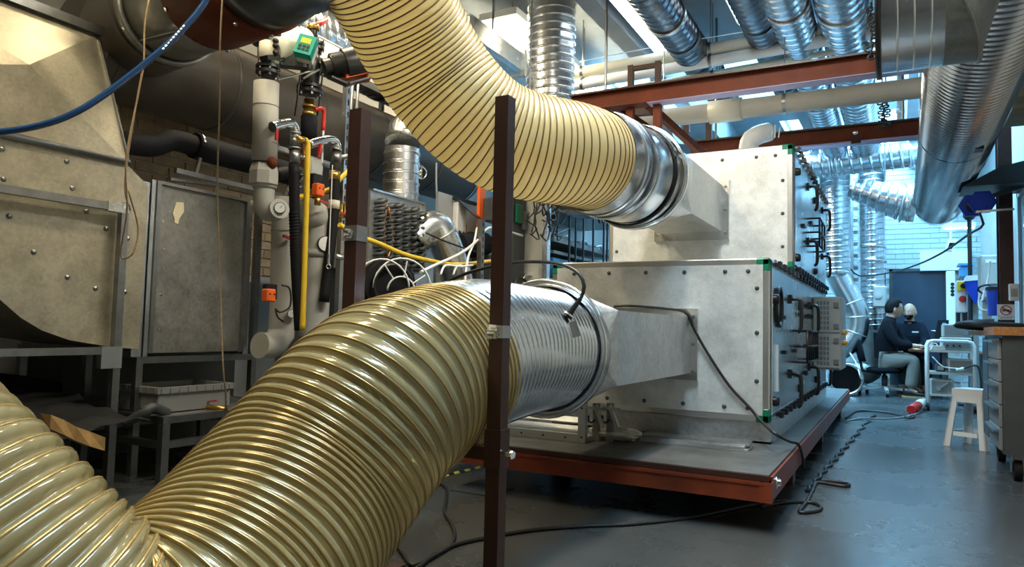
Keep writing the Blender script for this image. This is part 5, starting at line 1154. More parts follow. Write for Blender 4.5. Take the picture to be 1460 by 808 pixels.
for k in range(2):
    q = at(852+k*20, 590, Y=fy0+.12)
    t = thing('hand_clamp', ('grey hand clamp left of the other, standing on the platform behind the plastic bag', 'grey hand clamp right of the other, standing on the platform behind the plastic bag')[k], 'clamp', (q[0], q[1], fz), 'hand clamps')
    MB().bx(q[0]-.03, q[0]+.01, q[1], q[1]+.02, fz, q[2]+.06).build('fixed_jaw', M['galvd'], t)
    MB().bar(q+V(-.01, -.01, .05), q+V(.045, -.02, -.07), .018, .02).build('lever', M['greyl'], t)
    MB().tube([q+V(-.05, -.012, -.01), q+V(-.05, -.012, -.04), q+V(-.03, -.012, -.05), q+V(-.01, -.012, -.03)], .006, 6, n=12).build('hook', M['black'], t)
    MB().bar(q+V(-.05, -.015, .035), q+V(.06, -.015, .03), .012, .016).build('handle', M['greyl'], t)
q = pl_(872, 630)
t = thing('plastic_bag', 'crumpled clear plastic bag with pale rolls lying on the platform edge', 'bag', (q[0], q[1], fz))
m = MB(); rr = random.Random(3); v = []
for i in range(11):
    for j in range(18):
        a = PI*i/10; b_ = 2*PI*j/18; r = 1+rr.uniform(-.12, .12); v.append((q[0]+.155*math.sin(a)*math.cos(b_)*r, q[1]+.06+.09*math.sin(a)*math.sin(b_)*r, fz+.045+.043*math.cos(a)*min(r, 1)))
m.grid(v, 11, 18, False, False).build('film', M['bag'], t)
MB().cyl((q[0]-.1, q[1]+.05, fz+.035), (q[0]+.02, q[1]+.05, fz+.035), .028, 14).cyl((q[0]+.03, q[1]+.07, fz+.032), (q[0]+.11, q[1]+.06, fz+.032), .025, 14).build('roll', M['paper'], t)
rr = random.Random(11)
sa, sb = pl_(905, 628), pl_(1075, 645)
for k, (dx, dy, rz, lb) in enumerate(((0, 0, .02, 'bottom sheet of the stack of bare metal sheets on the platform'), (-.02, .012, -.02, 'middle sheet of the stack of bare metal sheets on the platform'), (.0, .03, .045, 'top sheet of the stack of bare metal sheets on the platform'))):
    c_ = (sa+sb)/2; d = V(math.cos(rz), math.sin(rz), 0)
    o = MB().ob((c_[0]+dx, c_[1]+dy+.06, fz+.006+.013*k), d, (-d[1], d[0], 0), (0, 0, 1), .30, .075, .0055).build('metal_sheet', M['galv' if k != 2 else 'galvb'])
    tag(o, lb, 'sheet', 'metal sheets on the platform')
# cables on the machine
cable('black cable running from the lower duct flange down across the white cabinet to the deck', [at(876, 437, Y=4.2), at(900, 436, Y=4.15), at(950, 440, Y=4.22), at(978, 446, Y=4.28), at(990, 470, Y=4.31), at(1010, 505, Y=4.325), at(1040, 550, Y=4.325), at(1068, 580, Y=4.325), at(1085, 600, Y=4.3), at(1105, 618, X=-.58), at(1125, 629, X=-.53), at(1138, 633, X=-.497), at(1144, 650, X=-.49), at(1146, 668, X=-.485)], .0085, 'cable', 60)
t = thing('probe', 'black probe plugged into the metal hose at the end of a curved cable', 'sensor', tuple(at(815, 440, Y=2.72)))
pa_, pb_ = at(813, 446, d=2.85), at(828, 425, d=2.85)
MB().cyl(pa_, pb_, .013, 10, r2=.009).cyl(pa_+(pa_-pb_)*.3, pa_, .02, 12).build('plug', M['black'], t)
MB().tube([pb_, at(833, 408, d=2.85), at(825, 390, d=2.87), at(800, 377, d=2.92), at(760, 373, d=3.0), at(715, 377, d=3.1), at(670, 388, d=3.3), at(640, 400, d=3.5)], .008, 6, n=40).build('cable', M['cable'], t)
MB().lathe(at(811, 449, d=2.83), pb_-pa_, [(0, .03), (.006, .028), (.008, .01)], 14).build('grommet', M['galvb'], t)
for k, (p, a, w_) in enumerate((((762, 462), (770, 478), .035), ((816, 458), (822, 480), .03))):
    c_ = at(*p, d=2.72); e_ = at(*a, d=2.72); MB().bar(c_, e_, w_, .006, up=(.45, -.88, 0)).build('tape_patch', M['tape'], t)
# ------------------------------------------------------------------ blue air hose and strings, upper left
cable('blue air hose curving across the top left corner', [at(-60, 190, d=2.4), at(0, 188, d=2.4), at(60, 178, d=2.42), at(110, 159, d=2.45), at(160, 127, d=2.5), at(210, 88, d=2.55), at(255, 48, d=2.6), at(294, 0, d=2.65), at(320, -60, d=2.7)], .0115, 'bluehose', 50, 'air_hose', 'hose')
ah = bpy.data.objects['air_hose']; m = MB(); rr = random.Random(2)
for k in range(9):
    px, py = 232+k*3.6, 69-k*4.0; a_, c_ = at(px, py, d=2.555), at(px+2.2, py-2.4, d=2.56); m.bar(a_-V(0, 0, .003), c_-V(0, 0, .003), .004+.003*rr.random(), .002, up=(.5, -.85, .1))
m.build('printed_marks', M['signw'], ah)['kind'] = 'stuff'
cable('brown string hanging from the ceiling duct in front of the fan housing edge', [at(212, 0, d=3.3), at(206, 40, d=3.3), at(205, 90, d=3.3), at(198, 130, d=3.3), at(180, 225, d=3.3), at(181, 300, d=3.4), at(172, 360, d=3.5), at(178, 368, d=3.5), at(190, 360, d=3.5), at(197, 325, d=3.5), at(183, 270, d=3.4)], .0045, 'plank', 60, 'string', 'string')
cable('second thin string hanging from the ceiling duct behind the brown one', [at(202, 105, d=3.35), at(194, 150, d=3.35), at(178, 260, d=3.4), at(186, 300, d=3.45)], .004, 'plank', 30, 'string', 'string')
cable('long thin string hanging in front of the dull duct box down to the bench', [at(318, -20, d=3.0), at(314, 60, d=3.0), at(313, 150, d=3.1), at(310, 270, d=3.3), at(314, 400, d=3.4), at(318, 520, d=3.4), at(322, 560, d=3.45), at(322, 582, d=3.5)], .004, 'plank', 40, 'string', 'string')
# ------------------------------------------------------------------ cables and marks on the floor
def fl(px, py, z=.008): return at(px, py, Z=z)
cable('black cable snaking over the floor from the hazard tape past the brown post', [fl(604, 690), fl(620, 688), fl(636, 695), fl(636, 715), fl(634, 730), fl(645, 750), fl(648, 765), fl(640, 780), fl(620, 790), fl(600, 806), fl(590, 812)], .008, 'cable', 60)
cable('long black cable lying across the floor in front of the platform', [fl(560, 770), fl(575, 790), fl(590, 806), fl(620, 792), fl(650, 776), fl(700, 765), fl(760, 755), fl(830, 750), fl(900, 747), fl(980, 738), fl(1060, 722), fl(1120, 712)], .009, 'cable', 80)
cable('black cable looped on the floor under the right edge of the platform', [fl(1085, 722), fl(1120, 716), fl(1155, 716), fl(1170, 722), fl(1165, 728), fl(1140, 730), fl(1150, 715), fl(1158, 700), fl(1165, 688), fl(1185, 690), fl(1205, 693), fl(1210, 690), fl(1190, 686), fl(1170, 685)], .010, 'cable', 80)
pts = []
for k in range(60):
    s = k/59; px = 1150+s*95+3*math.sin(k*1.3); py = 700-s*108; pts.append(fl(px, py))
cable('twisted pair of black cables running along the floor beside the platform', pts, .011, 'cable', 90)
cable('black cable curving on the floor between the platform and the red plug', [fl(1205, 596), fl(1222, 586), fl(1245, 586), fl(1275, 590), fl(1298, 596), fl(1303, 592), fl(1295, 586), fl(1300, 580)], .012, 'cable', 50)
cable('thin cable lying on the floor in front of the office chair', [fl(1207, 600), fl(1230, 596), fl(1260, 597), fl(1290, 594), fl(1310, 588), fl(1318, 580)], .008, 'cableg', 50)
cable('white cable lying on the floor between the pipe end and the office chair', [at(1212, 503, Y=11.9), at(1222, 520, Y=11.8), at(1228, 540, Y=11.7), fl(1240, 553), fl(1248, 553)], .010, 'cablew', 40)
ta, tb = fl(606, 684, .001), fl(692, 664, .001)
t = thing('hazard_tape', 'black and yellow striped hazard tape stuck on the floor under the clear hose', 'tape', tuple((ta+tb)/2))
n = 11
for k in range(n):
    a_, c_ = ta+(tb-ta)*(k/n), ta+(tb-ta)*((k+1)/n); d = unit(tb-ta); w_ = V(-d[1], d[0], 0)*.025; s_ = d*.02
    MB().plate([a_-w_-s_, c_-w_-s_, c_+w_+s_, a_+w_+s_], (0, 0, .0012)).build('stripe', M['stripe' if k % 2 else 'black'], t)
tag(MB().bx(fl(632, 700)[0], fl(632, 700)[0]+.28, fl(660, 700)[1], fl(660, 700)[1]+.22, .0005, .006).build('drain_cover', M['greyd']), 'dark square drain cover in the floor beside the hazard tape', 'drain')
t = thing('power_plug', 'red and white industrial power plug lying on the floor by the trolley wheel', 'plug', tuple(fl(1308, 580)))
qa, qb = fl(1299, 584, .05), fl(1318, 572, .09)
MB().tube([qa, qa+(qb-qa)*.5], .05, 14).build('red_body', M['redp'], t); MB().tube([qa+(qb-qa)*.5, qa+(qb-qa)*.75], .055, 14).build('white_collar', M['white'], t); MB().tube([qa+(qb-qa)*.75, qb], .04, 14).build('grey_end', M['greyl'], t)
# ------------------------------------------------------------------ right side
PX = .97
t = thing('steel_column', 'dark brown steel column against the right wall beside the sign', 'column', (PX, 9.0, 0))
cy_ = at(1432, 300, X=PX)[1]
MB().bx(PX-.004, PX+.004, cy_-.09, cy_+.09, 0, CEIL).build('web', M['brown'], t)
MB().bx(PX-.06, PX+.06, cy_-.104, cy_-.091, 0, CEIL).build('flange', M['brown'], t)
MB().bx(PX-.06, PX+.06, cy_+.091, cy_+.104, 0, CEIL).build('flange', M['brown'], t)
sg = at(1435, 442, Y=cy_-.16); px_m = (sg[1]*.88+.4)/F
t = thing('warning_sign', 'white square no touching sign with red ring fixed on the brown column', 'sign', tuple(at(1435, 452, Y=cy_-.14)))
R_ = at(1447, 442, Y=cy_-.14)[0]-sg[0]
bd = MB().bx(sg[0]-R_, sg[0]+R_, cy_-.125, cy_-.105, sg[2]-R_*.83, sg[2]+R_*.83).build('board', M['signw'], t)
MB().band((sg[0], cy_-.127, sg[2]), (0, 1, 0), R_*.58, .004, R_*.12, 32).build('red_ring', M['redp'], bd)
MB().bar((sg[0]-R_*.45, cy_-.130, sg[2]+R_*.45), (sg[0]+R_*.45, cy_-.130, sg[2]-R_*.45), .003, R_*.1, up=(0, -1, 0)).ob((sg[0], cy_-.130, sg[2]), unit((1, 0, -1)), (0, 1, 0), unit((1, 0, 1)), R_*.62, .002, R_*.055).build('red_slash', M['redp'], bd)
m = MB()
m.ob((sg[0]+R_*.12, cy_-.128, sg[2]-R_*.02), unit((1, 0, -.15)), (0, 1, 0), unit((.15, 0, 1)), R_*.26, .001, R_*.13)
for k in range(4): m.ob((sg[0]-R_*.25, cy_-.128, sg[2]+R_*(.12-.08*k)), unit((1, 0, -.1+.05*k)), (0, 1, 0), unit((.1-.05*k, 0, 1)), R_*(.22-.03*abs(k-1)), .001, R_*.028)
m.ob((sg[0]+R_*.42, cy_-.128, sg[2]-R_*.12), unit((1, 0, -.5)), (0, 1, 0), unit((.5, 0, 1)), R_*.12, .001, R_*.09)
m.build('hand_symbol', M['black'], bd)
MB().bx(sg[0]-R_*.98, sg[0]+R_*.98, cy_-.125, cy_-.105, sg[2]-R_*1.32, sg[2]-R_*.88).build('lower_board', M['signw'], t)
m = MB()
for r_ in range(2):
    x = sg[0]-R_*.7
    while x < sg[0]+R_*.7:
        wd = random.uniform(.08, .2)*R_*1.2; m.bx(x, min(x+wd, sg[0]+R_*.75), cy_-.127, cy_-.1255, sg[2]-R_*(1.05+.14*r_), sg[2]-R_*(.99+.14*r_)); x += wd+R_*.06
m.build('small_print', M['greyd'], t)['kind'] = 'stuff'
t = thing('socket_box', 'white socket box on the brown column above the sign', 'socket', tuple(at(1444, 420, X=PX+.08)))
q = at(1443, 416, Y=cy_-.12); MB().cham(q[0]-.03, q[0]+.06, cy_-.16, cy_-.105, q[2]-.09, q[2]+.08, .008).build('box', M['white'], t); MB().bx(q[0]-.015, q[0]+.04, cy_-.164, cy_-.16, q[2]-.05, q[2]+.03).build('cover', M['greyl'], t)
# hex reel and tray hanging from the right wall
HY = 8.3
t = thing('hose_reel', 'blue six sided hose reel with steel crank hanging beside the brown column', 'reel', tuple(at(1398, 314, Y=HY)))
hq = at(1400, 289, Y=HY); hr = abs(at(1421, 289, Y=HY)[0]-hq[0])*1.02
MB().lathe((hq[0], HY, hq[2]), (0, -1, 0), [(0, hr*.96), (.03, hr), (.05, hr), (.052, hr*.72), (.06, hr*.7), (.062, .02)], 6, False).build('front_disc', M['bluep'], t)
MB().lathe((hq[0]-.07, HY+.16, hq[2]), (0, -1, 0), [(0, hr), (.03, hr)], 6, False).build('rear_disc', M['bluep'], t)
MB().cyl((hq[0]-.06, HY+.14, hq[2]), (hq[0], HY, hq[2]), hr*.6, 18).build('drum', M['rubber'], t)
MB().bar(hq+V(-.06, -.09, -.1), hq+V(.25, -.09, -.09), .02, .02).build('crank', M['chrome'], t)
MB().bar(hq+V(.05, .1, hr*.5), V(X1-.01, HY+.1, hq[2]+.2), .04, .04).build('wall_arm', M['greyd'], t)
t = thing('wall_tray', 'grey sheet tray above the blue reel against the right wall', 'tray', (.8, HY, 2.2))
ta_ = at(1372, 268, Y=HY)[0]; tz_ = at(1395, 264, Y=HY)[2]
MB().plate([(ta_, HY-.1, tz_-.02), (X1-.005, HY-.1, tz_-.02), (X1-.005, HY-.1, tz_+.22), (ta_+.3, HY-.1, tz_+.15)], (0, .6, 0)).build('sheet', M['greyd'], t)
cable('black cable hanging from the blue reel across to the second vertical duct', [hq+V(-.03, .08, -hr*.5), at(1402, 320, Y=HY), at(1380, 335, Y=8.8), at(1340, 362, Y=9.8), at(1300, 380, Y=10.8), at(1260, 390, Y=11.8), at(1225, 393, Y=12.4), V(V1[0][0]+.2, V1[0][1], V1[-1][2]+.05)], .012, 'cable', 50)
q = at(1382, 312, Y=11.25)
t = thing('pole_lamp', 'black pole with ball top standing left of the blue reel', 'pole', (q[0], 11.25, 0))
MB().cyl((q[0], 11.25, .03), (q[0], 11.25, q[2]), .026, 10).build('pole', M['black'], t); MB().sphere((q[0], 11.25, q[2]+.05), .075, 14, 10).build('ball', M['black'], t); MB().cyl((q[0], 11.25, 0), (q[0], 11.25, .03), .16, 20).build('base', M['black'], t)
for k, (y0_, y1_, lb_) in enumerate(((134, 142, 'raw wooden plank topmost of three on the bracket high on the right wall'), (152, 162, 'raw wooden plank between two others high on the right wall'), (166, 178, 'raw wooden plank lowest of three high on the right wall'))):
    a_ = at(1428+k*4, (y0_+y1_)/2, X=.86); tag(MB().cham(.84, 1.129, a_[1]-.5, a_[1]+.1, a_[2]-.035, a_[2]+.025, .004).build('plank', M['plank']), lb_, 'plank', 'raw planks on the right wall')
t = thing('shelf_bracket', 'dark steel bracket holding the raw planks high on the right wall', 'bracket', (1.16, 6.0, 2.2))
a_ = at(1440, 160, X=.9); MB().bx(1.13, X1, a_[1]-.5, a_[1]+.3, 2.0, 2.75).build('back_plate', M['greyd'], t)
t = thing('spiral_duct', 'spiral duct stub cut by the right frame edge beside the big spiral duct', 'duct', (1.0, 5.4, 2.7), 'spiral ducts')
a_ = at(1454, 70, X=1.0); MB().duct([V(.97, a_[1]-1.2, a_[2]+.02), V(.97, a_[1]-.6, a_[2]), V(.97, a_[1], a_[2]), V(.97, a_[1]+.45, a_[2])], .15, .1, .008, 36, 12, caps=True).build('tube', M['spiro'], t); MB().band(V(.97, a_[1]+.44, a_[2]), (0, 1, 0), .15, .06, .012, 32).lathe(V(.97, a_[1]+.45, a_[2]), (0, 1, 0), [(0, .15), (.01, .15)], 32).build('end_cap', M['galvb'], t)
MB().bx(.96, .98, a_[1]-.02, a_[1]+.0, a_[2]+.15, CEIL).build('hanger', M['steel'], t)
# open white door and frame on the right wall
d2 = struct('door_2', MB().bx(1.13, 1.165, 8.0, 8.9, .02, 2.35), M['whitemetal'])
MB().bx(1.10, X1, 7.92, 7.99, 0, 2.42).bx(1.10, X1, 8.91, 8.98, 0, 2.42).bx(1.10, X1, 7.92, 8.98, 2.36, 2.42).build('door_frame', M['whitemetal'], d2)
MB().bx(1.12, 1.131, 8.25, 8.7, 1.15, 2.15).build('pane', M['glass'], d2)
MB().cyl((1.13, 8.1, 1.05), (1.07, 8.1, 1.05), .012, 8).cyl((1.07, 8.1, 1.05), (1.07, 8.22, 1.05), .01, 8).build('door_handle', M['chrome'], d2)
for z in (.4, 1.3, 2.1): MB().cyl((1.118, 8.93, z-.06), (1.118, 8.93, z+.06), .014, 8).build('hinge', M['steel'], d2)
# beige wall cabinet, blue bucket filter, chute, control box on the back right
def boxed(name, label, cat, px0, px1, py0, py1, Y, dep, mt, bev=.01):
    a_, c_ = at(px0, py1, Y=Y), at(px1, py0, Y=Y); t = thing(name, label, cat, ((a_[0]+c_[0])/2, Y+dep/2, a_[2]))
    o = MB().cham(a_[0], c_[0], Y, Y+dep, a_[2], c_[2], bev).build('case', M[mt], t); return t, a_, c_, o
t, a_, c_, o = boxed('wall_cabinet', 'beige wall cabinet with pale label right of the black pole', 'cabinet', 1399, 1425, 363, 425, 10.6, .4, 'lag')
MB().bx(a_[0]+.02, c_[0]-.02, 10.585, 10.599, a_[2]+.02, c_[2]-.02).build('door', M['lag'], t); MB().bx(a_[0]+.05, a_[0]+.16, 10.58, 10.584, c_[2]-.1, c_[2]-.06).build('label_plate', M['signw'], t)
MB().bx(a_[0]+.05, c_[0]-.05, 11.0, 11.06, 0, c_[2]).build('stand', M['greyl'], t)
t = thing('water_filter', 'blue bucket shaped filter with black lid hanging below the beige cabinet', 'filter', tuple(at(1420, 450, Y=9.4)))
fa, fb = at(1420, 450, Y=9.4), at(1420, 413, Y=9.4); MB().cyl(fa, fb, .075, 20, r2=.09).build('bowl', M['bluep'], t); MB().lathe(fb, (0, 0, 1), [(0, .1), (.03, .1), (.04, .06), (.06, .05)], 20).build('lid', M['black'], t)
MB().bar(fb+V(0, 0, .04), V(X1-.01, 9.4, fb[2]+.04), .04, .03).build('wall_arm', M['black'], t)
for k in range(3): cable(('white tube curling left of the blue bucket filter', 'black tube curling over the blue bucket filter', 'pale tube dropping from the beige cabinet to the blue filter')[k], [at((1405, 1400, 1412)[k], (412, 418, 370)[k], Y=9.5), at((1396, 1394, 1409)[k], (425, 412, 395)[k], Y=9.5), at((1398, 1402, 1404)[k], (440, 407, 415)[k], Y=9.45), at((1412, 1420, 1400)[k], (443, 405, 430)[k], Y=9.4)], .011, ('cablew', 'cable', 'cablew')[k], 24, 'tube', 'tube')
t, a_, c_, o = boxed('blue_bin', 'light blue plastic container on the shelf left of the black pole', 'container', 1369, 1387, 378, 396, 11.6, .3, 'bluel', .03); MB().bx(a_[0]-.02, c_[0]+.02, 11.58, 11.92, c_[2], c_[2]+.03).build('lid', M['bluel'], t); MB().bx(a_[0], c_[0], 11.6, 11.9, a_[2]-.04, a_[2]-.002).bx(c_[0]-.05, c_[0], 11.85, 11.9, 0, a_[2]-.04).build('bracket', M['steel'], t)
t = thing('blue_chute', 'deep blue slanted plastic chute behind the black pole', 'chute', tuple(at(1388, 430, Y=11.2)))
P_ = [at(1375, 401, Y=11.2), at(1396, 399, Y=11.2), at(1396, 430, Y=11.2), at(1389, 432, Y=11.2), at(1380, 416, Y=11.2)]
MB().plate(P_, (0, .25, 0)).build('body', M['bluep'], t); MB().plate([at(1375, 401, Y=11.19), at(1396, 399, Y=11.19), at(1396, 392, Y=11.19), at(1378, 393, Y=11.19)], (0, .25, 0)).build('white_lip', M['white'], t)
MB().bx(P_[2][0]-.06, P_[2][0], 11.3, 11.4, 0, P_[2][2]).build('stand', M['greyl'], t)
t, a_, c_, o = boxed('control_station', 'white control station with yellow plate and red stop button left of the blue chute', 'control box', 1364, 1378, 400, 445, 11.4, .2, 'white')
MB().bx(a_[0]+.01, c_[0]-.01, 11.385, 11.399, c_[2]-.14, c_[2]-.01).build('yellow_plate', M['yellow'], o); MB().lathe(((a_[0]+c_[0])/2+.01, 11.399, a_[2]+.18), (0, -1, 0), [(0, .03), (.02, .03), (.022, .045), (.04, .04), (.045, .01)], 16).build('stop_button', M['redp'], o); MB().lathe(((a_[0]+c_[0])/2+.02, 11.385, c_[2]-.07), (0, -1, 0), [(0, .035), (.02, .035), (.024, .01)], 14).build('selector_knob', M['black'], o)
MB().bx(a_[0]+.05, c_[0]-.05, 11.45, 11.55, 0, a_[2]).build('stand', M['greyl'], t)
t, a_, c_, o = boxed('perforated_board', 'tall white panel with four dark holes right of the blue door', 'panel', 1350, 1362, 386, 470, 13.2, .1, 'white')
for y in (405, 410, 415, 420): q = at(1358, y, Y=13.2); MB().lathe((q[0], 13.2, q[2]), (0, -1, 0), [(0, .028), (.006, .026)], 14).build('hole', M['black'], o)
MB().bx(a_[0]+.02, c_[0]-.02, 13.31, 13.36, 0, a_[2]+.1).build('stand', M['greyl'], t)
t, a_, c_, o = boxed('white_board', 'wide white board on the back wall above the blue door', 'board', 1312, 1386, 356, 386, 13.66, .1, 'white', .005); MB().bx(a_[0]+.02, c_[0]-.02, 13.765, 13.79, a_[2]+.05, c_[2]-.05).build('batten', M['greyl'], t)
t = thing('wall_projector', 'white tilted wall lamp housing with dark glass above the white board', 'lamp', tuple(at(1356, 358, Y=12.9)))
P_ = [at(1347, 357, Y=12.9), at(1358, 357, Y=12.9), at(1367, 341, Y=12.9), at(1352, 341, Y=12.9)]
MB().plate(P_, (0, .16, 0)).build('case', M['white'], t); cc_ = sum(P_)/4; MB().plate([cc_+(p-cc_)*.55+V(0, -.006, -.015) for p in P_], (0, .005, 0)).build('glass', M['glass'], t); MB().cyl(cc_+V(0, .08, .1), at(1356, 312, Y=12.98), .015, 8).build('stem', M['white'], t)
q = at(1356, 312, Y=12.98); MB().cyl(q, V(q[0], q[1], CEIL), .01, 6).build('hanger', M['steel'], t)
t = thing('strip_lamp', 'slim white strip lamp hanging above the white board', 'lamp', tuple(at(1365, 326, Y=12.4)))
a_, c_ = at(1343, 327, Y=12.4), at(1391, 323, Y=12.4); MB().bx(a_[0], c_[0], 12.35, 12.45, a_[2]+.02, a_[2]+.09).build('housing', M['whitemetal'], t); MB().bx(a_[0]+.02, c_[0]-.02, 12.36, 12.44, a_[2], a_[2]+.019).build('diffuser', M['tubec'], t)
for x in (a_[0]+.1, c_[0]-.1): MB().cyl((x, 12.4, a_[2]+.09), (x, 12.4, CEIL), .006, 6).build('hanger', M['steel'], t)
# roll cabinet with wooden top
rc0 = at(1427, 686, Z=0); rX, rY0 = rc0[0], rc0[1]; rY1 = at(1397, 651, Z=0)[1]; rX1 = X1-.03
t = thing('tool_cabinet', 'dark grey rolling tool cabinet with wooden top at the right edge', 'cabinet', ((rX+rX1)/2, (rY0+rY1)/2, 0))
zt_ = at(1427, 478, Y=rY0)[2]
MB().bx(rX+.02, rX1, rY0, rY1, .17, zt_).build('body', M['greyd'], t)
MB().bx(rX-.03, rX1, rY0-.03, rY0+.55, zt_+.001, zt_+.055).build('wooden_top', M['wood'], t)
MB().bx(rX-.12, rX1, rY0+.56, rY1+.05, zt_+.001, zt_+.03).build('steel_top', M['steel'], t)
nz = 5; hz = (zt_-.2)/nz
for k in range(nz):
    d = MB().cham(rX, rX+.02, rY0+.03, rY0+.62, .19+k*hz, .185+(k+1)*hz, .004).build('drawer', M['greyp'], t)
    MB().bx(rX-.03, rX, rY0+.05, rY0+.6, .19+(k+1)*hz-.035, .19+(k+1)*hz-.02).build('drawer_pull', M['steel'], d)
MB().cham(rX, rX+.02, rY0+.66, rY1-.03, .19, zt_-.02, .004).build('side_door', M['greyd'], t)
for x, y in ((rX+.1, rY0+.1), (rX+.1, rY1-.12), (rX1-.1, rY0+.1), (rX1-.1, rY1-.12)):
    c_ = MB().bx(x-.03, x+.03, y-.03, y+.03, .12, .169).bx(x-.034, x-.026, y-.02, y+.04, .05, .12).bx(x+.026, x+.034, y-.02, y+.04, .05, .12).build('caster', M['steel'], t); MB().cyl((x-.022, y, .07), (x+.022, y, .07), .07, 20).build('wheel', M['rubber'], c_)
t = thing('black_coat', 'black coat heaped behind the wooden top of the tool cabinet', 'coat', (rX+.2, rY1+.2, zt_))
v = []; rr = random.Random(4); qx, qy = at(1418, 470, Y=rY1-.2)[0], rY1-.2
for i in range(10):
    for j in range(22):
        a = PI*i/9; b_ = 2*PI*j/22; r = 1+rr.uniform(-.1, .1); up_ = math.cos(a) > 0
        v.append((qx+.26*math.sin(a)*math.cos(b_)*r, qy+.18*math.sin(a)*math.sin(b_)*r, zt_+.064+.03*math.cos(a)*(1 if not up_ else r+(.9 if math.cos(b_) < -.3 else .3))))
MB().grid(v, 10, 22, False, True).build('cloth', M['rubber'], t)
# white step stool
sc_ = at(1391, 637, Z=0); h_ = at(1388, 554, Y=sc_[1])[2]
t = thing('step_stool', 'white plastic step stool on the floor left of the tool cabinet', 'stool', (sc_[0], sc_[1], 0))
rot = Matrix.Rotation(math.radians(-32), 3, 'Z'); R3 = np.array(rot)
def S3(x, y, z): return V(sc_[0], sc_[1], 0)+R3@V(x, y, z)
wt, wb_ = .12, .17
MB().plate([S3(-wt, -wt, h_-.06), S3(wt, -wt, h_-.06), S3(wt, wt, h_-.06), S3(-wt, wt, h_-.06)], (0, 0, .06)).build('seat', M['white'], t)
def sp_(sx_, sy_, k): r_ = wt+(wb_-wt)*k; return S3(sx_*r_, sy_*r_, (h_-.06)*(1-k))
for (a_, c_) in (((-1, -1), (1, -1)), ((1, 1), (-1, 1)), ((-1, 1), (-1, -1)), ((1, -1), (1, 1))):
    def q_(k, u): return sp_(*a_, k)*(1-u)+sp_(*c_, k)*u
    nrm = unit(np.cross(sp_(*c_, 0)-sp_(*a_, 0), V(0, 0, 1)))*-.012
    for u0, u1 in ((0, .2), (.8, 1)): MB().plate([q_(.001, u0), q_(.001, u1), q_(1, u1 if u0 else .16), q_(1, u0 if not u0 else .84)], nrm).build('leg', M['white'], t)
    MB().plate([q_(.001, .2), q_(.001, .8), q_(.12, .8), q_(.12, .2)], nrm).build('brace', M['white'], t)
    MB().plate([q_(.70, .2), q_(.70, .8), q_(.78, .8), q_(.78, .2)], nrm).build('brace', M['white'], t)
# instrument trolley
tY = 10.19; tl, tr_ = at(1323, 540, Y=tY)[0], at(1390, 540, Y=tY)[0]; zt_ = at(1356, 486, Y=tY)[2]; dp = .5
t = thing('instrument_trolley', 'white tubular trolley with three shelves of instruments beside the seated men', 'trolley', ((tl+tr_)/2, tY+dp/2, 0))
for y in (tY, tY+dp):
    MB().tube([(tl, y, .09), (tl, y, zt_-.06), (tl+.02, y, zt_-.015), (tl+.07, y, zt_), (tr_-.07, y, zt_), (tr_-.02, y, zt_-.015), (tr_, y, zt_-.06), (tr_, y, .09)], .019, 10).build('tube_frame', M['whitemetal'], t)
shz = [at(1356, yy, Y=tY)[2] for yy in (500, 532, 563)]
for z in shz: MB().bx(tl+.02, tr_-.02, tY-.015, tY+dp+.015, z-.02, z+.008).build('shelf', M['greyl'], t)
for x in (tl, tr_):
    for y in (tY, tY+dp):
        c_ = MB().cyl((x, y, .06), (x, y, .09), .015, 8).build('caster', M['chrome'], t); MB().cyl((x-.015, y, .045), (x+.015, y, .045), .045, 16).build('wheel', M['rubber'], c_)
def instr(label, px0, px1, py0, py1, Y, dep, zbase, mt, tilt=0, knobs=0):
    a_, c_ = at(px0, py1, Y=Y), at(px1, py0, Y=Y); hh = c_[2]-a_[2]; t = thing('instrument', label, 'instrument', ((a_[0]+c_[0])/2, Y+dep/2, zbase), 'instruments on the trolley')
    MB().cham(a_[0], c_[0], Y, Y+dep, zbase, zbase+hh, .012).build('case', M[mt], t)
    MB().bx(a_[0]+.02, c_[0]-.02, Y-.006, Y-.0005, zbase+.02, zbase+hh-.02).build('front_panel', M['greyp' if mt != 'greyd' else 'greyl'], t)
    for k in range(knobs): MB().lathe((a_[0]+(c_[0]-a_[0])*(.2+.2*k), Y-.006, zbase+hh*.35), (0, -1, 0), [(0, .014), (.015, .012)], 10).build('knob', M['black'], t)
    return t, a_, c_, zbase+hh
t1, a_, c_, z1_ = instr('wide grey instrument on the top trolley shelf, under another', 1342, 1386, 481, 498, tY+.06, .35, shz[0]+.009, 'greyl', knobs=3)
t2, a2_, c2_, z2_ = instr('grey instrument stacked uppermost on the trolley', 1344, 1386, 462, 480, tY+.08, .33, z1_+.001, 'greyl')
t3, *_ = instr('grey instrument on the middle trolley shelf', 1352, 1388, 511, 529, tY+.05, .35, shz[1]+.009, 'greyl', knobs=2)
t4, a4, c4, z4 = instr('pale instrument with a folded handle on the bottom trolley shelf', 1327, 1360, 543, 561, tY+.03, .35, shz[2]+.009, 'greyl', knobs=0)
MB().bar((a4[0]+.08, tY+.01, shz[2]+.07), (c4[0]-.06, tY+.01, z4-.03), .02, .02).cyl((a4[0]+.08, tY+.025, shz[2]+.07), (a4[0]+.08, tY-.005, shz[2]+.07), .025, 14).build('handle', M['alu'], t4)
t5, *_ = instr('small dark box at the left of the middle trolley shelf', 1334, 1348, 519, 529, tY+.1, .25, shz[1]+.009, 'greyd')
for k in range(4):
    z = shz[0]+.009+k*.012; o = MB().bx(tl+.04+.006*k, tl+.19-.004*k, tY+.02, tY+.28, z, z+.0112).build('paper_stack', M['signw' if k % 2 else 'paper']); tag(o, ('bottom', 'second', 'third', 'top')[k]+' paper pad of the pile on the left of the trolley top shelf', 'paper', 'paper pads on the trolley')
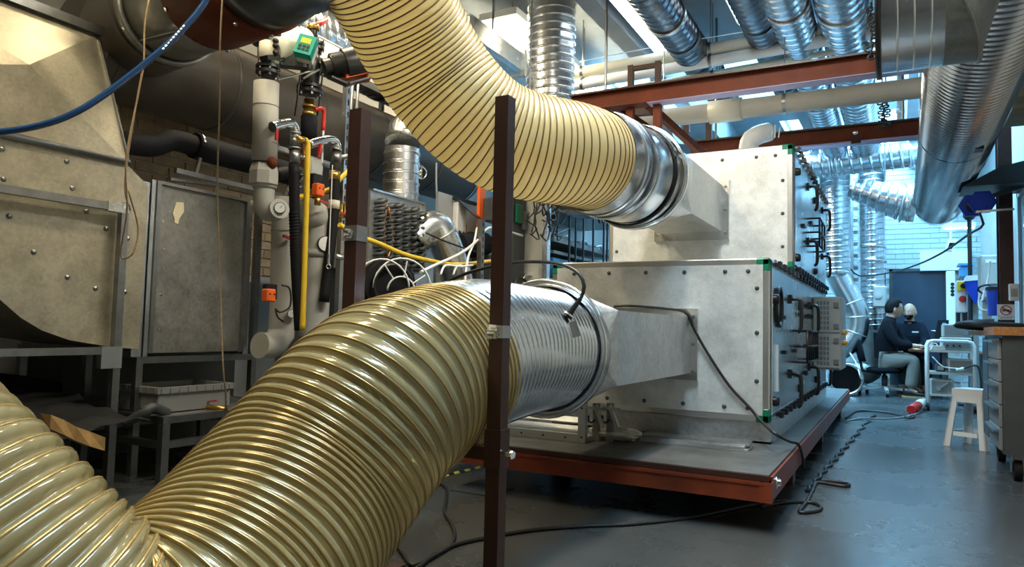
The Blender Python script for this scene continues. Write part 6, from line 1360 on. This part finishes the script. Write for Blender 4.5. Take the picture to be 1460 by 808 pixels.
cable('white cable drooping between the trolley shelves', [(tl+.05, tY-.02, shz[0]-.08), (tl+.16, tY-.03, shz[0]-.19), (tl+.32, tY-.02, shz[0]-.21)], .008, 'cablew', 16)
o = cable('black cable with pale plug hung over the trolley post down to the floor', [(tr_-.12, tY-.03, shz[1]+.06), (tr_-.04, tY-.04, shz[1]+.10), (tr_+.03, tY-.04, shz[1]+.09), (tr_+.06, tY-.05, shz[1]-.1), (tr_+.07, tY-.06, .25), (tr_+.1, tY-.08, .013), (tr_+.2, tY-.1, .013)], .012, 'cable', 40)
MB().cyl((tr_-.11, tY-.031, shz[1]+.064), (tr_-.19, tY-.02, shz[1]+.04), .022, 12).build('plug', M['cream'], o)
# desk with monitor behind trolley
dY = 12.1
da, db_ = at(1296, 498, Y=dY), at(1400, 498, Y=dY); dz = da[2]
t = thing('desk', 'brown topped desk in front of the bald man, behind the trolley', 'desk', ((da[0]+db_[0])/2, dY+.35, 0))
MB().bx(da[0], X1-.05, dY, dY+.75, dz-.03, dz).build('top', M['wood'], t)
for x in (da[0]+.45, X1-.12): MB().bx(x-.03, x+.03, dY+.04, dY+.7, 0, dz-.031).build('leg', M['greyd'], t)
t = thing('monitor', 'small black monitor with a lit strip on the desk right of the bald man', 'monitor', tuple(at(1340, 498, Y=dY+.2)))
P_ = [at(1332, 482, Y=dY+.2), at(1349, 482, Y=dY+.25), at(1351, 456, Y=dY+.3), at(1337, 456, Y=dY+.25)]
MB().plate(P_, (0.02, .05, 0)).build('screen', M['black'], t); c_ = sum(P_)/4; MB().plate([c_+(p-c_)*.4+V(.03, -.02, .04) for p in P_], (0, .006, 0)).build('lit_panel', M['bluel'], t); MB().cyl((c_[0], dY+.3, dz+.001), (c_[0], dY+.3, P_[0][2]+.03), .025, 10).cyl((c_[0], dY+.3, dz+.001), (c_[0], dY+.3, dz+.02), .1, 18).build('foot', M['black'], t)
t, *_ = boxed('dark_equipment', 'dark equipment box on the desk behind the trolley instruments', 'equipment', 1365, 1385, 444, 497, dY+.2, .3, 'black'); MB().bx(at(1368, 450, Y=dY)[0], at(1380, 450, Y=dY)[0], dY+.19, dY+.199, dz+.25, dz+.4).build('panel', M['greyd'], t)
t = thing('white_cup', 'white mug on the desk next to the monitor', 'mug', tuple(at(1327, 497, Y=dY+.1)))
q = V(at(1326, 490, Y=dY+.1)[0], dY+.1, dz+.001); MB().lathe(q, (0, 0, 1), [(0, .045), (.13, .05), (.13, .043), (.02, .04)], 18).build('cup', M['white'], t); MB().tube([q+V(.045, 0, .1), q+V(.085, 0, .09), q+V(.085, 0, .05), q+V(.045, 0, .03)], .008, 8, n=12).build('handle', M['white'], t)
# ------------------------------------------------------------------ office chairs and the two seated men
def skin_mesh(name, J, E, m, parent=None, sub=2, extra=None):
    # J: list of (point, radius or (rx, ry)); E: edges between joints; one smooth skin over the skeleton
    me = bpy.data.meshes.new(name); me.from_pydata([tuple(map(float, j[0])) for j in J], E, [])
    o = bpy.data.objects.new(name, me); C.objects.link(o)
    o.modifiers.new('skin', 'SKIN').use_smooth_shade = True
    s_ = o.modifiers.new('sub', 'SUBSURF'); s_.levels = sub; s_.render_levels = sub
    lay = me.skin_vertices[0].data
    for k, j in enumerate(J):
        r = j[1]; lay[k].radius = (r, r) if np.isscalar(r) else r; lay[k].use_root = (k == 0)
    bpy.context.view_layer.update()
    ev = o.evaluated_get(bpy.context.evaluated_depsgraph_get()); nm = bpy.data.meshes.new_from_object(ev)
    bpy.data.objects.remove(o); vs = [tuple(v.co) for v in nm.vertices]; fs = [tuple(p.vertices) for p in nm.polygons]
    mb = MB().add(vs, fs, True)
    if extra: extra(mb)
    bpy.data.meshes.remove(nm)
    return mb.build(name, m, parent)
def head_grid(mb, c, fwd, up, s):
    # head with face relief: forehead, brow, eye sockets, nose, mouth, chin, cheeks
    fwd = unit(fwd); up = unit(np.asarray(up)-fwd*np.dot(up, fwd)); side = np.cross(up, fwd)
    n, m_ = 26, 36; v = []
    def G(x, y, x0, y0, sx, sy): return math.exp(-((x-x0)/sx)**2-((y-y0)/sy)**2)
    for i in range(n+1):
        a = PI*i/n; z = math.cos(a); rr = math.sin(a)
        for j in range(m_):
            b = 2*PI*j/m_; f = math.cos(b)*rr; l = math.sin(b)*rr
            low = max(0, -z); fx = f*(.098 if f > 0 else .108); lx = l*.078*(1-.30*low**1.5); zz = z*(.118 if z > 0 else .122)
            if f > 0: fx += .010*low*f
            else: fx *= (1-.45*low)
            if f > .2:
                fx += .026*G(l, z, 0, -.22, .16, .17)+.010*G(l, z, 0, -.02, .12, .22)          # nose
                fx -= .012*(G(l, z, .34, .02, .18, .12)+G(l, z, -.34, .02, .18, .12))            # eye sockets
                fx += .007*(G(l, z, .33, .2, .28, .09)+G(l, z, -.33, .2, .28, .09))              # brow
                fx += .006*G(l, z, 0, -.52, .26, .06)-.006*G(l, z, 0, -.58, .24, .03)+.005*G(l, z, 0, -.65, .22, .06)  # lips
                fx += .012*G(l, z, 0, -.88, .3, .16)                                               # chin
            v.append(np.asarray(c)+(fwd*fx+side*lx+up*zz)*s)
    mb.grid(v, n+1, m_, False, True)
    for sg_ in (-1, 1):   # ears
        e = np.asarray(c)+(side*.078*sg_-fwd*.008-up*.012)*s
        vv = []
        for i in range(9):
            a = PI*i/8
            for j in range(12):
                b = 2*PI*j/12; vv.append(e+(side*sg_*.012*math.sin(a)*math.cos(b)+fwd*.018*math.sin(a)*math.sin(b)+up*.033*math.cos(a))*s)
        mb.grid(vv, 9, 12, False, True)
    return fwd, up, side
def hand(J, E, wrist_i, w, d, n, s, curl=.25):
    # palm and five fingers grown from the wrist joint; d = direction of the hand, n = back of the hand
    d = unit(d); n = unit(n-d*np.dot(n, d)); sd = np.cross(d, n); b = len(J)
    J.append((w+d*.035*s, (.033*s, .016*s))); E.append((wrist_i, b)); J.append((w+d*.075*s, (.036*s, .014*s))); E.append((b, b+1))
    for k, (off, ln) in enumerate(((-.030, .062), (-.010, .075), (.010, .072), (.029, .056))):
        p0 = w+d*.092*s+sd*off*s; i0 = len(J); J.append((p0, .0095*s)); E.append((b+1, i0))
        J.append((p0+(d*ln*.5-n*ln*curl*.4)*s, .0088*s)); E.append((i0, i0+1)); J.append((p0+(d*ln*.85-n*ln*curl*1.2)*s, .0075*s)); E.append((i0+1, i0+2))
    i0 = len(J); p0 = w+(d*.04-sd*.038)*s; J.append((p0, .011*s)); E.append((b, i0)); J.append((p0+(d*.035-sd*.022-n*.006)*s, .0095*s)); E.append((i0, i0+1)); J.append((p0+(d*.062-sd*.026-n*.014)*s, .008*s)); E.append((i0+1, i0+2))
def office_chair(label, c, face, seat_z, s, back_h):
    c = np.asarray(c, float); f = unit((face[0], face[1], 0)); sd = np.cross(f, V(0, 0, 1)); t = thing('office_chair', label, 'chair', (c[0], c[1], 0), 'office chairs')
    P = lambda a, b, z: V(c[0], c[1], 0)+f*a+sd*b+V(0, 0, z)
    pts = [P(.22*s*math.cos(a)*(1 if abs(math.cos(a)) < .8 else .98), .23*s*math.sin(a), seat_z-.07) for a in np.linspace(0, 2*PI, 20, endpoint=False)]
    v = []
    for z, k in ((seat_z-.08, .86), (seat_z-.06, 1), (seat_z-.02, 1), (seat_z, .85)):
        for p in pts: q = V(c[0], c[1], 0)+(p-V(c[0], c[1], p[2]))*k; v.append((q[0], q[1], z))
    MB().grid(v, 4, 20, True, True).build('seat', M['navy'], t)
    v = []
    for i, (z, wd, off) in enumerate(((seat_z+.08, .13, -.25), (seat_z+.13, .2, -.265), (seat_z+back_h*.5, .215, -.28), (seat_z+back_h*.9, .18, -.31), (seat_z+back_h, .12, -.32))):
        for k in range(16):
            a = 2*PI*k/16; v.append(P((off+.03*math.cos(a)+.05*(math.sin(a)**2-.5))*s, wd*math.sin(a)*s, z))
    MB().grid(v, 5, 16, True, True).build('backrest', M['navy'], t)
    MB().tube([P(-.05*s, 0, seat_z-.09), P(-.26*s, 0, seat_z-.06), P(-.31*s, 0, seat_z+.2)], .02*s, 8).build('back_support', M['black'], t)
    MB().tube([P(0, 0, .12), P(0, 0, .3), P(0, 0, .301), P(0, 0, seat_z-.081)], [.035*s, .035*s, .02*s, .02*s], 12).build('gas_lift', M['greyd'], t)
    for k in range(5):
        a = 2*PI*k/5+.3; e = P(.32*s*math.cos(a), .32*s*math.sin(a), .09)
        l = MB().bar(P(0, 0, .13), e, .045, .035).build('base_arm', M['greyl'], t)
        MB().cyl(e+V(-.02, 0, -.045), e+V(.02, 0, -.045), .044, 14).cyl(e+V(0, 0, -.03), e+V(0, 0, .0), .012, 8).build('caster', M['black'], l)
    return t
S_ = 1.16; KS = .96
m1Y = 12.25
def A(px, py, dy=0.): return at(px, py, Y=m1Y+dy)
# --- man in black fleece, profile to the right
pel, spi, che, nek, hed = A(1264, 512), A(1260, 492), A(1262, 468), A(1271, 452), A(1275.5, 439.5)
sR, eR_, wR = A(1262, 464, -.17), A(1279, 490, -.22), A(1305, 493, -.20)
sL, eL, wL = A(1268, 464, .2), A(1285, 486, .26), A(1303, 496, .2)
hR, kR, aR = A(1268, 515, -.1), A(1304, 512, -.16), A(1298, 556, -.14)
hL, kL, aL = A(1268, 514, .12), A(1303, 511, .2), A(1306, 555, .22)
t1_c = (A(1261, 520)[0]-.02, m1Y)
seat1 = at(1268, 522, Y=m1Y)[2]-.02
office_chair('black office chair under the man in grey trousers', (t1_c[0]+.02, m1Y), (1, .1), seat1, 1.15, .42)
J = [(pel, .10), (spi, .09), (che, .09), (nek, .06), (hed-V(0, 0, .05), .07)]; E = [(0, 1), (1, 2), (2, 3), (3, 4)]
def limb(J, E, root, pts):
    p = root
    for q in pts: J.append(q); E.append((p, len(J)-1)); p = len(J)-1
    return p
iR = limb(J, E, 2, [(sR, .05), (eR_, .042), (wR, .032)]); iL = limb(J, E, 2, [(sL, .05), (eL, .042), (wL, .032)])
hand(J, E, iR, wR, unit(A(1318, 493.5, -.2)-wR), V(0, 0, 1), 1.25); hand(J, E, iL, wL, unit(A(1310, 499, .1)-wL), V(0, 0, 1), 1.2)
limb(J, E, 0, [(hR, .11), (kR, .072), (aR, .045), (aR+V(.1, -.02, -.05), .038)]); limb(J, E, 0, [(hL, .11), (kL, .072), (aL, .045), (aL+V(.1, -.02, -.05), .038)])
F1 = V(1, .18, -.02); hs = S_*.99
p1 = skin_mesh('person', J, E, M['skin'], extra=lambda mb: head_grid(mb, hed, F1, V(-.03, 0, 1), hs))
tag(p1, 'man with short black hair and glasses, black fleece and grey trousers, seated in profile', 'person', 'seated men')
def sweater(J, E, m, parent, name='sweater'): return skin_mesh(name, J, E, M[m], parent)
J = [(spi, (.19, .17)), (pel+V(-.01, 0, .03), (.18, .18)), (che, (.19, .17)), (nek+V(-.01, 0, -.03), .085), (nek+V(.0, 0, .015), .08)]; E = [(0, 1), (0, 2), (2, 3), (3, 4)]
limb(J, E, 2, [(sR, .105), ((sR+eR_)/2, .088), (eR_, .08), ((eR_+wR)/2, .066), (wR-unit(wR-eR_)*.02, .05)]); limb(J, E, 2, [(sL, .105), ((sL+eL)/2, .088), (eL, .08), (wL-unit(wL-eL)*.02, .05)])
sweater(J, E, 'navy', p1)
J = [(pel, (.175, .165)), (hR, .14), (kR, .105), ((kR+aR)/2, .09), (aR+V(0, 0, .02), .085), (hL, .14), (kL, .105), (aL+V(0, 0, .02), .085)]; E = [(0, 1), (1, 2), (2, 3), (3, 4), (0, 5), (5, 6), (6, 7)]
skin_mesh('trousers', J, E, M['trouser'], p1)
def shoe(a, f, parent):
    f = unit((f[0], f[1], 0)); c_ = V(a[0], a[1], 0); sd = np.cross(f, V(0, 0, 1)); v = []
    for x, w_, h0, h1 in ((-.1, .04, .03, .12), (-.06, .055, .025, .15), (.02, .052, .025, .13), (.1, .06, .025, .09), (.19, .06, .025, .075), (.25, .035, .028, .06)):
        for k in range(12): b = 2*PI*k/12; v.append(c_+f*x+sd*w_*math.cos(b)+V(0, 0, (h0+h1)/2+(h1-h0)/2*math.sin(b)))
    s = MB().grid(v, 6, 12, True, True).build('shoe', M['shoe'], parent)
    v = []
    for x, w_ in ((-.11, .035), (-.06, .055), (.02, .05), (.1, .062), (.19, .06), (.26, .03)):
        v += [c_+f*x+sd*w_+V(0, 0, .001), c_+f*x-sd*w_+V(0, 0, .001), c_+f*x-sd*w_+V(0, 0, .028), c_+f*x+sd*w_+V(0, 0, .028)]
    MB().grid(v, 6, 4, True, False).build('sole', M['sole'], s)
shoe(aR, (1, -.1), p1); shoe(aL, (1, .1), p1)
def hair_cap(c, fwd, up, s, parent, m='hair', low=-.25):
    fwd = unit(fwd); up = unit(np.asarray(up)-fwd*np.dot(up, fwd)); side = np.cross(up, fwd); v = []; n = 14
    for i in range(n):
        for j in range(32):
            b = 2*PI*j/32; fr = math.cos(b); lim = math.acos(.52 if fr > .55 else (.1 if fr > .1 else (-.12 if fr > -.3 else -.55)))
            a = lim*i/(n-1); z = math.cos(a); rr = math.sin(a); k = 1.09 if i < n-1 else 1.0; f = fr*rr; l = math.sin(b)*rr
            v.append(np.asarray(c)+(fwd*f*(.098 if f > 0 else .110)*k+side*l*.080*k+up*(z*.122*k+.004))*s)
    return MB().grid(v, n, 32, False, True).build('hair', M[m], parent)
hair_cap(hed, F1, V(-.03, 0, 1), hs, p1)
f_ = unit(F1); sd_ = np.cross(V(0, 0, 1), f_)
g = MB()
for sg_ in (-1, 1):
    g.ring(hed+(f_*.100+sd_*.034*sg_+V(0, 0, .004))*hs, f_, .024*hs, .0028*hs, 18).cyl(hed+(f_*.096+sd_*.06*sg_+V(0, 0, .008))*hs, hed+(f_*.0+sd_*.084*sg_+V(0, 0, .006))*hs, .0026*hs, 6)
g.cyl(hed+(f_*.104+sd_*.012+V(0, 0, .006))*hs, hed+(f_*.104-sd_*.012+V(0, 0, .006))*hs, .0024*hs, 6).build('glasses', M['black'], p1)
def eyes(hed, f, up, s, parent):
    f = unit(f); sd = np.cross(up, f)
    for sg_ in (-1, 1):
        e = MB().sphere(hed+(f*.078+sd*.030*sg_+V(0, 0, .002))*s, .0125*s, 10, 8).build('eye', M['signw'], parent); MB().sphere(hed+(f*.0855+sd*.030*sg_+V(0, 0, .002))*s, .0062*s, 8, 6).build('iris', M['black'], e)
eyes(hed, F1, V(0, 0, 1), hs, p1)
# --- bald man facing us behind the desk
m2Y = 13.05
def B(px, py, dy=0.): return at(px, py, Y=m2Y+dy)
pel2, spi2, che2, nek2, hed2 = B(1302, 517), B(1301, 496), B(1300, 472), B(1297, 457), B(1297, 444.5, -.03)
rs, re, rw = B(1284, 467, -.02), B(1284, 492, -.18), B(1303, 493.5, -.5)
ls, le, lw = B(1315, 468, .02), B(1321, 492, -.18), B(1311, 493.5, -.5)
office_chair('black office chair behind the desk under the bald man', (pel2[0], m2Y), (0, -1), pel2[2]-.16, 1.1, .4)
J = [(pel2, .10), (spi2, .09), (che2, .09), (nek2, .065), (hed2-V(0, 0, .05), .075)]; E = [(0, 1), (1, 2), (2, 3), (3, 4)]
iR = limb(J, E, 2, [(rs, .05), (re, .042), (rw, .033)]); iL = limb(J, E, 2, [(ls, .05), (le, .042), (lw, .033)])
hand(J, E, iR, rw, V(.55, -.8, 0), V(0, 0, 1), 1.15); hand(J, E, iL, lw, V(-.3, -.9, 0), V(0, 0, 1), 1.15)
for dx in (-.1, .1): limb(J, E, 0, [(pel2+V(dx, -.02, -.03), .11), (pel2+V(dx*1.6, -.5, .0), .072), (V(pel2[0]+dx*1.5, m2Y-.5, .12), .045), (V(pel2[0]+dx*1.6, m2Y-.62, .06), .038)])
F2 = V(-.35, -.9, -.12)
p2 = skin_mesh('person', J, E, M['skin'], extra=lambda mb: head_grid(mb, hed2, F2, V(0, 0, 1), hs*1.0))
tag(p2, 'bald bearded man in a dark jacket with white chest mark, seated facing us', 'person', 'seated men')
J = [(spi2, (.2, .18)), (pel2+V(0, 0, .03), (.19, .19)), (che2, (.2, .17)), (nek2+V(0, 0, -.04), .1), (nek2+V(0, 0, .0), .09)]; E = [(0, 1), (0, 2), (2, 3), (3, 4)]
limb(J, E, 2, [(rs, .105), ((rs+re)/2, .09), (re, .08), (rw-unit(rw-re)*.03, .052)]); limb(J, E, 2, [(ls, .105), ((ls+le)/2, .09), (le, .08), (lw-unit(lw-le)*.03, .052)])
sw = skin_mesh('jacket', J, E, M['navy2'], p2)
q = B(1305, 473, -.2); MB().bx(q[0]-.045, q[0]+.045, q[1]-.004, q[1]+.02, q[2]-.012, q[2]+.01).build('chest_mark', M['signw'], sw)
J = [(pel2, (.18, .17))]; E = []
for dx in (-.1, .1): limb(J, E, 0, [(pel2+V(dx, -.02, -.03), .14), (pel2+V(dx*1.6, -.5, .0), .1), (V(pel2[0]+dx*1.5, m2Y-.5, .14), .08)])
skin_mesh('trousers', J, E, M['greyd'], p2)
for dx in (-.15, .15): shoe(V(pel2[0]+dx, m2Y-.5, 0), (dx, -1), p2)
eyes(hed2, F2, V(0, 0, 1), hs, p2)
f2 = unit(F2); s2 = np.cross(V(0, 0, 1), f2); v = []
for i in range(5):
    z = -.036-.017*i
    for j in range(13):
        b = -1.15+2.3*j/12; low = -z/.122; k_ = 1.02; r_ = math.sqrt(max(0, 1-(z/.122)**2)); ff = math.cos(b)*r_; l = math.sin(b)*r_
        v.append(hed2+(f2*(ff*.102*k_+.012*math.exp(-(l/.3)**2)*low)+s2*l*.078*(1-.28*low)*k_+V(0, 0, z))*hs)
MB().add(v, [(i*13+j, i*13+j+1, (i+1)*13+j+1, (i+1)*13+j) for i in range(4) for j in range(12) if not (i in (1,) and 4 <= j <= 7)], True).build('beard', M['hair'], p2)
